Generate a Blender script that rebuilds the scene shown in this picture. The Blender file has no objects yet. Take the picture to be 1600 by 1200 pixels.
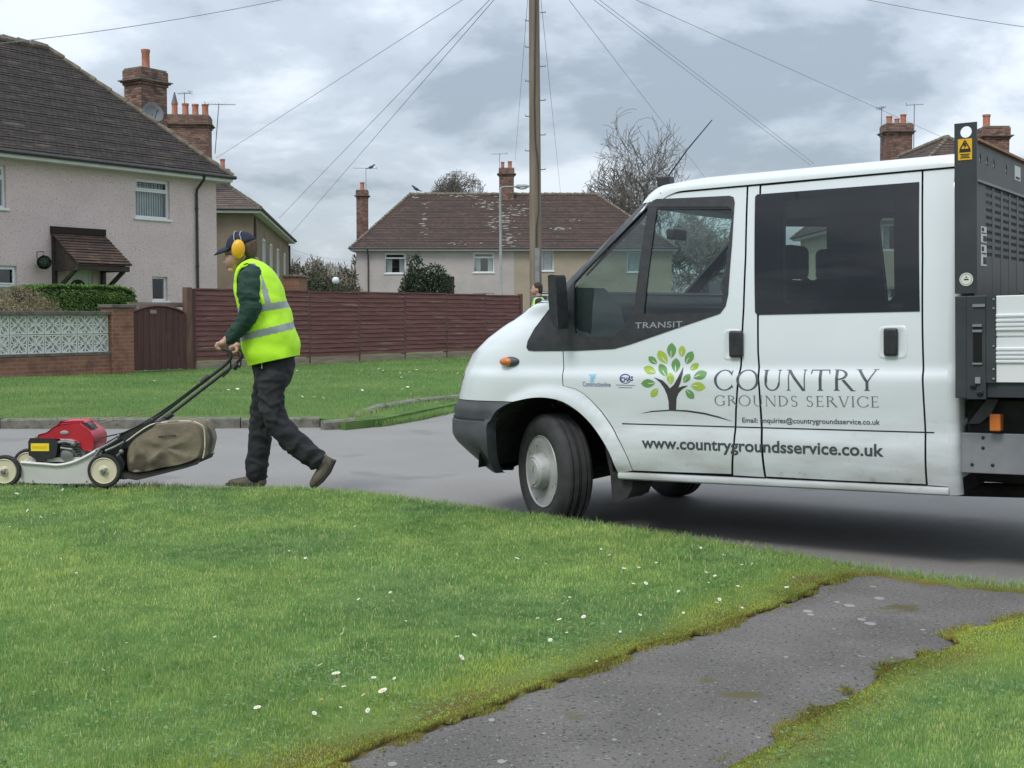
import bpy, math, random
import numpy as np
from mathutils import Vector, Matrix, noise as mnoise
from mathutils.geometry import delaunay_2d_cdt, tessellate_polygon
random.seed(7); rng = np.random.default_rng(11)
sc = bpy.context.scene
COL = sc.collection
R = math.radians
# ------------------------------------------------------------------ camera
FPX = 2050.0; TH = math.atan(110/FPX); CH = 1.29
cd = bpy.data.cameras.new('camera'); cam = bpy.data.objects.new('camera', cd); COL.objects.link(cam)
cam.location = (0, 0, CH); cam.rotation_euler = (R(90)-TH, 0, 0)
cd.sensor_width = 36; cd.lens = FPX/1600*36; cd.clip_end = 3000; cd.clip_start = 0.05
sc.camera = cam
# ------------------------------------------------------------------ world
w = bpy.data.worlds.new('World'); sc.world = w; w.use_nodes = True
nt = w.node_tree; nt.nodes.clear()
def N_(t, **k):
    n = nt.nodes.new(t)
    for a, b in k.items(): setattr(n, a, b)
    return n
out = N_('ShaderNodeOutputWorld'); mix = N_('ShaderNodeMixShader'); mix.inputs[0].default_value = .86
sky = N_('ShaderNodeTexSky', sky_type='NISHITA', sun_disc=False)
SUN_EL, SUN_AZ = R(52), R(215)
sky.sun_elevation = SUN_EL; sky.sun_rotation = SUN_AZ
b1 = N_('ShaderNodeBackground'); b1.inputs[1].default_value = .12
b2 = N_('ShaderNodeBackground'); b2.inputs[1].default_value = 1.0
nt.links.new(sky.outputs[0], b1.inputs[0])
tc = N_('ShaderNodeTexCoord'); sep = N_('ShaderNodeSeparateXYZ'); nt.links.new(tc.outputs['Generated'], sep.inputs[0])
# project the direction on a flat cloud deck so the clouds flatten towards the horizon
zz = N_('ShaderNodeMath', operation='MAXIMUM'); zz.inputs[1].default_value = 0.0; nt.links.new(sep.outputs[2], zz.inputs[0])
za = N_('ShaderNodeMath', operation='ADD'); za.inputs[1].default_value = .30; nt.links.new(zz.outputs[0], za.inputs[0])
dx = N_('ShaderNodeMath', operation='DIVIDE'); nt.links.new(sep.outputs[0], dx.inputs[0]); nt.links.new(za.outputs[0], dx.inputs[1])
dy = N_('ShaderNodeMath', operation='DIVIDE'); nt.links.new(sep.outputs[1], dy.inputs[0]); nt.links.new(za.outputs[0], dy.inputs[1])
cmb = N_('ShaderNodeCombineXYZ'); nt.links.new(dx.outputs[0], cmb.inputs[0]); nt.links.new(dy.outputs[0], cmb.inputs[1]); cmb.inputs[2].default_value = 3.7
n1 = N_('ShaderNodeTexNoise'); n1.inputs['Scale'].default_value = 2.3; n1.inputs['Detail'].default_value = 7; n1.inputs['Roughness'].default_value = .56; n1.inputs['Distortion'].default_value = .15
nt.links.new(cmb.outputs[0], n1.inputs[0])
rp = N_('ShaderNodeValToRGB'); nt.links.new(n1.outputs[0], rp.inputs[0])
rp.color_ramp.interpolation = 'EASE'
e = rp.color_ramp.elements
e[0].position = .38; e[0].color = (.235, .272, .315, 1)
e[1].position = .65; e[1].color = (.56, .60, .65, 1)
k_ = e.new(.5); k_.color = (.365, .408, .46, 1)
gr = N_('ShaderNodeMath', operation='MULTIPLY_ADD'); nt.links.new(zz.outputs[0], gr.inputs[0]); gr.inputs[1].default_value = 1.8; gr.inputs[2].default_value = .95
vm = N_('ShaderNodeVectorMath', operation='SCALE'); nt.links.new(rp.outputs[0], vm.inputs[0]); nt.links.new(gr.outputs[0], vm.inputs['Scale'])
nt.links.new(vm.outputs[0], b2.inputs[0])
nt.links.new(b1.outputs[0], mix.inputs[1]); nt.links.new(b2.outputs[0], mix.inputs[2]); nt.links.new(mix.outputs[0], out.inputs[0])
sl = bpy.data.lights.new('sun', 'SUN'); sl.energy = 1.35; sl.angle = R(18); sl.color = (1, .96, .9)
so = bpy.data.objects.new('sun', sl); COL.objects.link(so)
sdir = Vector((math.sin(SUN_AZ)*math.cos(SUN_EL), math.cos(SUN_AZ)*math.cos(SUN_EL), math.sin(SUN_EL)))
so.rotation_euler = sdir.to_track_quat('Z', 'Y').to_euler()
sc.view_settings.view_transform = 'Standard'; sc.view_settings.look = 'None'; sc.view_settings.exposure = 0.46; sc.view_settings.gamma = 1
# ------------------------------------------------------------------ geometry of the view (pixel of a 1600x1200 picture -> metres)
FW = Vector((0, math.cos(TH), -math.sin(TH))); UPV = Vector((0, math.sin(TH), math.cos(TH))); CAM = Vector((0, 0, CH))
def ray(x, y): return FW + Vector((1, 0, 0))*((x-800)/FPX) + UPV*((600-y)/FPX)
def P(x, y, Y): d = ray(x, y); return CAM + d*(Y/d.y)
def PG(x, y, z=0.): d = ray(x, y); return CAM + d*((z-CH)/d.z)
# ------------------------------------------------------------------ materials
def S(r, g, b):
    f = lambda c: (c/255/12.92 if c <= 10 else ((c/255+.055)/1.055)**2.4)
    return (f(r), f(g), f(b), 1)
MATS = {}
def mat(name, c1, c2=None, rough=.6, metal=0., scale=6., detail=4, bump=0., bscale=60., stretch=(1, 1, 1), lo=.35, hi=.65, attr=None, spec=.5, coat=0., speck=None, uv=False, bdist=.01, trans=0.):
    """noise blend of two colours, optional fine bump, optional speckles (colour, scale, threshold)"""
    m = bpy.data.materials.new(name); m.use_nodes = True; t = m.node_tree; b = t.nodes['Principled BSDF']
    L = t.links.new
    b.inputs['Roughness'].default_value = rough; b.inputs['Metallic'].default_value = metal
    b.inputs['Specular IOR Level'].default_value = spec; b.inputs['Coat Weight'].default_value = coat
    if trans: b.inputs['Transmission Weight'].default_value = trans
    co = t.nodes.new('ShaderNodeTexCoord'); mp = t.nodes.new('ShaderNodeMapping'); mp.inputs['Scale'].default_value = stretch
    L(co.outputs['UV' if uv else 'Object'], mp.inputs[0])
    c2 = c2 or tuple(min(1, x*1.12) for x in c1[:3])+(1,)
    n = t.nodes.new('ShaderNodeTexNoise'); n.inputs['Scale'].default_value = scale; n.inputs['Detail'].default_value = detail
    L(mp.outputs[0], n.inputs[0])
    r = t.nodes.new('ShaderNodeMapRange'); r.inputs[1].default_value = lo; r.inputs[2].default_value = hi; L(n.outputs[0], r.inputs[0])
    mx = t.nodes.new('ShaderNodeMix'); mx.data_type = 'RGBA'; L(r.outputs[0], mx.inputs[0]); mx.inputs[6].default_value = c1; mx.inputs[7].default_value = c2
    last = mx.outputs[2]
    if attr:
        a = t.nodes.new('ShaderNodeAttribute'); a.attribute_name = attr
        m2 = t.nodes.new('ShaderNodeMix'); m2.data_type = 'RGBA'; m2.blend_type = 'MULTIPLY'; m2.inputs[0].default_value = 1
        L(last, m2.inputs[6]); L(a.outputs['Color'], m2.inputs[7]); last = m2.outputs[2]
    if speck:
        for (cs, ss, th) in (speck if isinstance(speck, list) else [speck]):
            v = t.nodes.new('ShaderNodeTexNoise'); v.inputs['Scale'].default_value = ss; v.inputs['Detail'].default_value = 2; L(mp.outputs[0], v.inputs[0])
            rr = t.nodes.new('ShaderNodeMapRange'); rr.inputs[1].default_value = th; rr.inputs[2].default_value = th+.06; L(v.outputs[0], rr.inputs[0])
            m3 = t.nodes.new('ShaderNodeMix'); m3.data_type = 'RGBA'; L(rr.outputs[0], m3.inputs[0]); L(last, m3.inputs[6]); m3.inputs[7].default_value = cs; last = m3.outputs[2]
    L(last, b.inputs['Base Color'])
    if bump:
        nb = t.nodes.new('ShaderNodeTexNoise'); nb.inputs['Scale'].default_value = bscale; nb.inputs['Detail'].default_value = 3; L(mp.outputs[0], nb.inputs[0])
        bp = t.nodes.new('ShaderNodeBump'); bp.inputs['Strength'].default_value = bump; bp.inputs['Distance'].default_value = bdist
        L(nb.outputs[0], bp.inputs['Height']); L(bp.outputs[0], b.inputs['Normal'])
    MATS[name] = m; return m
def leafy(m, k=.4):
    """let light through thin leaves and blades"""
    t = m.node_tree; L = t.links.new; b = t.nodes['Principled BSDF']; o = t.nodes['Material Output']; src = b.inputs['Base Color'].links[0].from_socket
    tr = t.nodes.new('ShaderNodeBsdfTranslucent'); L(src, tr.inputs[0]); mx = t.nodes.new('ShaderNodeMixShader'); mx.inputs[0].default_value = k
    L(b.outputs[0], mx.inputs[1]); L(tr.outputs[0], mx.inputs[2]); L(mx.outputs[0], o.inputs[0]); return m
def brickmat(name, c1, c2, mortar, bw=.225, bh=.075, ms=.01, rough=.85, bump=.6, patch=None, var=None, offset=.5):
    """brick / tile pattern on UVs laid out in metres"""
    m = bpy.data.materials.new(name); m.use_nodes = True; t = m.node_tree; b = t.nodes['Principled BSDF']; L = t.links.new
    b.inputs['Roughness'].default_value = rough; b.inputs['Specular IOR Level'].default_value = .25
    co = t.nodes.new('ShaderNodeTexCoord')
    br = t.nodes.new('ShaderNodeTexBrick'); L(co.outputs['UV'], br.inputs[0])
    br.inputs['Scale'].default_value = 1; br.inputs['Brick Width'].default_value = bw; br.inputs['Row Height'].default_value = bh
    br.inputs['Mortar Size'].default_value = ms; br.inputs['Mortar Smooth'].default_value = .3; br.inputs['Bias'].default_value = 0; br.offset = offset
    br.inputs['Color1'].default_value = c1; br.inputs['Color2'].default_value = c2; br.inputs['Mortar'].default_value = mortar
    last = br.outputs[0]
    for (cp, sc_, lo, hi, st) in (patch or []):
        mp = t.nodes.new('ShaderNodeMapping'); mp.inputs['Scale'].default_value = st; L(co.outputs['UV'], mp.inputs[0])
        n = t.nodes.new('ShaderNodeTexNoise'); n.inputs['Scale'].default_value = sc_; n.inputs['Detail'].default_value = 5; L(mp.outputs[0], n.inputs[0])
        r = t.nodes.new('ShaderNodeMapRange'); r.inputs[1].default_value = lo; r.inputs[2].default_value = hi; L(n.outputs[0], r.inputs[0])
        mx = t.nodes.new('ShaderNodeMix'); mx.data_type = 'RGBA'; L(r.outputs[0], mx.inputs[0]); L(last, mx.inputs[6]); mx.inputs[7].default_value = cp; last = mx.outputs[2]
    L(last, b.inputs['Base Color'])
    bp = t.nodes.new('ShaderNodeBump'); bp.inputs['Strength'].default_value = bump; bp.inputs['Distance'].default_value = .01; bp.invert = True
    nb = t.nodes.new('ShaderNodeTexNoise'); nb.inputs['Scale'].default_value = 45; L(co.outputs['UV'], nb.inputs[0])
    ad = t.nodes.new('ShaderNodeMath'); ad.operation = 'MULTIPLY_ADD'; L(nb.outputs[0], ad.inputs[0]); ad.inputs[1].default_value = -.6; L(br.outputs['Fac'], ad.inputs[2])
    L(ad.outputs[0], bp.inputs['Height']); L(bp.outputs[0], b.inputs['Normal'])
    MATS[name] = m; return m
def glassmat(name, tint, refl=.9, rough=.02, base=.06):
    m = bpy.data.materials.new(name); m.use_nodes = True; t = m.node_tree; t.nodes.clear(); L = t.links.new
    o = t.nodes.new('ShaderNodeOutputMaterial'); tr = t.nodes.new('ShaderNodeBsdfTransparent'); tr.inputs[0].default_value = tint
    g = t.nodes.new('ShaderNodeBsdfGlossy'); g.inputs[0].default_value = (refl, refl, refl, 1); g.inputs[1].default_value = rough
    ge = t.nodes.new('ShaderNodeNewGeometry'); vd = t.nodes.new('ShaderNodeVectorMath'); vd.operation = 'DOT_PRODUCT'; L(ge.outputs['Incoming'], vd.inputs[0]); L(ge.outputs['Normal'], vd.inputs[1])
    def mth(op, a, b_=None):
        n = t.nodes.new('ShaderNodeMath'); n.operation = op
        for i, v in enumerate((a, b_)):
            if v is None: continue
            if isinstance(v, (int, float)): n.inputs[i].default_value = v
            else: L(v, n.inputs[i])
        return n.outputs[0]
    ab = mth('ABSOLUTE', vd.outputs['Value']); iv = mth('SUBTRACT', 1., ab); pw = mth('POWER', iv, 5.); sc_ = mth('MULTIPLY', pw, 1-base-.04)
    ad = t.nodes.new('ShaderNodeMath'); ad.operation = 'ADD'; ad.inputs[1].default_value = base+.04; L(sc_, ad.inputs[0])
    mx = t.nodes.new('ShaderNodeMixShader'); L(ad.outputs[0], mx.inputs[0]); L(tr.outputs[0], mx.inputs[1]); L(g.outputs[0], mx.inputs[2]); L(mx.outputs[0], o.inputs[0])
    MATS[name] = m; return m
# ------------------------------------------------------------------ mesh helpers
def norm2(v): return v.normalized()
class MB:
    def __init__(s): s.v = []; s.f = []; s.m = []; s.uv = []; s.smooth = False
    def add(s, vs, fs, mi=0, uvs=None):
        o = len(s.v); s.v += [tuple(p) for p in vs]
        for i, f in enumerate(fs):
            s.f.append(tuple(o+k for k in f)); s.m.append(mi); s.uv.append(uvs[i] if uvs else None)
        return s
    def box(s, x0, x1, y0, y1, z0, z1, mi=0, M=None):
        vs = [Vector((x, y, z)) for x in (x0, x1) for y in (y0, y1) for z in (z0, z1)]
        if M: vs = [M @ v for v in vs]
        return s.add(vs, [(0, 1, 3, 2), (4, 6, 7, 5), (0, 4, 5, 1), (2, 3, 7, 6), (0, 2, 6, 4), (1, 5, 7, 3)], mi)
    def quad(s, a, b, c, d, mi=0, uv=None): return s.add([a, b, c, d], [(0, 1, 2, 3)], mi, [uv] if uv else None)
    def prism(s, pts, d, mi=0):
        """closed polygon (list of 3D points, planar) extruded by vector d"""
        n = len(pts); d = Vector(d); A = [Vector(p) for p in pts]
        nr = Vector((0, 0, 0))
        for i in range(n): nr += A[i].cross(A[(i+1) % n])
        if nr.dot(d) > 0: A = A[::-1]
        B = [p+d for p in A]
        tr = tessellate_polygon([A])
        def orient(t, want):
            q = (A[t[1]]-A[t[0]]).cross(A[t[2]]-A[t[0]])
            return t if q.dot(want) > 0 else (t[0], t[2], t[1])
        fs = [tuple(orient(t, -d)) for t in tr]+[tuple(k+n for k in orient(t, d)) for t in tr]
        fs += [(i, i+n, (i+1) % n+n, (i+1) % n)[::-1] for i in range(n)]
        return s.add(A+B, fs, mi)
    def tube(s, pts, rad, n=8, mi=0, cap=True, sq=None, side=None):
        """tube along pts; rad a number or list; rad items may be (r_a, r_b) with r_b along `side`"""
        pts = [Vector(p) for p in pts]; k = len(pts)
        if not isinstance(rad, (list, tuple)): rad = [rad]*k
        vs = []; ref = Vector(side) if side else None; pa = None
        for i, p in enumerate(pts):
            d = (pts[min(i+1, k-1)]-pts[max(i-1, 0)])
            d = d.normalized() if d.length > 1e-9 else Vector((0, 0, 1))
            if ref is not None: b = (ref-d*ref.dot(d)); b = b.normalized() if b.length > 1e-6 else Vector((1, 0, 0)); a = b.cross(d)
            else:
                if pa is None:
                    r0 = Vector((0, 0, 1)) if abs(d.z) < .9 else Vector((1, 0, 0)); a = r0.cross(d).normalized()
                else:
                    a = (pa-d*pa.dot(d)); a = a.normalized() if a.length > 1e-6 else Vector((1, 0, 0)).cross(d)
                b = d.cross(a); pa = a
            ra, rb = rad[i] if isinstance(rad[i], (list, tuple)) else (rad[i], rad[i])
            for j in range(n):
                t = 2*math.pi*j/n; vs.append(p+a*(math.cos(t)*ra)+b*(math.sin(t)*rb))
        fs = [(i*n+j, i*n+(j+1) % n, (i+1)*n+(j+1) % n, (i+1)*n+j) for i in range(k-1) for j in range(n)]
        if cap: fs += [tuple(range(n))[::-1], tuple(range((k-1)*n, k*n))]
        return s.add(vs, fs, mi)
    def lathe(s, prof, M=None, n=24, mi=0):
        """profile of (radius, height) about local z"""
        M = M or Matrix.Identity(4); k = len(prof); vs = []
        for r, h in prof:
            for j in range(n): t = 2*math.pi*j/n; vs.append(M @ Vector((r*math.cos(t), r*math.sin(t), h)))
        fs = [(i*n+j, i*n+(j+1) % n, (i+1)*n+(j+1) % n, (i+1)*n+j) for i in range(k-1) for j in range(n)]
        if prof[0][0] > 1e-5: fs.append(tuple(range(n))[::-1])
        if prof[-1][0] > 1e-5: fs.append(tuple(range((k-1)*n, k*n)))
        return s.add(vs, fs, mi)
    def ball(s, c, r, n=12, m=8, mi=0, M=None):
        c = Vector(c); r = Vector(r) if isinstance(r, (tuple, list, Vector)) else Vector((r, r, r)); vs = []
        for i in range(m+1):
            ph = math.pi*i/m
            for j in range(n):
                t = 2*math.pi*j/n; q = Vector((r.x*math.sin(ph)*math.cos(t), r.y*math.sin(ph)*math.sin(t), r.z*math.cos(ph)))
                vs.append(c+(M @ q if M else q))
        fs = [(i*n+j, (i+1)*n+j, (i+1)*n+(j+1) % n, i*n+(j+1) % n) for i in range(m) for j in range(n)]
        return s.add(vs, fs, mi)
def boxuv(me, vs, fs, uvs):
    uvl = me.uv_layers.new(name='UVMap'); data = np.zeros(len(me.loops)*2, dtype=np.float32); li = 0
    for fi, f in enumerate(fs):
        if uvs[fi]:
            for q in uvs[fi]: data[li*2] = q[0]; data[li*2+1] = q[1]; li += 1
            continue
        a, b, c = Vector(vs[f[0]]), Vector(vs[f[1]]), Vector(vs[f[2]])
        nr = (b-a).cross(c-a)
        if len(f) > 3 and nr.length < 1e-12: nr = (Vector(vs[f[2]])-a).cross(Vector(vs[f[3]])-a)
        nr = nr.normalized() if nr.length > 0 else Vector((0, 0, 1))
        t = Vector((0, 0, 1)).cross(nr)
        t = t.normalized() if t.length > 1e-3 else Vector((1, 0, 0))
        bb = nr.cross(t)
        for k in f: p = Vector(vs[k]); data[li*2] = p.dot(t); data[li*2+1] = p.dot(bb); li += 1
    uvl.data.foreach_set('uv', data)
def obj(name, mb, mats, parent=None, smooth=False, bevel=0., bseg=2, auto=None, uv=False, label=None):
    me = bpy.data.meshes.new(name); me.from_pydata(mb.v, [], mb.f)
    for m in (mats if isinstance(mats, (list, tuple)) else [mats]): me.materials.append(m)
    if any(mb.m): me.polygons.foreach_set('material_index', mb.m)
    if uv: boxuv(me, mb.v, mb.f, mb.uv)
    if smooth: me.polygons.foreach_set('use_smooth', [True]*len(me.polygons))
    me.update()
    o = bpy.data.objects.new(name, me); COL.objects.link(o)
    if parent: o.parent = parent
    if bevel:
        b = o.modifiers.new('bevel', 'BEVEL'); b.width = bevel; b.segments = bseg; b.limit_method = 'ANGLE'; b.angle_limit = R(35)
    if smooth and auto is None: auto = 40
    if auto:
        try: me.set_sharp_from_angle(angle=R(auto))
        except Exception: pass
    if label: o['label'] = label
    return o
def mesh_np(name, V, F, m, parent=None, col=None, smooth=False):
    """fast mesh from numpy arrays: V (n,3), F list of arrays of equal-length faces"""
    me = bpy.data.meshes.new(name); me.vertices.add(len(V)); me.vertices.foreach_set('co', V.astype(np.float32).ravel())
    nl = sum(f.size for f in F); nf = sum(len(f) for f in F)
    me.loops.add(nl); me.polygons.add(nf)
    me.loops.foreach_set('vertex_index', np.concatenate([f.ravel() for f in F]).astype(np.int32))
    st = []; o = 0
    for f in F: st.append(o+np.arange(len(f))*f.shape[1]); o += f.size
    me.polygons.foreach_set('loop_start', np.concatenate(st).astype(np.int32))
    me.update(calc_edges=True)
    if col is not None:
        a = me.color_attributes.new(name='Col', type='FLOAT_COLOR', domain='POINT'); a.data.foreach_set('color', col.astype(np.float32).ravel())
    me.materials.append(m)
    if smooth: me.polygons.foreach_set('use_smooth', [True]*len(me.polygons))
    o = bpy.data.objects.new(name, me); COL.objects.link(o)
    if parent: o.parent = parent
    return o
def tag(o, label, cat, group=None, kind=None):
    o['label'] = label; o['category'] = cat
    if group: o['group'] = group
    if kind: o['kind'] = kind
    return o
def thing(name, label, cat, M=None, group=None):
    o = bpy.data.objects.new(name, None); COL.objects.link(o); o.empty_display_size = .2
    if M is not None: o.matrix_world = M
    return tag(o, label, cat, group)
def struct(o): o['kind'] = 'structure'; return o
def frame(o, ex, ey=None):
    """4x4 matrix with origin o, x axis along ex (horizontal), z up"""
    ex = Vector(ex).normalized(); ez = Vector((0, 0, 1)); ey = ez.cross(ex)
    M = Matrix.Identity(4)
    for i in range(3): M[i][0] = ex[i]; M[i][1] = ey[i]; M[i][2] = ez[i]; M[i][3] = o[i]
    return M
def onplane(M, x, y, yl=0.):
    """pixel -> (x, z) in local coordinates of frame M on its plane y = yl"""
    Mi = M.inverted(); o = Mi @ CAM; d = (Mi.to_3x3() @ ray(x, y)); t = (yl-o.y)/d.y; p = o+d*t
    return p.x, p.z
def inpoly(x, y, poly):
    c = False; j = len(poly)-1
    for i in range(len(poly)):
        xi, yi = poly[i]; xj, yj = poly[j]
        if (yi > y) != (yj > y) and x < (xj-xi)*(y-yi)/(yj-yi)+xi: c = not c
        j = i
    return c
def np_inpoly(X, Y, poly):
    c = np.zeros(X.shape, bool); j = len(poly)-1
    for i in range(len(poly)):
        xi, yi = poly[i]; xj, yj = poly[j]
        if yi != yj:
            k = ((yi > Y) != (yj > Y)) & (X < (xj-xi)*(Y-yi)/(yj-yi)+xi); c ^= k
        j = i
    return c
def densify(poly, step, closed=True):
    r = []; n = len(poly)
    for i in range(n if closed else n-1):
        a, b = poly[i], poly[(i+1) % n]; L = math.hypot(b[0]-a[0], b[1]-a[1]); k = max(1, int(math.ceil(L/step)))
        for j in range(k): r.append((a[0]+(b[0]-a[0])*j/k, a[1]+(b[1]-a[1])*j/k))
    if not closed: r.append(tuple(poly[-1]))
    return r
def fill(poly, holes=(), step=.05, estep=None, stepy=None):
    """triangulate polygon with holes and inner grid points -> 2D verts, tris"""
    estep = estep or step; stepy = stepy or step
    loops = [densify(poly, estep)]+[densify(h, estep) for h in holes]
    vs = []; es = []
    for lp in loops:
        o = len(vs); vs += [Vector(p) for p in lp]; es += [(o+i, o+(i+1) % len(lp)) for i in range(len(lp))]
    xs = [p[0] for p in poly]; ys = [p[1] for p in poly]
    gx = np.arange(min(xs)+step*.5, max(xs), step); gy = np.arange(min(ys)+stepy*.5, max(ys), stepy)
    if len(gx) and len(gy):
        X, Y = np.meshgrid(gx, gy); X = X.ravel(); Y = Y.ravel()
        k = np_inpoly(X, Y, loops[0])
        for h in loops[1:]: k &= ~np_inpoly(X, Y, h)
        B = np.array([p for lp in loops for p in lp]); mn = min(step, stepy)*.35
        for x, y in zip(X[k], Y[k]):
            if np.min((B[:, 0]-x)**2+(B[:, 1]-y)**2) > mn*mn: vs.append(Vector((x, y)))
    r = delaunay_2d_cdt(vs, es, [], 0, 1e-5)
    V = [(p.x, p.y) for p in r[0]]; T = []
    for t in r[2]:
        cx = sum(V[k][0] for k in t)/3; cy = sum(V[k][1] for k in t)/3
        if inpoly(cx, cy, loops[0]) and not any(inpoly(cx, cy, h) for h in loops[1:]):
            a, b, c = (V[k] for k in t)
            T.append(tuple(t) if (b[0]-a[0])*(c[1]-a[1])-(b[1]-a[1])*(c[0]-a[0]) > 0 else (t[0], t[2], t[1]))
    return V, T
def spline(pts, k=6, closed=False):
    r = []; n = len(pts); P_ = [Vector(p) for p in pts]
    rngi = range(n) if closed else range(n-1)
    for i in rngi:
        g = (lambda j: P_[j % n]) if closed else (lambda j: P_[max(0, min(n-1, j))])
        p0, p1, p2, p3 = g(i-1), g(i), g(i+1), g(i+2)
        for j in range(k):
            t = j/k; r.append(.5*((2*p1)+(p2-p0)*t+(2*p0-5*p1+4*p2-p3)*t*t+(3*p1-p0-3*p2+p3)*t**3))
    if not closed: r.append(P_[-1].copy())
    return r
def text_mesh(body, bold=0., spacing=1.):
    """text in Blender's own font -> 2D verts & polygons; width and cap height normalised to 1 unit cap height"""
    c = bpy.data.curves.new('t', 'FONT'); c.body = body; c.size = 1; c.offset = bold; c.space_character = spacing; c.resolution_u = 4
    o = bpy.data.objects.new('t', c); COL.objects.link(o); bpy.context.view_layer.update()
    dg = bpy.context.evaluated_depsgraph_get(); me = bpy.data.meshes.new_from_object(o.evaluated_get(dg))
    V = [(v.co.x, v.co.y) for v in me.vertices]; F = [tuple(p.vertices) for p in me.polygons]
    bpy.data.objects.remove(o); bpy.data.curves.remove(c); bpy.data.meshes.remove(me)
    return V, F
def remesh(name, mb, vox, mats, parent=None, smooth_it=4, matf=None, label=None, fold=0., fscale=(1, 1, 1), ffreq=9.):
    """union of closed pieces as one continuous surface"""
    me = bpy.data.meshes.new('tmp'); me.from_pydata(mb.v, [], mb.f); o = bpy.data.objects.new('tmp', me); COL.objects.link(o)
    r = o.modifiers.new('r', 'REMESH'); r.mode = 'VOXEL'; r.voxel_size = vox
    if smooth_it:
        s_ = o.modifiers.new('s', 'SMOOTH'); s_.iterations = smooth_it; s_.factor = .5
    bpy.context.view_layer.update(); dg = bpy.context.evaluated_depsgraph_get()
    m2 = bpy.data.meshes.new_from_object(o.evaluated_get(dg)); m2.name = name
    bpy.data.objects.remove(o); bpy.data.meshes.remove(me)
    m2.materials.clear()
    for m in (mats if isinstance(mats, (list, tuple)) else [mats]): m2.materials.append(m)
    m2.polygons.foreach_set('use_smooth', [True]*len(m2.polygons))
    if fold:
        m2.update(); nv = [v.normal.copy() for v in m2.vertices]
        for v, n in zip(m2.vertices, nv):
            q_ = Vector((v.co.x*fscale[0], v.co.y*fscale[1], v.co.z*fscale[2]))*ffreq; w_ = mnoise.noise(q_*.5)*1.2
            a = 1-abs(mnoise.noise(q_+Vector((w_, w_, -w_)))*2.2); b = mnoise.noise(q_*2.3+Vector((5, 1, w_)))
            v.co += n*fold*((a-.55)*1.1+b*.35)
    if matf:
        m2.polygons.foreach_set('material_index', [matf(p.center, p.normal) for p in m2.polygons])
    m2.update()
    q = bpy.data.objects.new(name, m2); COL.objects.link(q)
    if parent: q.parent = parent
    if label: q['label'] = label
    return q
# ------------------------------------------------------------------ ground, road, verges, path
VG = .10      # level of the grass above the road
m_soil = mat('lawn_base', (.085, .150, .045, 1), (.12, .20, .06, 1), rough=.95, scale=3.2, detail=8, bump=.8, bscale=70, spec=.1, attr='Col')
m_far = mat('far_ground', (.055, .095, .03, 1), (.08, .12, .035, 1), rough=.95, scale=.4, detail=8)
m_asph = mat('road_asphalt', (.225, .216, .205, 1), (.25, .241, .23, 1), rough=.88, scale=.9, detail=9, bump=.35, bscale=260, bdist=.004, spec=.25,
             speck=[((.34, .335, .32, 1), 150, .62), ((.09, .09, .09, 1), 110, .62), ((.20, .193, .183, 1), 1.3, .62)])
m_path = mat('path_tarmac', (.118, .110, .102, 1), (.165, .153, .142, 1), rough=.95, scale=2.4, detail=9, bump=.9, bscale=95, bdist=.012, spec=.2,
             speck=[((.30, .29, .27, 1), 85, .655), ((.033, .033, .035, 1), 70, .60), ((.20, .19, .175, 1), 140, .60), ((.11, .10, .055, 1), 3.5, .66)])
m_grass = mat('grass_blades', (.222, .380, .122, 1), (.285, .455, .152, 1), rough=.55, scale=1.1, detail=3, spec=.25, attr='Col')
leafy(m_grass, .42)
m_kerb = mat('kerb_stone', (.12, .115, .095, 1), (.20, .19, .16, 1), rough=.9, scale=9, detail=8, bump=.5, bscale=60, speck=((.09, .10, .06, 1), 12, .58))
mb = MB(); mb.quad((-700, -300, -.05), (700, -300, -.05), (700, 1400, -.05), (-700, 1400, -.05))
g = struct(obj('ground', mb, m_far))
g_col = g.data.color_attributes.new(name='Col', type='FLOAT_COLOR', domain='POINT')
def g2(x, y, z=VG): p = PG(x, y, z); return (p.x, p.y)
EDGE = [g2(*q) for q in [(-500, 752), (-200, 755), (0, 756), (240, 757), (330, 760), (480, 763), (560, 768), (640, 778), (720, 789), (820, 803), (900, 813), (1000, 827), (1100, 842), (1200, 858), (1330, 880), (1440, 895), (1600, 912), (1900, 946), (2300, 990), (2900, 1050)]]
VERGE = [(-30, EDGE[0][1])]+EDGE+[(12, 2.2), (12, -25), (-30, -25)]
PATH_L = [g2(*q) for q in [(1325, 893), (1290, 905), (1250, 925), (1200, 945), (1150, 962), (1080, 985), (1000, 1004), (930, 1035), (850, 1062), (760, 1095), (690, 1122), (600, 1152), (520, 1185), (420, 1215), (250, 1290)]]
PATH_R = [g2(*q) for q in [(1180, 1260), (1140, 1195), (1210, 1150), (1270, 1115), (1330, 1080), (1370, 1058), (1390, 1035), (1440, 1020), (1500, 1003), (1490, 985), (1560, 968), (1640, 948), (1800, 935), (2200, 925)]]
def wob(pts, amp, step, sd):
    r = []
    for i, p in enumerate(densify(pts, step, False)):
        n = mnoise.noise(Vector((p[0]*9, p[1]*9, sd))); n2 = mnoise.noise(Vector((p[0]*9, p[1]*9, sd+7))); r.append((p[0]+n*amp, p[1]+n2*amp))
    return r
PATH = wob(PATH_L, .02, .05, 1)+wob(PATH_R, .025, .05, 5)+[(4.4, EDGE[-2][1]-1.6)]+[g2(*q) for q in [(1900, 958), (1600, 920), (1440, 905), (1380, 893)]]
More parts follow.
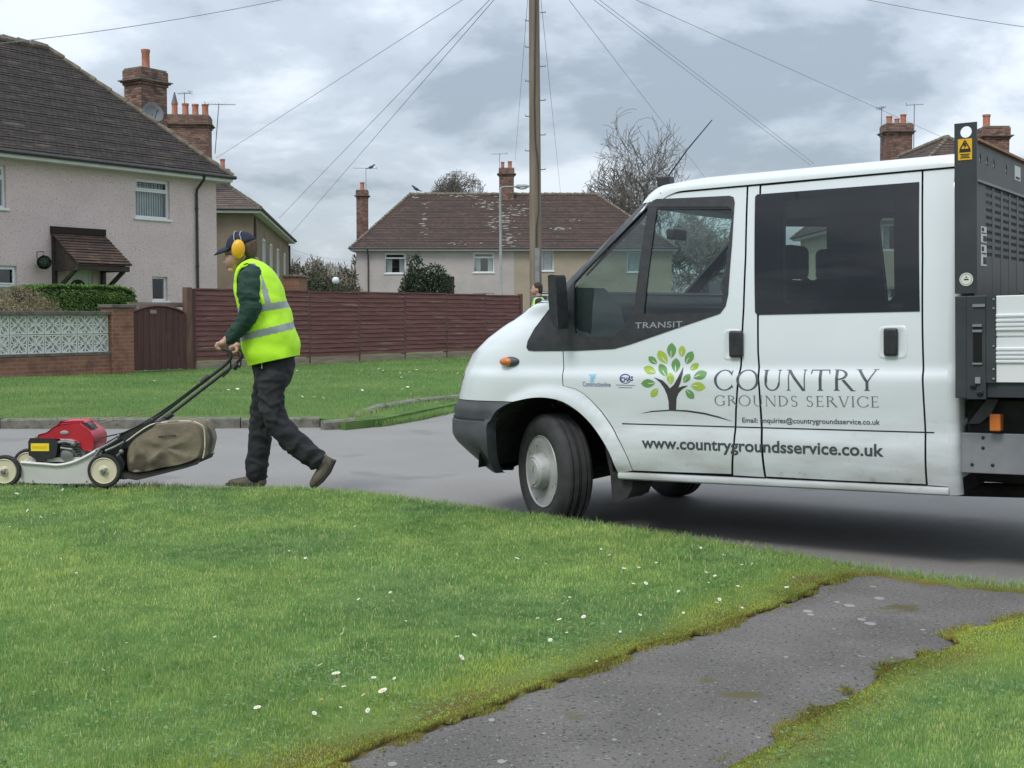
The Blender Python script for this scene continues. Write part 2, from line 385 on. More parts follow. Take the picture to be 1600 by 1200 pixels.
def pathdist(X, Y):
    """distance to the edge of the path, numpy"""
    pts = np.array(PATH); d = np.full(X.shape, 9.)
    for i in range(len(pts)):
        a = pts[i]; b = pts[(i+1) % len(pts)]; ab = b-a; L = ab@ab+1e-12
        t = np.clip(((X-a[0])*ab[0]+(Y-a[1])*ab[1])/L, 0, 1)
        d = np.minimum(d, np.hypot(X-a[0]-t*ab[0], Y-a[1]-t*ab[1]))
    return d
# road sheet
FARK = [PG(*q, 0) for q in [(-900, 670), (-300, 670), (0, 670), (250, 670), (500, 668), (540, 666), (560, 665), (605, 661), (655, 652), (705, 641), (760, 628), (830, 612)]]
FARK = [(p.x, p.y) for p in FARK]
JL = [(1.0, 20.5), (1.6, 26), (2.1, 34), (2.6, 50), (2.8, 69)]
ROADP = [(-40, FARK[0][1])]+FARK+JL+[(-40, 70), (-40, 73.5), (60, 73.5), (60, 69.5), (10.5, 69), (9.5, 40), (9.5, 26), (11, 19), (14, 16.5), (60, 16)]+[(60, -2), (12, 1.0)]+EDGE[::-1]+[(-30, EDGE[0][1]-.3), (-40, EDGE[0][1]-.3)]
ROADP = [(x, y) for x, y in ROADP]
def flat(name, poly, z, m, step, hole=(), zf=None, x0=None):
    V, T = fill(poly, hole, step, estep=step)
    mb = MB(); mb.add([(x, y, z+(zf(x, y) if zf else 0)) for x, y in V], T); return obj(name, mb, m, smooth=True)
# road: wide triangles are fine
_k = [i for i, p in enumerate(ROADP) if p == (-40, 70)]
V, T = fill(ROADP, (), 4, 6); mb = MB(); mb.add([(x, y, 0) for x, y in V], T); struct(obj('road', mb, m_asph))
# near verge with gentle lumps; its edge rolls down to the road
EA = np.array(EDGE)
def edgedist(X, Y):
    d = np.full(X.shape, 9.)
    for i in range(len(EA)-1):
        a = EA[i]; ab = EA[i+1]-a; L = ab@ab; t = np.clip(((X-a[0])*ab[0]+(Y-a[1])*ab[1])/L, 0, 1)
        d = np.minimum(d, np.hypot(X-a[0]-t*ab[0], Y-a[1]-t*ab[1]))
    return d
def vz(X, Y):
    X = np.asarray(X, float); Y = np.asarray(Y, float)
    z = VG+.012*np.sin(X*2.3+1)*np.sin(Y*1.9)+.007*np.sin(X*6.1)*np.sin(Y*7.3+2)
    e_ = np.clip(edgedist(X, Y)/.12, 0, 1); z = z*(1-(1-e_)**2*.75)
    pd = np.where(np_inpoly(X, Y, PATH), 0, pathdist(X, Y)); k = np.clip(pd/.35, 0, 1); z = z*k+(1-k)*(VG-.012)
    return z
NEAR = [(-5.2, 2.4)]+[p for p in EDGE if -5.3 < p[0] < 4.4]+[(4.3, 2.4)]
NEAR[0] = (-5.2, 2.4); NEAR.insert(1, (-5.2, EDGE[0][1]+.0))
XL = [p for p in EDGE if p[0] <= -5.2]
def verge_mesh(poly, step, name):
    V, T = fill(poly, (), step, step)
    A = np.array(V); z = vz(A[:, 0], A[:, 1])
    pd = pathdist(A[:, 0], A[:, 1]); ins = np_inpoly(A[:, 0], A[:, 1], PATH)
    z = np.where(ins, np.where(pd > .07, VG-.07, VG-.045), z)
    z = np.where(edgedist(A[:, 0], A[:, 1]) < .004, -.01, z)
    c = np.ones((len(A), 4)); nz = np.array([mnoise.fractal(Vector((x*3, y*3, 0)), 1, 2, 4) for x, y in V])
    ms = np.where(ins, 1., np.clip(1-(pd+nz*.12)/.26, 0, 1))[:, None]
    ms2 = np.where(ins, 1., np.clip(1-(pd+nz*.10)/.09, 0, 1))[:, None]
    hf = np.array([mnoise.noise(Vector((x*40, y*40, 4))) for x, y in V])[:, None]; c[:, :3] = (1-ms)*np.array([1, 1, 1])+ms*np.array([1.25, .85, .8])*(1+.5*hf); c[:, :3] = c[:, :3]*(1-ms2)+ms2*np.array([1.2, .52, .65])*(1+.7*hf)
    o = mesh_np(name, np.column_stack([A, z]), [np.array(T, dtype=np.int32)], m_soil, col=c, smooth=True); struct(o); return o
verge_mesh(NEAR, .05, 'verge')
# rest of the verge outside the picture
mb = MB()
for poly in ([(-30, -25), (-5.2, -25), (-5.2, EDGE[0][1]), (-30, EDGE[0][1])], [(-5.2, -25), (4.3, -25), (4.3, 2.4), (-5.2, 2.4)], [(4.3, -25), (12, -25), (12, 2.2), (4.3, 3.4)]):
    mb.add([(x, y, VG-.02) for x, y in poly], [(0, 1, 2, 3)])
o = struct(obj('lawn', mb, m_soil)); a = o.data.color_attributes.new(name='Col', type='FLOAT_COLOR', domain='POINT'); a.data.foreach_set('color', [1.]*4*len(o.data.vertices))
V, T = fill(PATH, (), .07, .06); NPB = len(densify(PATH, .06))
mb = MB(); mb.add([(x, y, VG-.014+.006*mnoise.noise(Vector((x*2, y*2, 3)))-.016*bool(k_ < NPB)) for k_, (x, y) in enumerate(V)], T); struct(obj('footpath', mb, m_path, smooth=True))
# pale flat spots trodden into the path
m_spot = mat('pale_spots', (.21, .205, .195, 1), (.28, .275, .26, 1), rough=.9)
mb = MB()
for (x, y, r) in [(1327, 942, .035), (1374, 930, .035), (1262, 951, .03), (1267, 956, .022), (1346, 963, .026), (1360, 969, .034), (1308, 936, .02), (1303, 977, .012), (1364, 911, .025), (1442, 979, .014), (1283, 1149, .012), (1228, 1021, .014), (768, 1118, .016), (783, 1182, .018), (608+5, 1186, .02), (1527, 925, .01), (1344, 1020, .012), (1350, 1021, .01), (1118, 1060, .008), (1030, 1110, .01), (960, 1150, .012), (1316, 1035, .01), (850, 1140, .011), (1180, 1090, .012)]:
    c = PG(x, y, VG); n = 9; r *= .5; mb.add([(c.x+r*1.15*math.cos(t)*(1+.3*random.random()), c.y+r*1.6*math.sin(t)*(1+.35*random.random()), VG-.0128+.006*mnoise.noise(Vector((c.x*2, c.y*2, 3)))) for t in [2*math.pi*i/n for i in range(n)]], [tuple(range(n))])
struct(obj('path_spots', mb, m_spot))
# far verge, flat plate a little above the road
F0 = PG(300, 578, VG+.02); FE = Vector((.573, .8195, 0)).normalized()
FVE = [(x, y+.10) for x, y in FARK[:5]]+[PG(*q, VG) for q in []]
FVE += [(p.x, p.y) for p in [PG(540, 661, .08), PG(600, 655, .08), PG(655, 646, .06), PG(705, 637, .05), PG(765, 622, .05)]]+[(FARK[-1][0], FARK[-1][1]+.2)]
FARV = [(-40, FARK[0][1]+.1)]+FVE+JL+[(-40, 70)]
FARV[-2] = (2.8, 68.8); FARV[-1] = (-40, 68.8)
V, T = fill(FARV, (), 1.0, .3)
A = np.array(V)
def fz(X, Y): return VG+.02+.03*np.sin(X*.9+1)*np.sin(Y*.7)-.0*X
z = fz(A[:, 0], A[:, 1]); EB = np.array(FVE+JL); dd = np.full(len(A), 9.)
for i in range(len(EB)-1):
    a = EB[i]; ab = EB[i+1]-a; L = ab@ab; t = np.clip(((A[:, 0]-a[0])*ab[0]+(A[:, 1]-a[1])*ab[1])/L, 0, 1); dd = np.minimum(dd, np.hypot(A[:, 0]-a[0]-t*ab[0], A[:, 1]-a[1]-t*ab[1]))
z = np.where(dd < .01, .085, z)
c = np.ones((len(A), 4)); struct(mesh_np('far_verge', np.column_stack([A, z]), [np.array(T, dtype=np.int32)], m_soil, col=c, smooth=True))
# kerb stones along the far side, one stone after another, some tilted by the roots
mb = MB()
KL = densify(FARK[:5], .9, False)
def kstone(a, b, h0, h1, tilt=0, wd=.12, back=0.):
    a = Vector((*a, 0)); b = Vector((*b, 0)); d = (b-a).normalized(); n = Vector((-d.y, d.x, 0)); a += d*.006+n*back; b -= d*.006-n*back
    hs = []
    for p, h in ((a, h0), (b, h1)): hs += [p+Vector((0, 0, -.1)), p+n*0+Vector((0, 0, h-.02)), p+n*.02+Vector((0, 0, h)), p+n*wd+Vector((0, 0, h)), p+n*wd+Vector((0, 0, -.1))]
    mb.add(hs, [(0, 1, 6, 5), (1, 2, 7, 6), (2, 3, 8, 7), (3, 4, 9, 8), (0, 4, 3, 2, 1), (5, 6, 7, 8, 9)])
for i in range(len(KL)-1): kstone(KL[i], KL[i+1], .115+random.uniform(-.008, .008), .115+random.uniform(-.008, .008))
for (a, b, h0, h1, bk) in [((506, 668), (558, 666), .04, .06, .02), ((560, 660), (606, 650), .07, .13, .0), ((607, 649), (655, 641), .11, .12, 0), ((656, 641), (706, 634), .12, .11, 0), ((707, 634), (765, 622), .1, .1, 0)]:
    p = PG(*a, .03); q = PG(*b, .03); kstone((p.x, p.y), (q.x, q.y), h0+.055, h1+.055, back=bk)
struct(obj('kerb', mb, m_kerb))
mb = MB(); sk = FVE+JL
for i in range(len(sk)-1): mb.quad((*sk[i], -.04), (*sk[i+1], -.04), (*sk[i+1], .09), (*sk[i], .09))
o = struct(obj('verge_bank', mb, m_soil)); a = o.data.color_attributes.new(name='Col', type='FLOAT_COLOR', domain='POINT'); a.data.foreach_set('color', [.9]*4*len(o.data.vertices))
# ------------------------------------------------------------------ grass blades
def blades(name, X, Y, Z, h, wd, col, m=m_grass, lean=.55):
    n = len(X); az = rng.uniform(0, 2*np.pi, n); ln = rng.uniform(.1, lean, n)*h; la = rng.uniform(0, 2*np.pi, n)
    wx, wy = np.cos(az)*wd/2, np.sin(az)*wd/2; lx, ly = np.cos(la)*ln, np.sin(la)*ln
    B = np.column_stack([X, Y, Z]); V = np.empty((n, 5, 3))
    V[:, 0] = B+np.column_stack([-wx, -wy, np.zeros(n)-.004]); V[:, 1] = B+np.column_stack([wx, wy, np.zeros(n)-.004])
    V[:, 2] = B+np.column_stack([wx*.8+lx*.35, wy*.8+ly*.35, h*.6]); V[:, 3] = B+np.column_stack([-wx*.8+lx*.35, -wy*.8+ly*.35, h*.6])
    V[:, 4] = B+np.column_stack([lx, ly, h*np.sqrt(np.maximum(.1, 1-(ln/h)**2*.6))])
    i = np.arange(n)[:, None]*5
    C = np.ones((n, 5, 4)); C[:, :, :3] = col[:, None, :]
    o = mesh_np(name, V.reshape(-1, 3), [(i+np.array([0, 1, 2, 3])), (i+np.array([3, 2, 4]))], m, col=C.reshape(-1, 4))
    return o
def nz2(X, Y, s, o=0.):
    """cheap smooth value noise, numpy"""
    x = X*s+o; y = Y*s+o*1.7; xi = np.floor(x).astype(int); yi = np.floor(y).astype(int); fx = x-xi; fy = y-yi
    fx = fx*fx*(3-2*fx); fy = fy*fy*(3-2*fy)
    hsh = lambda a, b: ((np.sin(a*127.1+b*311.7+o)*43758.5453) % 1)
    return (hsh(xi, yi)*(1-fx)+hsh(xi+1, yi)*fx)*(1-fy)+(hsh(xi, yi+1)*(1-fx)+hsh(xi+1, yi+1)*fx)*fy
# sample the verge with density that follows the size on the picture
def sample(n, y0, y1, dens_pow=1.6, xm=.43):
    u = rng.uniform(0, 1, n); p = 1-dens_pow+1
    Y = (y0**p+u*(y1**p-y0**p))**(1/p) if abs(p) > 1e-3 else y0*(y1/y0)**u
    X = rng.uniform(-xm, xm, n)*(Y+.6); return X, Y
X, Y = sample(400000, 3.15, 9.35, 1.5)
k = np_inpoly(X, Y, NEAR) & ~np_inpoly(X, Y, PATH); X = X[k]; Y = Y[k]
# blades fringe a little over the road edge and over the path edge
pd = pathdist(X, Y); ed = edgedist(X, Y)
big = nz2(X, Y, 1.3, 3)*.5+nz2(X, Y, 3.1, 9)*.3+nz2(X, Y, 9., 21)*.2; big = (big-.5)*2
patch = nz2(X, Y, .8, 40)
keep = rng.uniform(0, 1, len(X)) < np.maximum(np.clip((pd+.04*big)/.16, .06, 1), np.where(ed < .16, .8, 0))
X, Y, pd, ed, big, patch = (q[keep] for q in (X, Y, pd, ed, big, patch))
h = (.011+.014*rng.uniform(0, 1, len(X))**1.5)*(1+.45*big)*np.clip(pd/.3, .35, 1); tall = rng.uniform(0, 1, len(X)) < .012; h = np.where(tall, h*1.9, h)
h = h*np.where(ed < .12, 1.35, 1.)*(.8+.55*nz2(X, Y, 5.5, 19)**1.5)
wd = .0026*(.7+.6*rng.uniform(0, 1, len(X)))*(Y/4.)**.75
hue = rng.uniform(0, 1, (len(X), 1)); hue2 = rng.uniform(0, 1, (len(X), 1))
col = np.array([.84, .92, .9])*(1-hue)+np.array([1.25, 1.1, 1.0])*hue
pb = np.clip((nz2(X, Y, 1.9, 77)-.5)*3, -1, 1)[:, None]
cl = np.clip((nz2(X, Y, 7.5, 13)*.5+nz2(X, Y, 19, 27)*.5-.5)*2.6, -1, 1)[:, None]; col = col*(1+.10*pb+.26*cl)*(.82+.36*rng.uniform(0, 1, (len(X), 1))); col[:, 0:1] *= (1+.12*cl); col[:, 2:3] *= (1+.2*np.clip(-pb, 0, 1)); col[:, 0:1] *= (1+.14*np.clip(pb, 0, 1))
dry = (hue2 < .085); col = np.where(dry, np.array([2.6, 1.55, 2.2]), col)
nn = nz2(X, Y, 7, 5)
mo = np.clip((1-(pd-.06*nn)/(.06+.55*nz2(X, Y, 2.4, 15)**1.5))*(.45+1.1*nz2(X, Y, 11, 61)), 0, 1)[:, None]; col = col*(1-mo*.8)+np.array([1.95, 1.30, .70])*mo*.8
br = np.clip(1-(pd-.03*nn)/.08, 0, 1)[:, None]; col = col*(1-br*.75)+np.array([1.1, .72, .62])*br*.75
o = blades('grass', X, Y, vz(X, Y), h, wd, col); tag(o, 'short lawn grass of the near verge, yellowing to moss along the tarmac path', 'grass', kind='stuff')
# ragged tufts hanging over the road edge
n = 9000; t = rng.uniform(0, 1, n); seg = np.diff(EA, axis=0); sl_ = np.hypot(seg[:, 0], seg[:, 1]); cs = np.concatenate([[0], np.cumsum(sl_)])
q = t*cs[-1]; X = np.interp(q, cs, EA[:, 0]); Y = np.interp(q, cs, EA[:, 1]); Y = Y-.03+rng.normal(0, .03, n)
k = np.abs(X) < .45*Y+.5; X = X[k]; Y = Y[k]; n = len(X)
hue = rng.uniform(0, 1, (n, 1)); col = np.array([.8, .95, .9])*(1-hue)+np.array([1.4, 1.05, 1])*hue; col = np.where(rng.uniform(0, 1, (n, 1)) < .12, np.array([2.2, 1.2, 1.6]), col)
o = blades('grass', X, Y, np.full(n, VG*.55), .05+.035*rng.uniform(0, 1, n), .0042*np.ones(n), col, lean=.8); tag(o, 'ragged fringe of longer grass hanging over the near edge of the road', 'grass', kind='stuff')
# moss and dead thatch creeping over the tarmac edge: tiny upright flecks
NL = 100000; pl = np.array([p for p in densify(PATH_L, .01, False)]+[p for p in densify(PATH_R, .01, False)])
ix = rng.integers(0, len(pl), NL); off = rng.normal(.015, .055, NL)*np.where(rng.uniform(0, 1, NL) < .2, 1.9, 1.); an = rng.uniform(0, 2*np.pi, NL)
X = pl[ix, 0]+off*np.cos(an); Y = pl[ix, 1]+off*np.sin(an); nzm = nz2(X, Y, 6, 31)*.6+nz2(X, Y, 17, 51)*.4
pdm = pathdist(X, Y); insd = np_inpoly(X, Y, PATH); sd_ = np.where(insd, -pdm, pdm); k = (rng.uniform(0, 1, NL) < np.clip(1.5-np.where(insd, pdm*17, pdm*5.), 0, 1)) & (nzm > np.where(insd, .47, .16)) & (Y < 8)
X, Y, sd_, nzm = X[k], Y[k], sd_[k], nzm[k]; n = len(X)
hue = rng.uniform(0, 1, (n, 1)); t_ = nz2(X, Y, 4.2, 91)[:, None]
ca = np.where(hue < .58, np.array([1.45, 1.0, .5]), np.where(hue < .72, np.array([.95, .50, .5]), np.where(hue < .9, np.array([.8, .85, .6]), np.array([1.8, 1.3, 1.5]))))
ca = np.where((sd_ < .01)[:, None], ca*np.array([.85, .70, .8]), ca)
ca = ca*(.7+.6*t_); o = blades('moss', X, Y, np.where(sd_ < 0, VG-.016, VG-.016)+np.clip(sd_, 0, .3)*.05, .005+.007*rng.uniform(0, 1, n), .0036*(Y/5.)**.5*(.6+rng.uniform(0, 1, n)), ca, lean=1.0); tag(o, 'yellow and rust coloured moss creeping from the lawn over the tarmac edges', 'moss', kind='stuff')
# weeds: flat rosettes and clover patches
m_weed = mat('weed_leaves', (.075, .16, .045, 1), (.11, .22, .065, 1), rough=.6, scale=8, attr='Col')
VV = []; CC = []
for (px_, py_, n, r) in [(455, 1060, 240, .22), (560, 1050, 140, .2), (880, 980, 170, .28), (930, 985, 120, .2), (400, 865, 120, .25), (660, 1110, 110, .16), (820, 1010, 120, .2), (1120, 905, 130, .22), (300, 1150, 160, .3), (60, 1100, 160, .35), (980, 930, 120, .3), (640, 960, 110, .3), (1380, 1100, 170, .22), (1500, 1090, 200, .3), (1260, 1170, 120, .16), (1180, 880, 90, .25), (230, 820, 90, .3), (860, 880, 110, .3), (380, 1190, 120, .2), (30, 1190, 140, .2)]:
    c = PG(px_, py_, VG)
    for i in range(n):
        x = c.x+random.gauss(0, r*.5); y = c.y+random.gauss(0, r*.7); a = random.uniform(0, 6.28); L_ = random.uniform(.008, .017); z = .012+random.uniform(0, .018)
        d = Vector((math.cos(a), math.sin(a), random.uniform(-.1, .5))).normalized(); s_ = Vector((-d.y, d.x, 0)).normalized()*L_*.42
        if np_inpoly(np.array([x]), np.array([y]), PATH)[0]: continue
        p = Vector((x, y, z)); VV += [p, p+d*L_*.5+s_, p+d*L_, p+d*L_*.5-s_]; k = random.uniform(.75, 1.3); CC += [(k, k*random.uniform(.9, 1.05), k, 1)]*4
A = np.array([tuple(v) for v in VV]); A[:, 2] += vz(A[:, 0], A[:, 1])
o = mesh_np('clover', A, [np.arange(len(A)).reshape(-1, 4)], m_weed, col=np.array(CC)); tag(o, 'patches of low clover and daisy leaves among the near grass', 'ground cover', kind='stuff')
# far verge grass: coarser, longer tufts
n = 170000; u = rng.uniform(0, 1, n); Y = 14.4*(39/14.4)**u; X = rng.uniform(-.45, .42, n)*Y
k = np_inpoly(X, Y, FARV); k &= ((X-F0.x)*FE.y-(Y-F0.y)*FE.x) > .02; X = X[k]; Y = Y[k]; n = len(X)
big = (nz2(X, Y, .7, 3)*.6+nz2(X, Y*1.5, 2.1, 9)*.4-.5)*2
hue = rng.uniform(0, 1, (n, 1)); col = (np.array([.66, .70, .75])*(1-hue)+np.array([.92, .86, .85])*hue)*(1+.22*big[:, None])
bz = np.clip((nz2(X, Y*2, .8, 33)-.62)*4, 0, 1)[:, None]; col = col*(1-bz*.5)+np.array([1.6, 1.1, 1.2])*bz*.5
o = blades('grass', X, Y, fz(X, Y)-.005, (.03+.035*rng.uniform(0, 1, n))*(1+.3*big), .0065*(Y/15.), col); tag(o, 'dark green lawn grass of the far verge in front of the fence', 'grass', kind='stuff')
# grass spilling over the sunken kerb stones
n = 5000; pa = [PG(*q, .02) for q in [(520, 669), (600, 664), (655, 655), (700, 645), (760, 630)]]
t = rng.uniform(0, 1, n)*(len(pa)-1); i = np.minimum(t.astype(int), len(pa)-2); f_ = t-i
PX = np.array([p.x for p in pa]); PY = np.array([p.y for p in pa]); X = PX[i]*(1-f_)+PX[i+1]*f_; Y = PY[i]*(1-f_)+PY[i+1]*f_+rng.uniform(0, .55, n)
hue = rng.uniform(0, 1, (n, 1)); col = np.array([.6, .75, .8])*(1-hue)+np.array([1.2, 1.0, .9])*hue
o = blades('grass', X, Y, np.full(n, .0), .05+.05*rng.uniform(0, 1, n), .008*np.ones(n), col, lean=.8); tag(o, 'rough grass growing over the sunken kerb stones of the far verge', 'grass', kind='stuff')
# daisies
m_petal = mat('daisy_petals', (.80, .80, .78, 1), rough=.5); m_yel = mat('daisy_centre', (.75, .5, .03, 1), rough=.6); m_stem = mat('daisy_stem', (.12, .2, .05, 1))
def daisy_proto(r):
    mb = MB(); n = 13
    for i in range(n):
        a = 2*math.pi*i/n; da = .21
        mb.add([(r*.3*math.cos(a), r*.3*math.sin(a), .0), (r*.85*math.cos(a-da), r*.85*math.sin(a-da), r*.12), (r*1.05*math.cos(a), r*1.05*math.sin(a), r*.10), (r*.85*math.cos(a+da), r*.85*math.sin(a+da), r*.12)], [(0, 1, 2, 3)], 0)
    mb.ball((0, 0, 0), (r*.36, r*.36, r*.2), 8, 4, 1); mb.tube([(0, 0, 0), (.003, 0, -.03)], .0012, 4, 2); return mb
dproto = None
def daisy(x, y, z, s, label, group):
    global dproto
    if dproto is None: dproto = obj('daisy', daisy_proto(.0115), [m_petal, m_yel, m_stem]); o = dproto
    else: o = dproto.copy(); COL.objects.link(o)
    o.location = (x, y, z); o.scale = (s, s, s); o.rotation_euler = (random.gauss(.25, .35), random.gauss(0, .35), random.uniform(0, 6)); tag(o, label, 'flower', group)
ND = [(415, 846, 1), (500, 1040, 1.1), (525, 1053, 1.5), (526, 1064, 1.3), (503, 1092, 1.6), (598, 1080, 1.5), (537, 1073, .8), (652, 976, .9), (604, 1020, 1.1), (584, 1059, .9), (741, 998, 1.1), (714, 1000, .9), (721, 1029, 1.2), (808, 871, 1.1), (838, 868, 1.1), (853, 881, 1.0), (754, 854, .7), (840, 968, .8), (851, 968, .9), (874, 970, 1.), (889, 981, 1.), (873, 955, .8), (912, 966, 1), (943, 975, 1.1), (952, 866, .8), (975, 886, 1.), (990, 910, .9), (998, 884, .8), (1009, 910, 1.), (985, 922, 1), (1026, 936, 1), (963, 907, .8), (1117, 900, .8), (1159, 885, .9), (1207, 913, 1.1), (1229, 915, 1), (1175, 884, .7), (1153, 916, .8), (1240, 901, .8), (939, 857, .7), (17, 761, .9), (26, 771, 1.3), (55, 764, .8), (98, 766, 1), (52, 772, .8), (34, 805, 1.), (43, 802, 1.1), (64, 811, .9), (84, 806, .9), (43, 809, .9), (402, 1100, 1.2), (491, 1112, .8), (890, 930, .7), (860, 1000, .8), (1095, 858, .7), (1130, 868, .6), (1170, 905, .8), (1067, 893, .7), (1060, 925, .8), (805, 950, .6), (1000, 960, .8)]
_r = random.Random(99)
for _ in range(64):
    x_ = _r.choice([_r.gauss(960, 110), _r.gauss(1130, 80), _r.uniform(0, 900), _r.gauss(560, 60)]); y_ = _r.uniform(800, 1130)
    q_ = PG(x_, y_, VG)
    if 0 < x_ < 1600 and np_inpoly(np.array([q_.x]), np.array([q_.y]), NEAR)[0] and not np_inpoly(np.array([q_.x]), np.array([q_.y]), PATH)[0]: ND.append((x_, y_, _r.uniform(.45, .8)))
for (x, y, s) in ND:
    p = PG(x, y, VG+.025); daisy(p.x, p.y, float(vz(p.x, p.y))+.028, s*.85, 'small white daisy open in the near grass verge', 'daisies scattered in the near verge')
FD = [(484, 583), (464, 582), (541, 578), (575, 577), (583, 587), (579, 584), (592, 580), (599, 583), (570, 592), (560, 588), (589, 590), (582, 591), (565, 583), (625, 586), (627, 592), (627, 582), (651, 581), (655, 587), (666, 583), (640, 585), (681, 581), (627, 592), (642, 592), (654, 591), (637, 606), (645, 605), (661, 606), (601, 607), (611, 607), (629, 609), (643, 620), (642, 617), (627, 633), (682, 631), (566, 610), (479, 625), (472, 624), (491, 625), (505, 627), (572, 625), (357, 611), (371, 609), (383, 611), (366, 625), (383, 628), (145, 629), (230, 590), (241, 599), (315, 627), (242, 626), (548, 599), (515, 589), (706, 590), (715, 585)]
for (x, y) in FD:
    p = PG(x, y, VG+.06); daisy(p.x, p.y, float(fz(p.x, p.y))+.065, random.uniform(1.5, 2.4), 'tiny white daisy in the far grass verge below the fence', 'daisies in the far verge')
# ------------------------------------------------------------------ VAN
VF = ray(-2400, 570).normalized(); VN = Vector((VF.y, -VF.x, 0)).normalized()*1
if VN.y < 0: VN = -VN
VU = (-VF).cross(VN).normalized()
_B = P(1495, 768, 6.45); VB0 = _B-VU*(_B.z/VU.z)
VM = Matrix.Identity(4)
for i in range(3): VM[i][0] = -VF[i]; VM[i][1] = VN[i]; VM[i][2] = VU[i]; VM[i][3] = VB0[i]
# van frame: x = -u (rearwards from the back of the cab), y = inwards from the near side, z = up
HW = .985
def smst(a, b, x): t = max(0, min(1, (x-a)/(b-a))); return t*t*(3-2*t)
def Sw(w_):
    s = .024*smst(.965, 1.03, w_)
    if w_ > 1.03: s += .125*((w_-1.03)/.93)**1.7
    if w_ < 1.0: s += .012*smst(.62, .70, w_)*(1-smst(.70, .95, w_))
    if w_ < .60: s += .06*((.60-w_)/.25)**2
    return s
UNK = [(.25, 3.14), (.40, 3.24), (.55, 3.30), (.75, 3.31), (.88, 3.275), (1.0, 3.24), (1.06, 3.21), (1.12, 3.165), (1.2, 3.07), (1.28, 2.94), (1.34, 2.81), (1.38, 2.70), (1.41, 2.60), (1.435, 2.49), (1.7, 2.20), (1.90, 1.98), (2.02, 1.85), (2.1, 1.76)]
def un(w_):
    for i in range(len(UNK)-1):
        if w_ <= UNK[i+1][0] or i == len(UNK)-2:
            a, b = UNK[i], UNK[i+1]; t = (w_-a[0])/(b[0]-a[0]); t = max(0, t)
            # catmull rom between the knots
            p0 = UNK[max(0, i-1)][1]; p3 = UNK[min(len(UNK)-1, i+2)][1]; p1, p2 = a[1], b[1]
            return .5*((2*p1)+(p2-p0)*t*.8+(2*p1*0+(2*p0-5*p1+4*p2-p3)*.8+(1-.8)*(-6*p1+6*p2)/1*1)*t*t*1+((3*p1-p0-3*p2+p3)*.8+(1-.8)*(4*p1-4*p2))*t**3) if False else a[1]+(b[1]-a[1])*t
def CAf(w_): return .80-.54*smst(1.30, 1.435, w_)
SE = 3.1
_tab = {}
def ctab(w_):
    k = round(w_/.005)
    if k not in _tab:
        W = HW-Sw(k*.005); CA = CAf(k*.005); ph = np.linspace(0, 1, 400)**1.5*np.pi/2
        # a little flatter nose higher up
        uu = CA*np.sin(ph)**(2/SE); yy = W*np.cos(ph)**(2/SE); yy[-1] = 0
        s = np.concatenate([[0], np.cumsum(np.hypot(np.diff(uu), np.diff(yy)))]); _tab[k] = (s, uu, yy)
    return _tab[k]
def flare(u, w_):
    r = math.hypot(u-2.361, w_-.40); return .024*(1-smst(.455, .525, r))*smst(.36, .5, w_) if r < .53 else 0.
def qmap(q, w_):
    """q -> (u, s) on the body skin at height w_"""
    uc = un(w_)-CAf(round(w_/.005)*.005)
    if q <= uc: return q, Sw(w_)-flare(q, w_)
    s, uu, yy = ctab(w_); t = q-uc
    u = uc+float(np.interp(t, s, uu)); return u, HW-float(np.interp(t, s, yy))-flare(u, w_)
def qcen(w_): return un(w_)-CAf(round(w_/.005)*.005)+ctab(w_)[0][-1]
def u2q(u, w_):
    uc = un(w_)-CAf(round(w_/.005)*.005)
    if u <= uc: return u
    s, uu, yy = ctab(w_); return uc+float(np.interp(u-uc, uu, s))
def Suw(u, w_): return qmap(u2q(min(u, un(w_)-.005), w_), w_)[1]
def uvp(x, y, off=0.):
    """pixel -> (u, w) on the near body side"""
    s = .03; o = VM.inverted() @ CAM; d = VM.inverted().to_3x3() @ ray(x, y)
    for _ in range(8):
        t = (s-off-o.y)/d.y; p = o+d*t; u, w_ = -p.x, p.z; s2 = Suw(u, w_); s = .5*s+.5*s2
    return u, w_
def uvs(x, y, s):
    o = VM.inverted() @ CAM; d = VM.inverted().to_3x3() @ ray(x, y); t = (s-o.y)/d.y; p = o+d*t; return -p.x, p.z
def QP(pts, step=None):
    r = [uvp(*p) for p in pts]; return [(u2q(u, w_), w_) for u, w_ in r]
def skin(poly, holes=(), off=0., thick=.004, step=.06, mirror=False, estep=.025, mi=0, wrap=True):
    """closed sheet over the body skin: polygon in (q, w); off = metres outwards"""
    V, T = fill(poly, holes, step, estep)
    mb = MB()
    def pos(q, w_, o):
        u, s = qmap(q, w_); e = .004; u1, s1 = qmap(q+e, w_); u2_, s2 = qmap(q, w_+e)
        tx = Vector((-(u1-u), s1-s, 0)); tz = Vector((-(u2_-u), s2-s, e)); n = tx.cross(tz)
        n = n.normalized() if n.length > 1e-9 else Vector((0, -1, 0))
        if n.y > .2 or (n.y > -.05 and n.x > 0 and n.z < 0): n = -n
        p = Vector((-u, s, w_))+n*o
        if mirror: p.y = 2*HW-p.y
        return p
    A = [pos(q, w_, off) for q, w_ in V]; n = len(A)
    T2 = [t if mirror else t[::-1] for t in T]
    mb.add(A, T2, mi)
    if thick:
        B = [pos(q, w_, off-thick) for q, w_ in V]; mb.add(B, [t[::-1] for t in T2], mi)
        ec = {}
        for t in T2:
            for i in range(3):
                a, b = t[i], t[(i+1) % 3]; ec[(a, b)] = 1
        for (a, b) in list(ec):
            if (b, a) not in ec: mb.f.append((b, a, a+n, b+n)); mb.m.append(mi); mb.uv.append(None)
    return mb
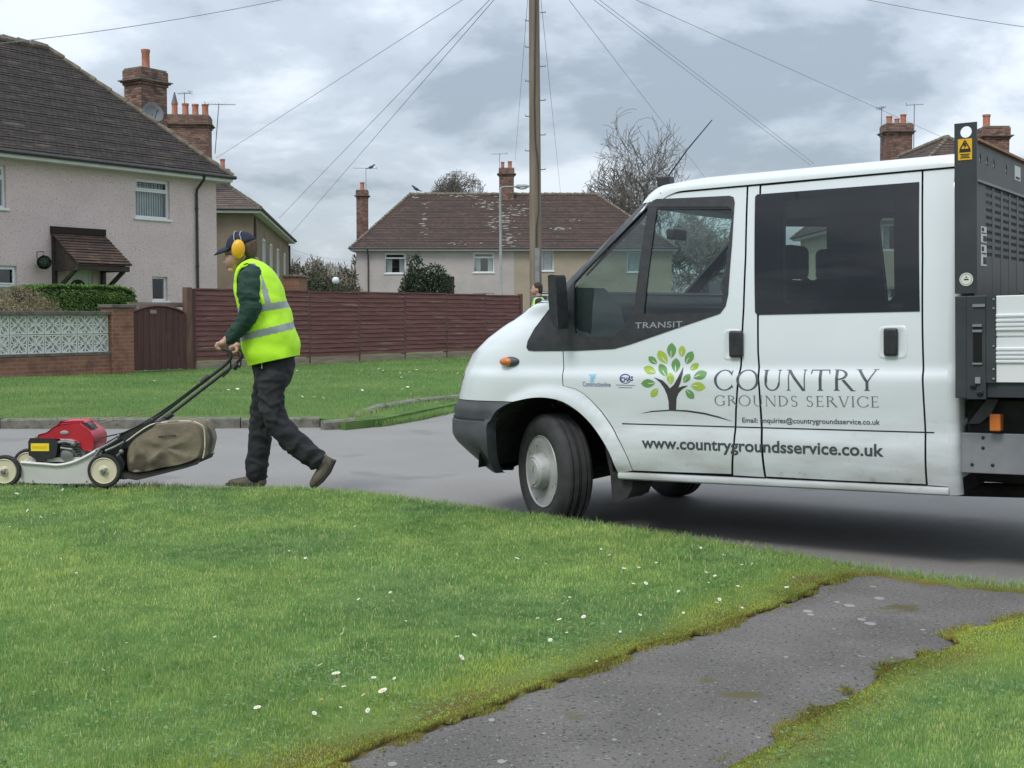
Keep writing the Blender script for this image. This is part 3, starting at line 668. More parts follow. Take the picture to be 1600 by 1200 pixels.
# materials
m_paint = mat('white_paint', (.66, .70, .725, 1), (.70, .735, .755, 1), rough=.28, scale=1.5, coat=.35, spec=.5)
def dirty(m, hgt=.95):
    """road dirt thickening towards the sill: film colour by height on the van"""
    t = m.node_tree; L = t.links.new; b = t.nodes['Principled BSDF']; src = b.inputs['Base Color'].links[0].from_socket
    co = t.nodes.new('ShaderNodeTexCoord'); sp = t.nodes.new('ShaderNodeSeparateXYZ'); L(co.outputs['Object'], sp.inputs[0])
    r = t.nodes.new('ShaderNodeMapRange'); r.inputs[1].default_value = .95; r.inputs[2].default_value = .40; r.inputs[3].default_value = 0; r.inputs[4].default_value = .85; L(sp.outputs[2], r.inputs[0])
    n = t.nodes.new('ShaderNodeTexNoise'); n.inputs['Scale'].default_value = 5; n.inputs['Detail'].default_value = 7
    mp = t.nodes.new('ShaderNodeMapping'); mp.inputs['Scale'].default_value = (.5, 1, 2.2); L(co.outputs['Object'], mp.inputs[0]); L(mp.outputs[0], n.inputs[0])
    rr = t.nodes.new('ShaderNodeMapRange'); rr.inputs[1].default_value = .3; rr.inputs[2].default_value = .7; L(n.outputs[0], rr.inputs[0])
    ml = t.nodes.new('ShaderNodeMath'); ml.operation = 'MULTIPLY'; L(r.outputs[0], ml.inputs[0]); L(rr.outputs[0], ml.inputs[1])
    n2 = t.nodes.new('ShaderNodeTexNoise'); n2.inputs['Scale'].default_value = 38; n2.inputs['Detail'].default_value = 5; L(co.outputs['Object'], n2.inputs[0])
    r3 = t.nodes.new('ShaderNodeMapRange'); r3.inputs[1].default_value = .62; r3.inputs[2].default_value = .75; r3.inputs[4].default_value = .35; L(n2.outputs[0], r3.inputs[0])
    m2 = t.nodes.new('ShaderNodeMath'); m2.operation = 'MULTIPLY'; L(r3.outputs[0], m2.inputs[0]); L(r.outputs[0], m2.inputs[1])
    ad = t.nodes.new('ShaderNodeMath'); ad.operation = 'ADD'; ad.use_clamp = True; L(ml.outputs[0], ad.inputs[0]); L(m2.outputs[0], ad.inputs[1])
    mx = t.nodes.new('ShaderNodeMix'); mx.data_type = 'RGBA'; L(ad.outputs[0], mx.inputs[0]); L(src, mx.inputs[6]); mx.inputs[7].default_value = (.33, .32, .29, 1); L(mx.outputs[2], b.inputs['Base Color'])
    a2 = t.nodes.new('ShaderNodeMath'); a2.operation = 'MULTIPLY_ADD'; L(ad.outputs[0], a2.inputs[0]); a2.inputs[1].default_value = .5; a2.inputs[2].default_value = .27; L(a2.outputs[0], b.inputs['Roughness'])
dirty(m_paint)
m_blk = mat('black_plastic', (.022, .023, .025, 1), (.035, .036, .038, 1), rough=.42, scale=20, spec=.45)
m_gblk = mat('black_gloss', (.012, .012, .014, 1), rough=.12)
m_bump = mat('grey_bumper_plastic', (.052, .056, .062, 1), (.07, .073, .078, 1), rough=.5, scale=9, bump=.15, bscale=400)
m_rub = mat('rubber', (.022, .022, .024, 1), (.04, .039, .038, 1), rough=.8, scale=14)
m_steelg = mat('wheel_steel', (.33, .33, .325, 1), (.46, .46, .45, 1), rough=.5, metal=.25, scale=9, speck=((.2, .17, .13, 1), 25, .62))
m_dark = mat('dark_underside', (.012, .012, .013, 1), (.03, .028, .027, 1), rough=.85, scale=10)
m_frit = mat('frit_black', (.006, .006, .007, 1), rough=.9, spec=.05)
m_gap = mat('gap_shade_dark', (.012, .013, .015, 1), rough=.7)  # near-black for gaps, holes and drawn-in shadow lines
m_int = mat('cab_trim', (.030, .034, .036, 1), (.045, .05, .052, 1), rough=.7, scale=8)
m_seat = mat('seat_cloth', (.028, .036, .042, 1), (.045, .055, .06, 1), rough=.9, scale=40)
m_glass = glassmat('cab_glass', (.66, .78, .76, 1), base=.015)
m_glassd = glassmat('tinted_glass', (.50, .57, .56, 1), base=.02)
m_amber = mat('amber_lens', (.52, .14, .035, 1), (.60, .19, .05, 1), rough=.2)
m_hb = mat('headboard_paint', (.030, .034, .040, 1), (.045, .049, .055, 1), rough=.45, scale=5, speck=((.10, .10, .10, 1), 60, .72))
m_alu = mat('white_aluminium', (.68, .70, .71, 1), (.74, .75, .755, 1), rough=.35, scale=3)
m_galv = mat('galvanised_rail', (.20, .21, .225, 1), (.27, .28, .29, 1), rough=.55, metal=.2, scale=6)
van = thing('crew_cab_truck', 'white crew cab tipper van with a tree emblem and lettering on its side', 'van', VM)
V_ = lambda name, mb, m, parent=None, **k: obj(name, mb, m, parent or van, **k)
# outlines on the side, read off the photograph
FDOOR = QP([(888, 466), (880, 548), (880, 603), (900, 608.5), (913, 616), (925, 627), (939, 642), (951.5, 659), (961, 675), (969.5, 692), (976, 705), (982, 718), (989, 735.5), (1066, 738.5), (1143, 741), (1146, 690), (1149, 640), (1157, 570), (1161, 480), (1164, 400), (1167, 291), (1090, 298), (1020, 306), (1010, 318), (953, 386), (906, 443)])
RDOOR = QP([(1189, 290), (1187, 400), (1185.5, 550), (1187.5, 610), (1191, 660), (1197, 745), (1320, 751.5), (1447, 757), (1445, 700), (1441.5, 610), (1440.5, 520), (1440.5, 400), (1440.5, 267)])
WIN = [uvp(*p) for p in [(1012, 323), (1139, 323), (1143.5, 327), (1145, 333), (1128, 480), (1125, 486), (1114, 489), (990, 491), (975, 508), (960, 526), (908, 527), (899, 521), (896, 505), (898, 441)]]
WIN = [(u2q(*p), p[1]) for p in WIN]
TRIM = QP([(823, 543), (825, 533), (836, 513), (852, 492), (868, 472), (884, 458), (945, 384), (1001, 319), (1009, 313), (1080, 309), (1140, 306), (1146, 308), (1148, 316), (1144, 380), (1138, 460), (1134, 478), (1125, 490), (1060, 512), (985, 538), (960, 545), (900, 548), (835, 548.5), (826, 547.5)])
RWIN = QP([(1192, 309), (1431, 290.5), (1432.5, 480), (1192, 485)])
RGL = QP([(1183, 304), (1436.5, 284.5), (1437.5, 486.5), (1184, 492), (1180, 488), (1179, 400), (1180, 308)])
RFR = QP([(1224, 318), (1232, 309), (1385, 298), (1397, 305), (1398, 462), (1390, 470), (1232, 474), (1224, 468)])
ARCH = [(767, 737), (766.5, 670), (777, 646), (788, 635), (801, 627.5), (831, 621.5), (858, 622), (882, 629), (906, 645), (927, 667), (945, 694), (956, 716), (967, 740)]
q_f = lambda w_: (qcen(w_), w_)
def shrink(poly, d):
    """move a closed polygon inwards by d"""
    n = len(poly); ar = sum(poly[i][0]*poly[(i+1) % n][1]-poly[(i+1) % n][0]*poly[i][1] for i in range(n)); sg = 1 if ar > 0 else -1; r = []
    for i in range(n):
        a, b, c = Vector(poly[i-1]), Vector(poly[i]), Vector(poly[(i+1) % n]); e1 = (b-a).normalized(); e2 = (c-b).normalized()
        n1 = Vector((-e1.y, e1.x))*sg; n2 = Vector((-e2.y, e2.x))*sg; m = n1+n2; m = m/max(.35, m.length_squared/2) if m.length > 1e-6 else n1
        p = b+m*d; r.append((p.x, p.y))
    return r
WSB = 1.435       # windscreen base height
# front body: wings and bonnet, one skin from the near door round the nose to the far door
def fender_poly():
    lo = QP([(880, 470), (880, 548), (880, 603), (900, 608.5), (913, 616), (925, 627), (939, 642), (951.5, 659), (961, 675), (969.5, 692), (976, 705), (982, 718), (989, 735.5), (967, 739)])
    lo = list(lo)
    lo = [(q+.004, w_) for q, w_ in lo]
    ar = QP([tuple(v) for v in spline([(956, 716), (945, 694), (927, 667), (906, 645), (882, 629), (858, 622), (831, 621.5), (801, 627.5)], 5)])
    w0 = ar[-1][1]; q0 = ar[-1][0]
    fr = [(q0+(qcen(w0)-q0)*t, w0-.0*t) for t in (.1, .3, .5, .7, .9, 1)]
    up = [(qcen(w_), w_) for w_ in np.linspace(w0, WSB, 26)[1:]]
    q1 = lo[0][0]; bk = [(qcen(WSB)+(q1-qcen(WSB))*t, WSB+(lo[0][1]-WSB)*t) for t in (.2, .4, .6, .8)]
    return lo+ar+fr+up+bk
FP_ = fender_poly()
def finefill(poly, holes=()):
    return fill(poly, holes, .05, .025, .022)
def skin2(poly, holes=(), off=0., thick=.004, mirror=False, stepy=.022, step=.045):
    global fill
    f0 = fill; fill = lambda p, h, s, e: f0(p, h, step, .022, stepy)
    try: r = skin(poly, holes, off, thick, mirror=mirror)
    finally: fill = f0
    return r
for mir in (False, True):
    V_('front_wing', skin2(FP_, (), 0, .004, mir), m_paint, smooth=True)
    fd = V_('front_door', skin2(shrink(FDOOR, .0020), [WIN], .0, .004, mir), m_paint, smooth=True)
    V_('window_trim', skin(TRIM, [shrink(WIN, .001)], .0045, .012, mirror=mir), m_blk, fd, smooth=True)
    V_('window', skin(shrink(WIN, -.004), (), -.009, 0, mirror=mir, step=.12), m_glass, fd, smooth=True)
    # upright bar between the quarter light and the door glass
    bar = QP([(1013, 323), (1027, 323), (1006, 491), (990, 491)]); V_('window_bar', skin(bar, (), .002, .014, mirror=mir), m_blk, fd, smooth=True)
    top = QP([(1012, 321), (1143, 320), (1145, 327), (1027, 327.5), (1011, 327)]); V_('window_seal', skin(top, (), .001, .01, mirror=mir), m_gblk, fd, smooth=True)
    rd = V_('rear_door', skin2(shrink(RDOOR, .0020), [RWIN], .0, .004, mir), m_paint, smooth=True)
    V_('window', skin(RGL, (), .0045, 0, mirror=mir, step=.12), m_glassd, rd, smooth=True)
    V_('window_border', skin(RGL, [RFR], .0030, 0, mirror=mir), m_frit, rd, smooth=True)
    # dark inner lining seen in the shut lines and through the far glass
    top_ = [(0.02, 1.965), (1.72, 1.945)]
    LIN = [(.03, .42), (.03, 1.97)]+[(u, 1.965) for u in (.5, 1., 1.5)]+QP([(1010, 312), (880, 466), (880, 548)])+[(2.24, .80), (2.10, .74), (1.98, .6), (1.9, .45), (1.88, .42)]
    wh = shrink(WIN, -.004); rh = shrink(RFR, 0)
    V_('door_lining', skin(LIN, [wh, rh], -.03, .012, mirror=mir, step=.15, estep=.08), m_int, smooth=True)
    # body side: pillar between the doors, strip over the doors, rear pillar
    def strip(px): V_('body_side', skin2(QP(px), (), 0, .004, mir), m_paint, smooth=True)
    strip([(1169.5, 291), (1166.5, 400), (1163.5, 480), (1159.5, 570), (1151.5, 640), (1148.5, 690), (1146, 742.5), (1194, 745.5), (1188, 660), (1185, 610), (1183, 550), (1184.5, 400), (1186.5, 289.5)])
    C_ = QP([(1443, 266), (1443, 400), (1443, 520), (1444, 610), (1447.5, 700), (1450, 758)]); C_ = C_+[(.045, C_[-1][1]-.003), (.045, C_[0][1])]
    V_('rear_pillar', skin2(C_, (), 0, .004, mir), m_paint, smooth=True)
    # sill
    a = QP([(967, 740), (989, 738.5), (1143, 743.5), (1197, 748), (1447, 760), (1470, 761)]); mbs = MB()
    n = 24; u0 = a[0][0]; u1 = .045; wtop = lambda u: a[1][1]+(a[4][1]-a[1][1])*(u0-u)/(u0-.18) if u0 != u1 else 0
    prof = [(.0, 0), (-.014, -.004), (-.018, -.02), (-.012, -.034), (.012, -.044), (.06, -.046), (.06, .0)]
    rows = []
    for i in range(n+1):
        u = u0+(u1-u0)*i/n; wt = wtop(u)
        rows += [Vector((-u, (Sw(wt)+dy) if not mir else 2*HW-(Sw(wt)+dy), wt+dz)) for dy, dz in prof]
    k = len(prof); fs = [(i*k+j, i*k+(j+1) % k, (i+1)*k+(j+1) % k, (i+1)*k+j) for i in range(n) for j in range(k)]+[tuple(range(k)), tuple(range(n*k, n*k+k))[::-1]]
    mbs.add(rows, fs if mir else [f[::-1] for f in fs]); V_('sill', mbs, m_paint, smooth=True)
    # groove along the doors, its shade laid on as a thin dark strip
    ga = uvp(972, 662); gb = uvp(1460, 676); gp = MB(); n = 30; G0 = []
    for i in range(n+1):
        u = ga[0]+(gb[0]-ga[0])*i/n; w_ = ga[1]+(gb[1]-ga[1])*i/n; s = Suw(u, w_)-.0012
        for dw in (-.0035, .0035): G0.append(Vector((-u, s if not mir else 2*HW-s, w_+dw)))
    gp.add(G0, [(i*2, i*2+1, i*2+3, i*2+2) if mir else (i*2, i*2+2, i*2+3, i*2+1) for i in range(n)]); V_('door_groove_shade', gp, m_gap)
    # handles: pressed recess and the black pull
    for dparent, (r0, r1, h0, h1) in ((fd, ((1131, 514), (1157, 563), (1141.5, 517), (1162.5, 558))), (rd, ((1372, 509), (1418, 561), (1382.5, 513), (1404, 556)))):
        ra, rb = uvp(*r0), uvp(*r1); cx_, cz_ = (ra[0]+rb[0])/2, (ra[1]+rb[1])/2; rx_, rz_ = abs(ra[0]-rb[0])/2, abs(ra[1]-rb[1])/2
        # raised lip ring with a hollow look: shallow dish
        mbh = MB(); n = 28; ringp = []
        lay = [(1.0, .0006), (.94, .003), (.86, .0035), (.78, -.0015), (.0, -.0025)]
        for f_, o_ in lay:
            for j in range(n):
                t = 2*math.pi*j/n; cx2 = math.copysign(abs(math.cos(t))**.35, math.cos(t)); sz2 = math.copysign(abs(math.sin(t))**.35, math.sin(t))
                u = cx_+rx_*f_*cx2; w_ = cz_+rz_*f_*sz2; s = Suw(u, w_)-o_-(.0025 if f_ < .8 else 0); ringp.append(Vector((-u, s if not mir else 2*HW-s, w_)))
        fs = [(i*n+j, i*n+(j+1) % n, (i+1)*n+(j+1) % n, (i+1)*n+j) for i in range(len(lay)-1) for j in range(n)]
        mbh.add(ringp, fs if not mir else [f[::-1] for f in fs]); V_('handle_recess', mbh, m_paint, dparent, smooth=True)
        ha, hb = uvp(*h0), uvp(*h1); s = Suw(ha[0], ha[1]); mbh = MB(); y0, y1 = s-.034, s-.004
        if mir: y0, y1 = 2*HW-y1, 2*HW-y0
        mbh.box(-max(ha[0], hb[0]), -min(ha[0], hb[0]), y0, y1, min(ha[1], hb[1]), max(ha[1], hb[1])); V_('handle', mbh, m_blk, dparent, bevel=.012, bseg=4, smooth=True)
# A-pillar outer strip and windscreen
for mir in (False, True):
    ap = QP([(868, 472), (884, 457), (945, 383), (1000, 318.5), (1008, 311), (1012, 305)])
    ou = [(u2q(un(w_)-.10, w_), w_) for u, w_ in [(0, p[1]) for p in ap]][::-1]
    V_('windscreen_pillar', skin(ap+ou, (), .001, .02, mirror=mir), m_blk, smooth=True)
wsp = [(u2q(un(w_)-.09, w_), w_) for w_ in np.linspace(WSB+.005, 1.965, 12)]+[(qcen(w_), w_) for w_ in np.linspace(1.965, WSB+.005, 12)]
for mir in (False, True): V_('windscreen', skin(wsp, (), -.004, 0, mirror=mir, step=.1), m_glass, smooth=True)
# cowl
mb = MB(); n = 20; c0 = [Vector((-qmap(q, WSB)[0], qmap(q, WSB)[1], WSB)) for q in np.linspace(u2q(2.26, WSB), qcen(WSB), n)]; c0 += [Vector((p.x, 2*HW-p.y, p.z)) for p in c0[::-1][1:]]
mb.add([p+Vector((.0, 0, .004)) for p in c0]+[Vector((p.x+.16, min(max(p.y, .15), 2*HW-.15), WSB-.03)) for p in c0], [(i, i+1, i+1+len(c0), i+len(c0)) for i in range(len(c0)-1)]); V_('cowl', mb, m_blk)
# bumper
def bumper():
    mb = MB(); W0 = uvp(801, 628)[1]
    ws = np.linspace(.365, W0-.003, 26)
    lowq = uvp(768, 700)[0]
    rows = []
    for w_ in ws:
        # rear end of the bumper follows the wheel arch
        pts = [tuple(v) for v in spline([(768, 738), (766.5, 712), (767, 670), (776, 646), (788, 634), (801, 628)], 4)]
        aw = [uvp(*p) for p in pts]; aw.sort(key=lambda p: p[1]); ub = float(np.interp(w_, [p[1] for p in aw], [p[0] for p in aw]))
        q0 = u2q(ub, w_); qs = np.linspace(q0, qcen(w_), 30)
        inset = .0
        tuck = 0. if w_ > .60 else -.17*((.60-w_)/.235)**1.3
        bulge = .020 if w_ > .70 else .034
        bulge *= smst(W0+.002, W0-.06, w_) if w_ > W0-.06 else 1
        row = []
        for q in qs:
            u, s = qmap(q, w_); e = .01; u1, s1 = qmap(q+e, w_); tx = Vector((-(u1-u), s1-s, 0)).normalized(); nn = Vector((tx.y, -tx.x, 0))
            if nn.y > 0 and q < qcen(w_)-.4: nn = -nn
            if nn.x > 0: nn = Vector((-abs(nn.x), nn.y, 0))
            row.append(Vector((-u, s, w_))+nn*(bulge+tuck*min(1, abs(nn.x)*1.3)))
        row += [Vector((p.x, 2*HW-p.y, p.z)) for p in row[::-1]]; rows.append(row)
    k = len(rows[0]); V = [p for r in rows for p in r]
    mb.add(V, [(i*k+j, (i+1)*k+j, (i+1)*k+j+1, i*k+j+1) for i in range(len(rows)-1) for j in range(k-1)])
    # inner lips
    for r_, dz in ((rows[-1], 0), (rows[0], 0)):
        inn = [Vector((p.x+.12*(1 if abs(p.y-HW) < .75 else .3), HW+(p.y-HW)*.93, p.z)) for p in r_]; mb.add(r_+inn, [(j, j+1, j+1+k, j+k) for j in range(k-1)])
    for col_ in (0, k-1):
        e0 = [r_[col_] for r_ in rows]; inn = [Vector((p.x, HW+(p.y-HW)*.9, p.z)) for p in e0]; n = len(e0); mb.add(e0+inn, [(j, j+1, j+1+n, j+n) for j in range(n-1)])
    return mb
bmp = V_('front_bumper', bumper(), m_bump, smooth=True, auto=25)
ws_ = [.709, .702]
mb = MB(); pts = []
for q in np.linspace(u2q(2.80, .705), qcen(.705), 30): u, s = qmap(q, .705); pts.append(Vector((-u, s, .706)))
pts += [Vector((p.x, 2*HW-p.y, p.z)) for p in pts[::-1]]
cx0 = Vector((-2.4, HW, .706)); mb.tube([cx0+(p-cx0)*1.0+Vector(((p-cx0).x*.016, (p-cx0).y*.033, 0)) for p in pts], .004, 6); V_('bumper_groove', mb, m_gap, bmp)
# grille and headlamps on the nose (hidden from the photographer)
mb = MB()
gq = [(qcen(w_)-.5, w_) for w_ in (.86, 1.02)]+[(qcen(w_), w_) for w_ in (1.02, .86)]
for mir in (False, True):
    V_('grille', skin(gq, (), .004, .008, mirror=mir, step=.1), m_blk, smooth=True)
    hq = [(qcen(w_)-dq, w_) for dq, w_ in ((.52, .86), (.52, 1.02), (.62, 1.12), (.80, 1.08), (.86, .98), (.80, .87))]
    V_('headlight', skin(hq, (), .005, .008, mirror=mir, step=.1), m_steelg, smooth=True)
# roof
WG = [uvp(x, y)[1] for x, y in ((1100, 295), (1460, 263))]
def roof():
    mb = MB(); nu = 40; ns = 36; V = []
    uu_ = np.array(ctab(1.965)[1]); yy_ = np.array(ctab(1.965)[2]); uc = un(1.965)-CAf(1.965)
    for i in range(nu+1):
        t = i/nu; t = 1-(1-t)**1.5
        for j in range(ns+1):
            a = math.pi*j/ns; c = math.cos(a); s_ = math.sin(a)
            yl = math.copysign(abs(c)**.42, c); ya = abs(yl)
            uF = uc+float(np.interp(ya*(HW-Sw(1.965)), yy_[::-1], uu_[::-1]))+.012 if ya < .999 else uc+.03
            u = -.012+(uF+.012)*t; wg = WG[1]+(WG[0]-WG[1])*(u-.11)/(1.35-.11)
            fr = smst(.45, .0, uF-u); re = smst(.07, -.012, u); dro = max(0, 1-(uF-u)/.16)
            h = .098*(1-fr*.35)*(1-re**2*.75); W = HW-Sw(wg)+.012
            z = wg+h*s_**.62*(.80+.20*s_); z = z+(1.962-z)*dro**2.2
            V.append(Vector((-u, HW-W*yl, z)))
    k = ns+1
    mb.add(V, [(i*k+j, i*k+j+1, (i+1)*k+j+1, (i+1)*k+j) for i in range(nu) for j in range(ns)])
    return mb
V_('roof', roof(), m_paint, smooth=True, auto=60)
mb = MB(); mb.box(-1.68, -.04, .15, 2*HW-.15, 1.950, 1.957); V_('roof_lining', mb, m_int)
# dark tube standing in for the gutter's shadow line under the roof edge
for mir in (False, True):
    pts = []
    for u in np.linspace(1.68, .02, 24):
        wg = WG[1]+(WG[0]-WG[1])*(u-.11)/(1.35-.11); s = Sw(wg)-.001; pts.append((-u, s if not mir else 2*HW-s, wg-.004))
    mb = MB(); mb.tube(pts, .0055, 6); V_('gutter_shadow_line', mb, m_gap)
    px = [(1004, 313), (1014, 304.5), (1100, 297), (1167, 290.3), (1440, 266.2), (1478, 263.0), (1478, 256), (1440, 259), (1167, 283), (1100, 289), (1030, 293), (1010, 302)]
    V_('body_side', skin(QP([(1008, 309.5), (1016, 303), (1100, 295.5), (1167, 289), (1440, 264.8), (1476, 261.6), (1476, 255), (1440, 257), (1167, 280), (1100, 286), (1030, 292), (1012, 301)]), (), .0, .004, mirror=mir), m_paint, smooth=True)
# cab back with rounded corners
mb = MB(); rows = []; ws = np.linspace(.385, 2.03, 40)
for w_ in ws:
    s0 = Sw(w_)+(.0 if w_ < 1.97 else (w_-1.97)*1.2); row = []
    for a in np.linspace(0, math.pi/2, 8): row.append(Vector((-.045+.05*math.sin(a)*1.0, s0+.05*(1-math.cos(a)), w_)))
    row += [Vector((.005, y, w_)) for y in ((s0+.2, .6, HW) if w_ > .5 else (s0+.06, s0+.07, s0+.08))]; row += [Vector((p.x, 2*HW-p.y, p.z)) for p in row[::-1][0 if w_ <= .5 else 0:]]; rows.append(row)
k = len(rows[0]); mb.add([p for r in rows for p in r], [(i*k+j, i*k+j+1, (i+1)*k+j+1, (i+1)*k+j) for i in range(len(rows)-1) for j in range(k-1) if not (ws[i+1] < .52 and abs(j-(k//2-1)) < 1)])
V_('cab_back', mb, m_paint, smooth=True, auto=60)
mb = MB(); mb.box(.006, .012, .30, 2*HW-.30, 1.42, 1.86); V_('back_window', mb, m_gblk, bevel=.03)
# wheel-arch liner, floor and underside
mb = MB(); hub_u, hub_w = 2.412, .395
n = 20
for mir in (False, True):
    pts = [(hub_u+.47*math.cos(a)*1.0, hub_w+.46*math.sin(a)) for a in np.linspace(.02, math.pi-.05, n)]
    A = [Vector((-u, .035 if not mir else 2*HW-.035, w_)) for u, w_ in pts]; Bq = [Vector((-u, .50 if not mir else 2*HW-.50, w_)) for u, w_ in pts]
    mb.add(A+Bq, [(i, i+1, i+1+n, i+n) for i in range(n-1)]); mb.add(Bq, [tuple(range(n))])
V_('wheel_arch_liner', mb, m_dark)
mb = MB(); mb.box(-1.90, -.02, .10, 2*HW-.10, .385, .47); mb.box(-2.95, -1.9, .5, 2*HW-.5, .42, .75); mb.box(-2.9, -2.0, .52, 2*HW-.52, .75, 1.0)
V_('floor_pan', mb, m_dark)
mb = MB()
for y in (.55, 2*HW-.63): mb.box(-2.9, 3.0, y, y+.07, .40, .56)
mb.tube([(-1.9, .75, .33), (-.2, .75, .33), (.8, .8, .35)], .04, 10); mb.box(-1.5, -.8, 1.2, 1.6, .24, .42); mb.tube([(-hub_u, .3, .34), (-hub_u, 2*HW-.3, .34)], .05, 8)
V_('chassis_rail', mb, m_dark)
# mudflap behind the front wheel
mf = [uvs(x, y, .06) for x, y in [(942, 690), (953, 697), (967, 739), (985, 741), (986, 762), (980, 777), (966, 783), (956, 780), (953, 742)]]
mb = MB(); mb.prism([(-u, .07, w_) for u, w_ in mf], (0, .26, 0)); V_('mudflap', mb, m_rub, bevel=.004)
mb = MB(); mb.prism([(-u, 2*HW-.07, w_) for u, w_ in mf], (0, -.26, 0)); V_('mudflap', mb, m_rub, bevel=.004)
# indicator on the wing
ia = uvp(797, 565); ib = uvp(811, 566); s = Suw(*ia)
Mi_ = Matrix.Translation((-ia[0], s-.008, ia[1]))
mb = MB(); mb.ball((.006, .004, 0), (.064, .026, .030), 20, 12, 0); ind = V_('indicator_base', mb, m_bump, smooth=True); ind.matrix_local = Mi_
mb = MB(); mb.ball((-.016, -.006, 0), (.048, .030, .026), 20, 12, 0); il = V_('side_indicator', mb, m_amber, ind, smooth=True)
# wheels
def wheel(label=None):
    tw = thing('x', 'x', 'x')  # placeholder removed below
    bpy.data.objects.remove(tw)
    R_, wt = .345, .20
    # local: axis along -y (outer face towards -y)
    Mx = Matrix.Rotation(R(90), 4, 'X')   # z -> -y
    root = bpy.data.objects.new('wheel', None); COL.objects.link(root); root.parent = van
    mb = MB(); prof = [(.205, -.07), (.215, .085), (.245, .100), (.290, .104), (.318, .094), (.333, .078)]
    tread = []
    for k_, (a, b) in enumerate([(.333, .078), (.343, .066), (.345, .050), (.334, .048), (.334, .040), (.345, .038), (.346, .012), (.335, .010), (.335, .002), (.346, 0)]): tread.append((a, b))
    full = [(.205, .0), (.212, .082), (.24, .100), (.268, .106), (.30, .103), (.325, .088)]+tread
    full = full+[(r, -h) for r, h in full[::-1]]
    mb.lathe(full, Mx, 64); obj('tyre', mb, m_rub, root, smooth=True, auto=30)
    mb = MB(); rim = [(.207, .085), (.214, .092), (.217, .088), (.205, .060), (.198, .030), (.190, .024), (.182, .040), (.176, .062), (.165, .068), (.145, .060), (.128, .050), (.118, .058)]
    mb.lathe(rim, Mx, 48)
    mb.lathe([(.114, .050), (.110, .112), (.102, .138), (.090, .147), (.082, .144), (.074, .151), (0, .155)], Mx, 36)
    obj('rim', mb, m_steelg, root, smooth=True, auto=35)
    mb = MB()
    for i in range(12):
        a = 2*math.pi*i/12; c = Vector((.177*math.cos(a), 0, .177*math.sin(a))); mb.ball((c.x, -.058, c.z), (.021, .014, .021), 12, 6)
    obj('vent_holes', mb, m_dark, root, smooth=True)
    mb = MB()
    for i in range(5):
        a = 2*math.pi*(i+.3)/5; mb.tube([(.130*math.cos(a), -.045, .130*math.sin(a)), (.130*math.cos(a), -.070, .130*math.sin(a))], .011, 6)
    obj('wheel_nut', mb, m_steelg, root)
    return root
def copyt(o, parent=None):
    c = o.copy(); COL.objects.link(c)
    if parent: c.parent = parent
    for ch in [x for x in bpy.data.objects if x.parent == o]: copyt(ch, c)
    return c
wh = wheel()
Wl = lambda u, s, w_, ang, flip=False: Matrix.Translation((-u, s, w_)) @ Matrix.Rotation(ang, 4, 'Z')
hz = .352/VU.z+.021*hub_u+.0
hubz = (.345-(-.021)*0)  # world height of the axle
def axlew(u, s): # local w so that the world height is .345
    base = VM @ Vector((-u, s, 0)); return (.343-base.z)/VU.z
wh.matrix_local = Wl(hub_u, .165, axlew(hub_u, .165), R(-33))
w2 = copyt(wh); w2.matrix_local = Wl(hub_u, 2*HW-.165, axlew(hub_u, 1.8), R(180-30))
w3 = copyt(wh); w3.matrix_local = Wl(-1.18, .13, axlew(-1.18, .13), 0)
w4 = copyt(wh); w4.matrix_local = Wl(-1.18, 2*HW-.13, axlew(-1.18, 1.8), R(180))
# door mirror
mb = MB(); mo = [uvs(x, y, -.10) for x, y in [(849, 432), (853, 430.5), (866, 430), (869, 433), (873, 460), (876, 500), (877, 513), (872, 514), (862, 509), (854, 497), (850, 470)]]
mxu = sum(p[0] for p in mo)/len(mo); mo = [(mxu+(p[0]-mxu)*.55-.034, p[1]) for p in mo]; mb.prism([(-u, -.15, w_) for u, w_ in mo], (0, .12, 0)); mir_ = V_('door_mirror', mb, m_blk, bevel=.014, bseg=3, smooth=True)
mg = shrink([(-u, w_) for u, w_ in mo], .012); mxx = max(p[0] for p in mg)
mb = MB(); b0 = uvs(873, 490, 0); mb.box(-b0[0]-.03, -b0[0]+.01, -.04, .06, b0[1]-.03, b0[1]+.03); V_('mirror_arm', mb, m_blk, bevel=.01)
mb = MB(); mb.prism([(-u, 2*HW+.0, w_) for u, w_ in mo], (0, .20, 0)); V_('door_mirror', mb, m_blk, bevel=.014, bseg=3, smooth=True)
# aerial
a0 = Vector((-1.60, .62, 2.055)); ra = VM.inverted() @ P(1033, 275, 7.9); 
def pv(x, y, s):
    u, w_ = uvs(x, y, s); return Vector((-u, s, w_))
base_ = pv(1036, 279, .62); tip = pv(1113, 187, .62)
mb = MB(); mb.tube([base_+Vector((0, 0, -.03)), base_+(tip-base_)*.5, tip], [.006, .0045, .003], 6); V_('radio_aerial', mb, m_blk)
mb = MB(); bb = pv(1043, 281, .62); mb.box(bb.x-.055, bb.x+.03, .58, .66, bb.z-.045, bb.z+.02); V_('aerial_base', mb, m_blk, bevel=.01)
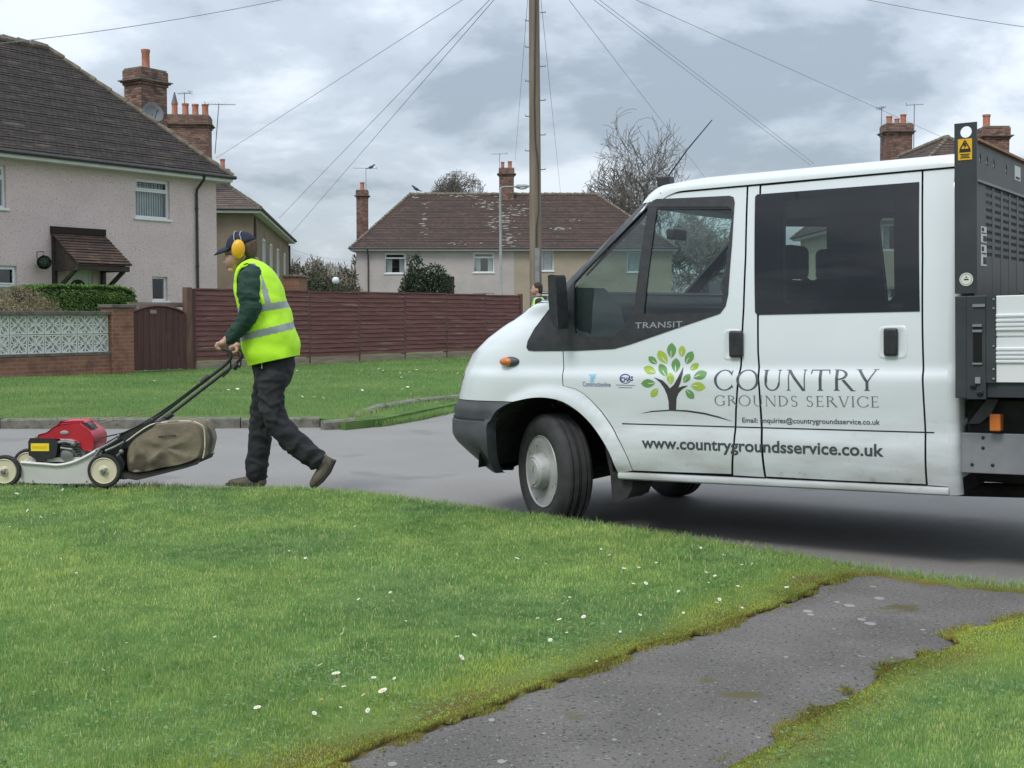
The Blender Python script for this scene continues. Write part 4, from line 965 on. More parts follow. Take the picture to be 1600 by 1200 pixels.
# inside the cab
mb = MB(); mb.prism([(-2.36, .09, 1.42), (-2.20, .09, 1.47), (-2.02, .09, 1.46), (-1.93, .09, 1.38), (-1.90, .09, 1.25), (-1.98, .08, 1.08), (-2.05, .08, .8), (-2.36, .09, .8)], (0, 2*HW-.18, 0)); mb.box(-2.02, -1.90, .75, 1.2, .75, 1.22)
V_('dashboard', mb, m_int, bevel=.02, smooth=True)
mb = MB(); mb.box(-1.934, -1.926, .5, .72, 1.20, 1.30); mb.box(-1.934, -1.926, 1.35, 1.6, 1.24, 1.32); mb.box(-1.9, -1.895, .80, 1.12, 1.02, 1.18); V_('dash_panels', mb, m_seat)
mb = MB()
stc = Vector((-1.74, 1.46, 1.40)); ax = Vector((.85, 0, .53)).normalized(); e1 = Vector((0, 1, 0)); e2 = ax.cross(e1)
mb.tube([stc+(e1*math.cos(t)+e2*math.sin(t))*.19 for t in np.linspace(0, 2*math.pi, 33)], .016, 8, cap=False)
for t in (.3, 2.84, 4.7): mb.tube([stc-ax*.02, stc+(e1*math.cos(t)+e2*math.sin(t))*.19], .014, 6)
mb.tube([stc-ax*.03, stc-ax*.3], .03, 8); V_('steering_wheel', mb, m_blk, smooth=True)
def seat(x, y0, y1, back=.68, zb=.84):
    mb = MB(); mb.prism([(x, y0, zb-.12), (x-.5, y0, zb-.08), (x-.52, y0, zb+.02), (x-.45, y0, zb+.05), (x-.02, y0, zb)], (0, y1-y0, 0))
    mb.prism([(x-.06, y0+.01, zb), (x+.08, y0+.01, zb), (x+.24, y0+.03, zb+back*.97), (x+.20, y0+.03, zb+back), (x+.11, y0+.03, zb+back*.95)], (0, y1-y0-.04, 0))
    return V_('seat', mb, m_seat, bevel=.035, bseg=3, smooth=True)
def head(s_, x, yc, zb):
    mb = MB(); mb.box(x+.14, x+.25, yc-.13, yc+.13, zb+.0, zb+.20); V_('headrest', mb, m_seat, s_, bevel=.04, bseg=4, smooth=True)
    mb = MB()
    for y in (-.06, .06): mb.tube([(x+.19, yc+y, zb-.1), (x+.19, yc+y, zb+.05)], .007, 6)
s1 = seat(-1.36, .20, .66); head(s1, -1.36, .43, 1.52); s2 = seat(-1.36, .68, 1.10); head(s2, -1.36, .9, 1.52)
s3 = seat(-1.36, 1.28, 1.76); head(s3, -1.36, 1.52, 1.52)
s4 = seat(-.42, .18, 1.79); 
for yc in (.43, .98, 1.52): head(s4, -.42, yc, 1.52)
mb = MB(); mb.box(-2.02, -1.96, .92, 1.12, 1.80, 1.87); V_('rear_view_mirror', mb, m_blk, bevel=.015)
for y_ in (.19, 2*HW-.24): mb = MB(); mb.box(-1.26, -1.12, y_, y_+.05, .5, 1.93); V_('pillar_trim', mb, m_int, bevel=.02)
# ---------------------------------------------------------------- tipper body behind the cab
SB = -.075
def pb_(x, y, s=SB): u, w_ = uvs(x, y, s); return (-u, w_)
pt = [pb_(*p) for p in [(1491, 193), (1526, 190.5), (1528, 455), (1492, 462)]]
hc = pb_(1509, 206)
hole = [(hc[0]+.028*math.cos(t), hc[1]+.028*math.sin(t)) for t in np.linspace(0, 2*math.pi, 17)[:-1]]
def plate(poly, holes, s0, th, step=.3):
    V, T = fill(poly, holes, step, .05 if holes else step); n = len(V); mb = MB()
    mb.add([(x, s0, z) for x, z in V]+[(x, s0+th, z) for x, z in V], [t for t in T]+[tuple(k+n for k in t[::-1]) for t in T])
    ec = {(t[i], t[(i+1) % 3]): 1 for t in T for i in range(3)}
    for (a, b) in ec:
        if (b, a) not in ec: mb.f.append((b, a, a+n, b+n)); mb.m.append(0); mb.uv.append(None)
    return mb
xh0, xh1 = pt[0][0], pt[1][0]; zt = (pt[0][1]+pt[1][1])/2; zb_ = (pt[2][1]+pt[3][1])/2
hbp = [(xh0, zb_), (xh1, zb_), (xh1, zt), (xh0, zt)]
hbo = V_('headboard_post', plate(hbp, [hole], SB, .012), m_hb)
V_('headboard_post', plate(hbp, [hole], 2*HW-SB-.012, .012), m_hb)
mb = MB(); mb.box(xh0+.01, xh0+.05, SB+.012, SB+.09, zb_, zt-.12); mb.box(xh0+.01, xh0+.05, 2*HW-SB-.09, 2*HW-SB-.012, zb_, zt-.12)
V_('headboard_flange', mb, m_hb)
# yellow warning plate
m_yl = mat('sticker_yellow', (.72, .40, .012, 1), rough=.5); m_ink = mat('sticker_black', (.02, .02, .02, 1), rough=.6); m_wst = mat('sticker_white', (.62, .62, .58, 1), rough=.5)
def quadside(p0, p1, s):   # box on a side plane between two corner pixels
    a, b = pb_(*p0, s), pb_(*p1, s); return min(a[0], b[0]), max(a[0], b[0]), min(a[1], b[1]), max(a[1], b[1])
x0, x1, z0, z1 = quadside((1497, 218), (1519, 249), SB)
mb = MB(); mb.box(x0, x1, SB-.003, SB-.0005, z0, z1); st = V_('warning_sticker', mb, m_yl, hbo, bevel=.0)
mb = MB(); cx_, ww, hh = (x0+x1)/2, x1-x0, z1-z0; ys = SB-.0045
tri = [(cx_-ww*.36, z0+hh*.50), (cx_+ww*.36, z0+hh*.50), (cx_, z0+hh*.93)]
for i in range(3):
    a, b = Vector((tri[i][0], ys, tri[i][1])), Vector((tri[(i+1) % 3][0], ys, tri[(i+1) % 3][1])); mb.tube([a, b], .0028, 4)
mb.prism([(cx_-.004, ys, z0+hh*.80), (cx_+.008, ys, z0+hh*.80), (cx_+.003, ys, z0+hh*.70), (cx_+.009, ys, z0+hh*.70), (cx_-.004, ys, z0+hh*.54), (cx_, ys, z0+hh*.66), (cx_-.008, ys, z0+hh*.66)], (0, .001, 0))
for k_, (a, b, t) in enumerate([(.10, .90, .42), (.10, .90, .385), (.16, .84, .27), (.22, .78, .19), (.16, .84, .11)]): mb.box(x0+ww*a, x0+ww*b, ys, ys+.001, z0+hh*t-.0022, z0+hh*t+.0022+(.002 if k_ < 2 else 0))
V_('warning_sign_print', mb, m_ink, st)
c = pb_(1510, 436.5); mb = MB(); mb.lathe([(0, 0), (.032, 0), (.032, .002), (0, .0022)], Matrix.Translation((c[0], SB-.001, c[1])) @ Matrix.Rotation(R(90), 4, 'X'), 28); rs = V_('round_sticker', mb, m_wst, hbo)
mb = MB(); mb.tube([(c[0]+.026*math.cos(t), SB-.0035, c[1]+.026*math.sin(t)) for t in np.linspace(0, 6.283, 29)], .0009, 4); mb.box(c[0]-.011, c[0]+.011, SB-.0042, SB-.0035, c[1]-.004, c[1]+.003); mb.prism([(c[0]-.005, SB-.0042, c[1]+.008), (c[0]+.005, SB-.0042, c[1]+.008), (c[0], SB-.0042, c[1]+.017)], (0, .0008, 0)); V_('round_sticker_print', mb, m_ink, rs)
# mesh headboard across the body, just behind the post
xm = xh1-.012
zt2 = pb_(1528, 226)[1]; 
m_mesh = mat('mesh_paint', (.055, .052, .048, 1), (.075, .07, .062, 1), rough=.5, scale=5); m_rust = mat('rusty_cap', (.30, .15, .085, 1), (.38, .21, .13, 1), rough=.8, scale=14)
def onX(x, y, xl=None):
    """pixel -> (y, z) on the plane x = xl of the van frame"""
    xl = xm if xl is None else xl; o = VM.inverted() @ CAM; d = VM.inverted().to_3x3() @ ray(x, y); t = (xl-o.x)/d.x; p = o+d*t; return p.y, p.z
yA, zA = onX(1540, 232); ztop = onX(1532, 224)[1]; zslot = onX(1556, 292)[1]; zbot = onX(1556, 405)[1]
yS, yE = SB+.012, 2*HW-SB-.012
mb = MB(); mb.box(xm-.02, xm+.02, yS, yE, ztop, ztop+.012); V_('headboard_cap', mb, m_rust)
# upper plate with keyholes
zp0 = onX(1530, 282)[1]
holes = []
yh0 = onX(1532, 245)[0]
kh = [onX(x, y) for x, y in [(1531.5, 247), (1542.5, 251.5), (1553, 256), (1572.5, 265)]]
for yy, zz in kh: holes.append([(yy+.012*math.cos(t), zz+.026*math.sin(t)) for t in np.linspace(0, 2*math.pi, 13)[:-1]])
V, T = fill([(yS, zp0), (yE, zp0), (yE, ztop), (yS, ztop)], holes, .3, .1); mb = MB(); n = len(V)
mb.add([(xm, y, z) for y, z in V]+[(xm-.004, y, z) for y, z in V], [t for t in T]+[tuple(k+n for k in t[::-1]) for t in T]); V_('headboard_plate', mb, m_mesh)
mb = MB(); mb.box(xm-.014, xm+.014, yS, yE, zp0-.012, zp0); V_('headboard_rail', mb, m_galv)
# slotted field
mb = MB(); nr = 10; y = yS; cell = (zslot-zbot)/nr
colw = .135; gapw = .055; yy = onX(1540.5, 330)[0]; ymin = yy
mb.box(xm-.006, xm, yS, yy, zbot-.28, zp0-.012)
while yy < yE-.1:
    mb.box(xm-.006, xm, yy+colw, min(yE, yy+colw+gapw), zbot-.28, zp0-.012)
    for r_ in range(nr+1):
        z_ = zslot-r_*cell; mb.box(xm-.005, xm-.001, yy, yy+colw, z_-.010 if r_ < nr else zbot-.28, (z_+.010) if r_ else zp0-.012)
        for q in range(1, 5):
            if r_ < nr: mb.box(xm-.0045, xm-.0015, yy+colw*q/5-.003, yy+colw*q/5+.003, z_-cell+.010, z_-.010)
    yy += colw+gapw
V_('headboard_mesh', mb, m_mesh)
# white stickers with dark print on the mesh
for (p0, p1) in [((1532.5, 353), (1541, 380)), ((1532.5, 382), (1541, 416)), ((1585, 258), (1594, 284))]:
    a, b = onX(*p0), onX(*p1); mb = MB(); mb.box(xm, xm+.002, a[0], b[0], b[1], a[1]); s_ = V_('panel_sticker', mb, m_wst, None)
    mb = MB(); h_ = a[1]-b[1]; w_ = b[0]-a[0]
    if p0[0] < 1580:
        for t0, t1, f0, f1 in ((.08, .42, .35, .95), (.55, .62, .1, .9), (.70, .92, .1, .5)): mb.box(xm+.002, xm+.003, a[0]+w_*f0, a[0]+w_*f1, b[1]+h_*t0, b[1]+h_*t1)
    else: mb.box(xm+.002, xm+.003, a[0]+w_*.15, a[0]+w_*.85, b[1]+h_*.1, b[1]+h_*.25)
    V_('sticker_print', mb, m_ink, s_)
# steel corner box below the post, with its latch
x0, x1, z0, z1 = quadside((1492, 461), (1541, 650), SB); 
x0, z1 = pb_(1492, 463); x1 = pb_(1541, 463)[0]; z0 = pb_(1492, 622)[1]; xa = pb_(1511, 500)[0]; zlow = pb_(1530, 624)[1]
mb = MB(); mb.box(x0, xa, SB, SB+.30, z0, z1); mb.box(xa, x1, SB-.008, SB+.02, zlow, z1); cb = V_('corner_post', mb, m_hb, bevel=.003)
xb = pb_(1556.5, 470)[0]; mb = MB(); mb.box(x1+.002, xb, SB-.012, SB+.01, pb_(1550, 598)[1], pb_(1550, 464)[1]); 
hg = V_('side_hinge_strip', mb, m_hb)
mb = MB()
for y in (468, 482, 541, 577, 592): p = pb_(1553.5, y); mb.ball((p[0], SB-.014, p[1]), .006, 8, 6)
V_('rivet', mb, m_galv, hg)
mb = MB()
for (x, y, w2_, h2_) in [(1528, 508.5, .022, .006), (1528, 517, .022, .006), (1528, 568, .022, .004)]: p = pb_(x, y); mb.box(p[0]-w2_, p[0]+w2_, SB-.018, SB-.008, p[1]-h2_, p[1]+h2_)
p = pb_(1529, 593); mb.box(p[0]-.012, p[0]+.012, SB-.02, SB-.008, p[1]-.018, p[1]+.012)
p = pb_(1530, 477); mb.box(p[0]-.028, p[0]+.030, SB-.016, SB-.008, p[1]-.008, p[1]+.006)
V_('drop_side_latch', mb, m_galv, cb)
mb = MB(); p = pb_(1528, 540); mb.box(p[0]-.020, p[0]+.020, SB-.013, SB-.008, p[1]-.09, p[1]+.10)
for (x, y) in [(1521.5, 603), (1532, 614)]: p = pb_(x, y); mb.ball((p[0], SB-.012, p[1]), (.016, .008, .016), 12, 8)
V_('latch_plate', mb, m_gblk, cb)
# ribbed drop side
zt3 = pb_(1560, 462)[1]; zb3 = pb_(1560, 597)[1]; hh = zt3-zb3
def ypx(y): return pb_(1560, y)[1]
prof = [(0, zt3), (-.004, zt3-.004)]
for c in (494, 501.5, 508.5, 515): z_ = ypx(c); prof += [(-.004, z_+.011), (-.014, z_+.006), (-.014, z_-.002), (-.004, z_-.009)]
z_ = ypx(526.5); prof += [(-.004, z_+.006), (.006, z_+.003), (.006, z_-.003), (-.004, z_-.006)]
for c in (546, 552.5, 559, 565.5): z_ = ypx(c); prof += [(-.004, z_+.011), (-.014, z_+.006), (-.014, z_-.002), (-.004, z_-.009)]
prof += [(-.004, zb3), (.03, zb3), (.03, zt3)]
def extr(prof, s0, x0, x1):
    mb = MB(); n = len(prof); mb.add([(x0, s0+a, z) for a, z in prof]+[(x1, s0+a, z) for a, z in prof], [(i, (i+1) % n, (i+1) % n+n, i+n) for i in range(n)]); mb.add([(x0, s0+a, z) for a, z in prof], [tuple(range(n))]); mb.add([(x1, s0+a, z) for a, z in prof], [tuple(range(n))[::-1]]); return mb
V_('drop_side', extr(prof, SB-.002, xb+.002, 2.75), m_alu)
pm = [(-a, z) for a, z in prof]; V_('drop_side', extr([(a, z) for a, z in pm[::-1]], 2*HW-SB, xb+.002, 2.75), m_alu)
mb = MB(); mb.box(2.75, 2.78, SB, 2*HW-SB, zb3, zt3); V_('tailboard', mb, m_alu)
mb = MB(); mb.box(x1+.002, 2.78, SB+.01, SB+.12, pb_(1560, 621)[1], zb3-.004); mb.box(x1+.002, 2.78, 2*HW-SB-.12, 2*HW-SB-.01, pb_(1560, 621)[1], zb3-.004); mb.box(x0+.06, 2.76, SB+.05, 2*HW-SB-.05, zb3-.03, zb3-.008); V_('bed_frame', mb, m_hb)
# sub-frame, side rail, amber marker
SR = .065
ra_, rb_ = uvs(1497, 676, SR), uvs(1497, 738, SR)
mb = MB(); mb.box(-ra_[0]-.05, .66, SR, SR+.04, rb_[1], ra_[1]); rl = V_('side_rail', mb, m_galv, bevel=.004)
mb = MB()
for (x, y) in [(1536, 684), (1536, 700), (1519, 726), (1551, 727)]: u, w_ = uvs(x, y, SR); mb.ball((-u, SR-.001, w_), (.009, .004, .009), 10, 6)
V_('bolt_hole', mb, m_gap, rl)
mb = MB(); mb.box(.02, .62, SR+.06, SR+.9, .52, .86); mb.box(.62, 2.6, .5, 1.5, .6, .9); V_('body_subframe', mb, m_dark, bevel=.01)
u, w_ = uvs(1556, 660, SR-.03); mb = MB(); mb.box(-u-.026, -u+.026, SR-.05, SR+.02, w_-.042, w_+.042); V_('side_marker_light', mb, m_amber, bevel=.006)
mb = MB(); a = uvs(1500, 668, .15); b = uvs(1532, 640, .15); mb.tube([(-a[0], .15, a[1]), (-b[0], .15, b[1])], .014, 8); mb.tube([(-a[0]+.0, .18, a[1]-.015), (-b[0], .18, b[1]-.02)], .008, 8); V_('stay_rod', mb, m_galv)
m_fl = m_rub; mb = MB(); fp = [uvs(x, y, .10) for x, y in [(1542, 624), (1560, 624), (1548, 648), (1530, 662), (1512, 662)]]; mb.prism([(-u, .10, w_) for u, w_ in fp], (0, .02, 0)); V_('mudguard_stay', mb, m_bump)
# ---------------------------------------------------------------- lettering on the doors
m_let = mat('lettering_slate', (.075, .082, .098, 1), rough=.5); m_let2 = mat('lettering_grey', (.13, .145, .15, 1), rough=.5); m_web = mat('lettering_web', (.05, .058, .066, 1), rough=.5)
m_lf1 = mat('leaf_light_green', (.34, .46, .06, 1), rough=.5); m_lf2 = mat('leaf_dark_green', (.13, .29, .085, 1), rough=.5); m_trk = mat('emblem_trunk', (.045, .04, .042, 1), rough=.5)
m_blue = mat('emblem_blue', (.25, .50, .72, 1), rough=.5); m_navy = mat('emblem_navy', (.05, .06, .22, 1), rough=.5); m_fadew = mat('vein_white', (.62, .68, .62, 1), rough=.5)
def subdiv(V, F, h=.012):
    """cut polygons along levels of w so that they follow the pressed crease of the body side"""
    V2 = []; F2 = []
    for f in F:
        P0 = [V[k] for k in f]; lo = min(p[1] for p in P0); hi = max(p[1] for p in P0)
        if hi-lo < h or hi < .55: F2.append(tuple(range(len(V2), len(V2)+len(P0)))); V2 += P0; continue
        tris = [P0] if len(P0) <= 4 else [[P0[k] for k in t] for t in tessellate_polygon([[Vector((x, y, 0)) for x, y in P0]])]
        ar0 = sum(P0[i][0]*P0[(i+1) % len(P0)][1]-P0[(i+1) % len(P0)][0]*P0[i][1] for i in range(len(P0)))
        for T_ in tris:
            if len(P0) > 4:
                ar = sum(T_[i][0]*T_[(i+1) % 3][1]-T_[(i+1) % 3][0]*T_[i][1] for i in range(3))
                if ar*ar0 < 0: T_ = T_[::-1]
            l0 = min(p[1] for p in T_); l1 = max(p[1] for p in T_); n = max(1, int(math.ceil((l1-l0)/h))); rest = T_
            for k in range(1, n+1):
                lv = l0+(l1-l0)*k/n; a = []; b = []
                for i in range(len(rest)):
                    p, q = rest[i], rest[(i+1) % len(rest)]
                    if p[1] <= lv: a.append(p)
                    if p[1] >= lv: b.append(p)
                    if (p[1]-lv)*(q[1]-lv) < 0:
                        t = (lv-p[1])/(q[1]-p[1]); m = (p[0]+(q[0]-p[0])*t, lv); a.append(m); b.append(m)
                if k == n: a = rest
                if len(a) >= 3: F2.append(tuple(range(len(V2), len(V2)+len(a)))); V2 += a
                rest = b
                if len(rest) < 3: break
    return V2, F2
def on_side(V, F, mi=0, off=.0016, mb=None):
    mb = mb or MB(); V, F = subdiv(V, F)
    mb.add([(-u, Suw(u, w_)-off, w_) for u, w_ in V], [f[::-1] for f in F], mi); return mb
def place2d(V, F, pa, pb, cap, width, thickpx=None):
    """2D letters (unit cap height, given width) laid from baseline pixel pa to pb with cap height `cap` metres"""
    a, b = uvp(*pa), uvp(*pb); d = Vector((b[0]-a[0], b[1]-a[1])); e = d/width; n = Vector((0, 1))
    return [(a[0]+e.x*x, a[1]+e.y*x+cap*y) for x, y in V], F
def split_long(V, F): return V, F
# serif capitals drawn as strokes
def letters(txt, bold=1.):
    TK, TN, SF, SH = .125*bold, .05*bold, .085, .035
    X = 0; V = []; F = []
    def poly(pts):
        o = len(V); V.extend((X+x, y) for x, y in pts); F.append(tuple(range(o, o+len(pts))))
    def ar(pts): return sum(pts[i][0]*pts[(i+1) % len(pts)][1]-pts[(i+1) % len(pts)][0]*pts[i][1] for i in range(len(pts)))
    def P_(pts): poly(pts if ar(pts) > 0 else pts[::-1])
    def rect(x0, y0, x1, y1): P_([(x0, y0), (x1, y0), (x1, y1), (x0, y1)])
    def stem(x, w, y0=0, y1=1, s0=1, s1=1):
        rect(x-w/2, y0, x+w/2, y1)
        if s0: P_([(x-w/2-SF, y0), (x+w/2+SF, y0), (x+w/2, y0+SH*1.6), (x-w/2, y0+SH*1.6)]); 
        if s1: P_([(x-w/2-SF, y1), (x+w/2+SF, y1), (x+w/2, y1-SH*1.6), (x-w/2, y1-SH*1.6)])
    def diag(xa, ya, xb, yb, w): P_([(xa-w/2, ya), (xa+w/2, ya), (xb+w/2, yb), (xb-w/2, yb)])
    def arc(cx, cy, rx, ry, a0, a1, wx, wy, n=22):
        pts = []
        for i in range(n):
            t0 = R(a0+(a1-a0)*i/n); t1 = R(a0+(a1-a0)*(i+1)/n)
            q = [(cx+rx*math.cos(t), cy+ry*math.sin(t)) for t in (t0, t1)]; p = [(cx+(rx-wx)*math.cos(t), cy+(ry-wy)*math.sin(t)) for t in (t1, t0)]
            P_(q+p)
    def serifs(x, y, w): rect(x-w/2-SF, y-SH/2, x+w/2+SF, y+SH/2)
    for ch in txt:
        if ch == 'C': arc(.5, .5, .5, .52, 42, 318, TK, TN); P_([(.86, .70), (.90, .99), (.87, .99), (.80, .83)]); P_([(.86, .30), (.93, .14), (.90, .12), (.80, .17)]); X += .98
        elif ch == 'G': arc(.5, .5, .5, .52, 42, 318, TK, TN); P_([(.86, .70), (.90, .99), (.87, .99), (.80, .83)]); rect(.80, .08, .80+TK*.8, .42); rect(.70, .40, .80+TK*.8+.08, .44); X += 1.04
        elif ch == 'O': arc(.53, .5, .53, .52, 0, 360, TK, TN, 36); X += 1.14
        elif ch == 'U': stem(.16, TK, .38, 1, 0, 1); stem(.78, TN, .38, 1, 0, 1); arc(.455, .38, .355, .40, 180, 360, TK*.75, TN, 18); X += .98
        elif ch == 'N': stem(.13, TN, 0, 1, 1, 0); stem(.85, TN, 0, 1, 0, 1); diag(.13, 1, .82, -.02, TK*1.15); rect(0, .97, .16, 1); X += 1.02
        elif ch == 'T': stem(.44, TK, 0, 1, 1, 0); rect(.03, 1-TN, .85, 1); P_([(0, .80), (.05, .80), (.09, 1), (.03, 1)]); P_([(.83, .80), (.88, .80), (.85, 1), (.79, 1)]); X += .92
        elif ch == 'R': stem(.15, TK); arc(.20, .76, .42, .24, -90, 90, TK, TN, 14); P_([(.36, .50), (.50, .52), (.92, -.02), (.76, .0)]); rect(.78, -.02, .97, .015); rect(.15, 1-TN, .22, 1); rect(.15, .52, .24, .52+TN); X += .90
        elif ch == 'Y': stem(.47, TK, 0, .46, 1, 0); diag(.10, 1, .46, .42, TK*1.1); diag(.84, 1, .50, .42, TN*1.2); rect(-.02, .975, .24, 1); rect(.72, .975, .96, 1); X += .96
        elif ch == 'D': stem(.15, TK, 0, 1, 0, 0); rect(.02, .965, .25, 1); rect(.02, 0, .25, .035); arc(.22, .5, .62, .5, -90, 90, TK, TN, 22); X += 1.0
        elif ch == 'S': arc(.27, .745, .25, .27, 25, 275, TK*.85, TN, 18); arc(.27, .25, .27, .27, -155, 85, TK*.85, TN, 18); P_([(.16, .58), (.25, .50), (.40, .44), (.32, .53)]); X += .68
        elif ch == 'E': stem(.15, TK, 0, 1, 0, 0); rect(.02, .965, .25, 1); rect(.02, 0, .25, .035); rect(.15, 1-TN, .58, 1); rect(.15, .49, .5, .49+TN); rect(.15, 0, .60, TN); rect(.555, .82, .585, 1); rect(.48, .43, .505, .60); rect(.585, 0, .62, .18); X += .74
        elif ch == 'V': diag(.12, 1, .46, -.02, TK*1.1); diag(.82, 1, .48, -.02, TN*1.2); rect(-.02, .975, .28, 1); rect(.70, .975, .94, 1); X += .94
        elif ch == 'I': stem(.15, TK); X += .38
        elif ch == ' ': X += .42
        X += .10
    return V, F, X-.12
def serif_line(name, txt, pa, pb, cap, m, bold=1.):
    V, F, Wd = letters(txt, bold); V, F = place2d(V, F, pa, pb, cap, Wd); return V_(name, on_side(V, F), m)
def sans_line(name, txt, pa, pb, cap, m, bold=0., off=.0018):
    V, F = text_mesh(txt, bold); mx = max(v[0] for v in V); mn = min(v[0] for v in V); V = [((x-mn)/.72, y/.72) for x, y in V]; Wd = (mx-mn)/.72
    V, F = place2d(V, F, pa, pb, cap, Wd); return V_(name, on_side(V, F, off=off), m)
capc = uvp(1140, 578)[1]-uvp(1140, 609.5)[1]; serif_line('company_name', 'COUNTRY', (1116, 609.5), (1372, 610.5), capc, m_let)
capc = uvp(1140, 618)[1]-uvp(1140, 634)[1]; serif_line('company_name', 'GROUNDS SERVICE', (1117, 633.5), (1375, 636.5), capc, m_let2, .8)
capc = uvp(1200, 652.5)[1]-uvp(1200, 660.5)[1]; sans_line('email_lettering', 'Email: enquiries@countrygroundsservice.co.uk', (1160, 660), (1375, 663.5), capc*1.0, m_web, .012)
capc = uvp(1100, 684.5)[1]-uvp(1100, 703)[1]; sans_line('web_lettering', 'www.countrygroundsservice.co.uk', (1003, 699.5), (1381, 713), capc*.98, m_web, .022)
# tree emblem
Z4 = lambda X, Y: (880+X/4.4444, 520+Y/4.4444)
def z4(X, Y): return uvp(*Z4(X, Y))
def leaf(cx, cy, L, ang, dark, mb):
    a = R(ang); d = Vector((math.cos(a), math.sin(a))); n = Vector((-d.y, d.x)); L = L*1.12; pts = []
    hw = L*.30
    prof = [(-.5, 0), (-.38, .45), (-.2, .82), (0, 1), (.18, .92), (.34, .62), (.5, 0)]
    loop = [(t, w_) for t, w_ in prof]+[(t, -w_) for t, w_ in prof[::-1][1:-1]]
    V = [z4(cx+(d.x*t*L+n.x*w_*hw), cy-(d.y*t*L+n.y*w_*hw)) for t, w_ in loop]
    ar = sum(V[i][0]*V[(i+1) % len(V)][1]-V[(i+1) % len(V)][0]*V[i][1] for i in range(len(V)))
    if ar < 0: V = V[::-1]
    on_side(V, [tuple(range(len(V)))[::-1]], 0 if not dark else 1, mb=mb)
    v = [(-.48, -.02), (-.48, .05), (-.1, .10), (.05, .02)]
    V = [z4(cx+(d.x*t*L+n.x*w_*hw*2), cy-(d.y*t*L+n.y*w_*hw*2)) for t, w_ in v]
    ar = sum(V[i][0]*V[(i+1) % 4][1]-V[(i+1) % 4][0]*V[i][1] for i in range(4))
    if ar < 0: V = V[::-1]
    on_side(V, [(3, 2, 1, 0)], 2, off=.0024, mb=mb)
mb = MB()
for q in [(753, 122, 95, 88, 1), (690, 167, 95, 125, 0), (622, 190, 68, 140, 1), (602, 258, 84, 158, 0), (694, 258, 88, 118, 1), (590, 350, 88, 183, 1), (634, 415, 68, 232, 0), (745, 315, 75, 92, 0), (783, 225, 92, 88, 1), (825, 127, 72, 85, 0), (876, 172, 90, 62, 1), (912, 235, 68, 38, 0), (952, 293, 92, 22, 1), (858, 315, 68, 52, 1), (937, 372, 92, -8, 0), (880, 425, 76, -48, 1)]: leaf(*q, mb)
emb = V_('tree_emblem', mb, [m_lf1, m_lf2, m_fadew])
def flatpoly(pts, off=.0018, conv=z4, step=.03):
    P2 = [conv(*p) for p in pts]; V, T = fill(P2, (), 5, step); return on_side([tuple(v) for v in V], [t[::-1] if False else tuple(t) for t in [tuple(x)[::-1] for x in T]], off=off)
trunk = [(735, 536), (733, 480), (722, 430), (702, 385), (672, 342), (630, 308), (690, 330), (722, 360), (742, 385), (768, 362), (798, 310), (834, 235), (830, 290), (816, 340), (800, 382), (830, 370), (868, 366), (826, 392), (802, 418), (788, 452), (784, 536)]
V_('emblem_trunk', flatpoly(trunk), m_trk, emb)
arc_ = [(535, 560), (620, 541), (750, 533), (860, 537), (980, 554), (1080, 580), (1185, 617), (1080, 590), (980, 566), (860, 548), (750, 541), (620, 549)]
V_('emblem_ground', flatpoly(arc_), m_trk, emb)
# small accreditation marks
mb = flatpoly([(178, 286), (232, 286), (226, 296), (214, 296), (214, 304), (226, 304), (222, 312), (212, 312), (212, 334), (222, 340), (180, 340), (190, 334), (190, 296), (180, 296)]); cm = V_('accreditation_mark', mb, m_blue)
sans_line('accreditation_lettering', 'Constructionline', Z4(137, 371), Z4(330, 375), uvp(910, 597)[1]-uvp(910, 603)[1]+.006, m_navy, .0)
sans_line('accreditation_lettering', 'CHAS', Z4(400, 340), Z4(486, 332), uvp(980, 590)[1]-uvp(980, 597)[1], m_navy, .03)
mb = MB(); V = []; F = []; n = 26
for i in range(n+1):
    t = R(20+310*i/n); wv = 1.0+.25*math.sin(t); V += [z4(432+40*math.cos(t), 318-34*math.sin(t)), z4(432+(40-6*wv)*math.cos(t), 318-(34-6*wv)*math.sin(t))]
on_side(V, [(2*i, 2*i+2, 2*i+3, 2*i+1) for i in range(n)], mb=mb)
for a, b in (((368, 360), (498, 364)), ((385, 377), (480, 380))): on_side([z4(a[0], a[1]+3), z4(b[0], b[1]+3), z4(*b), z4(*a)], [(3, 2, 1, 0)], mb=mb)
V_('accreditation_ring', mb, m_navy)
# model lettering in the trim
Vt, Ft = text_mesh('TRANSIT', .012, 1.06); mx = max(v[0] for v in Vt); mn = min(v[0] for v in Vt); Vt = [((x-mn)/.72, y/.72) for x, y in Vt]
m_chr = mat('chrome_letters', (.30, .31, .32, 1), rough=.3, metal=.6)
Vt, Ft = place2d(Vt, Ft, (993, 513), (1067, 511), uvp(1030, 502)[1]-uvp(1030, 511.5)[1], (mx-mn)/.72); V_('trim_lettering', on_side(Vt, Ft, off=.0065), m_chr)
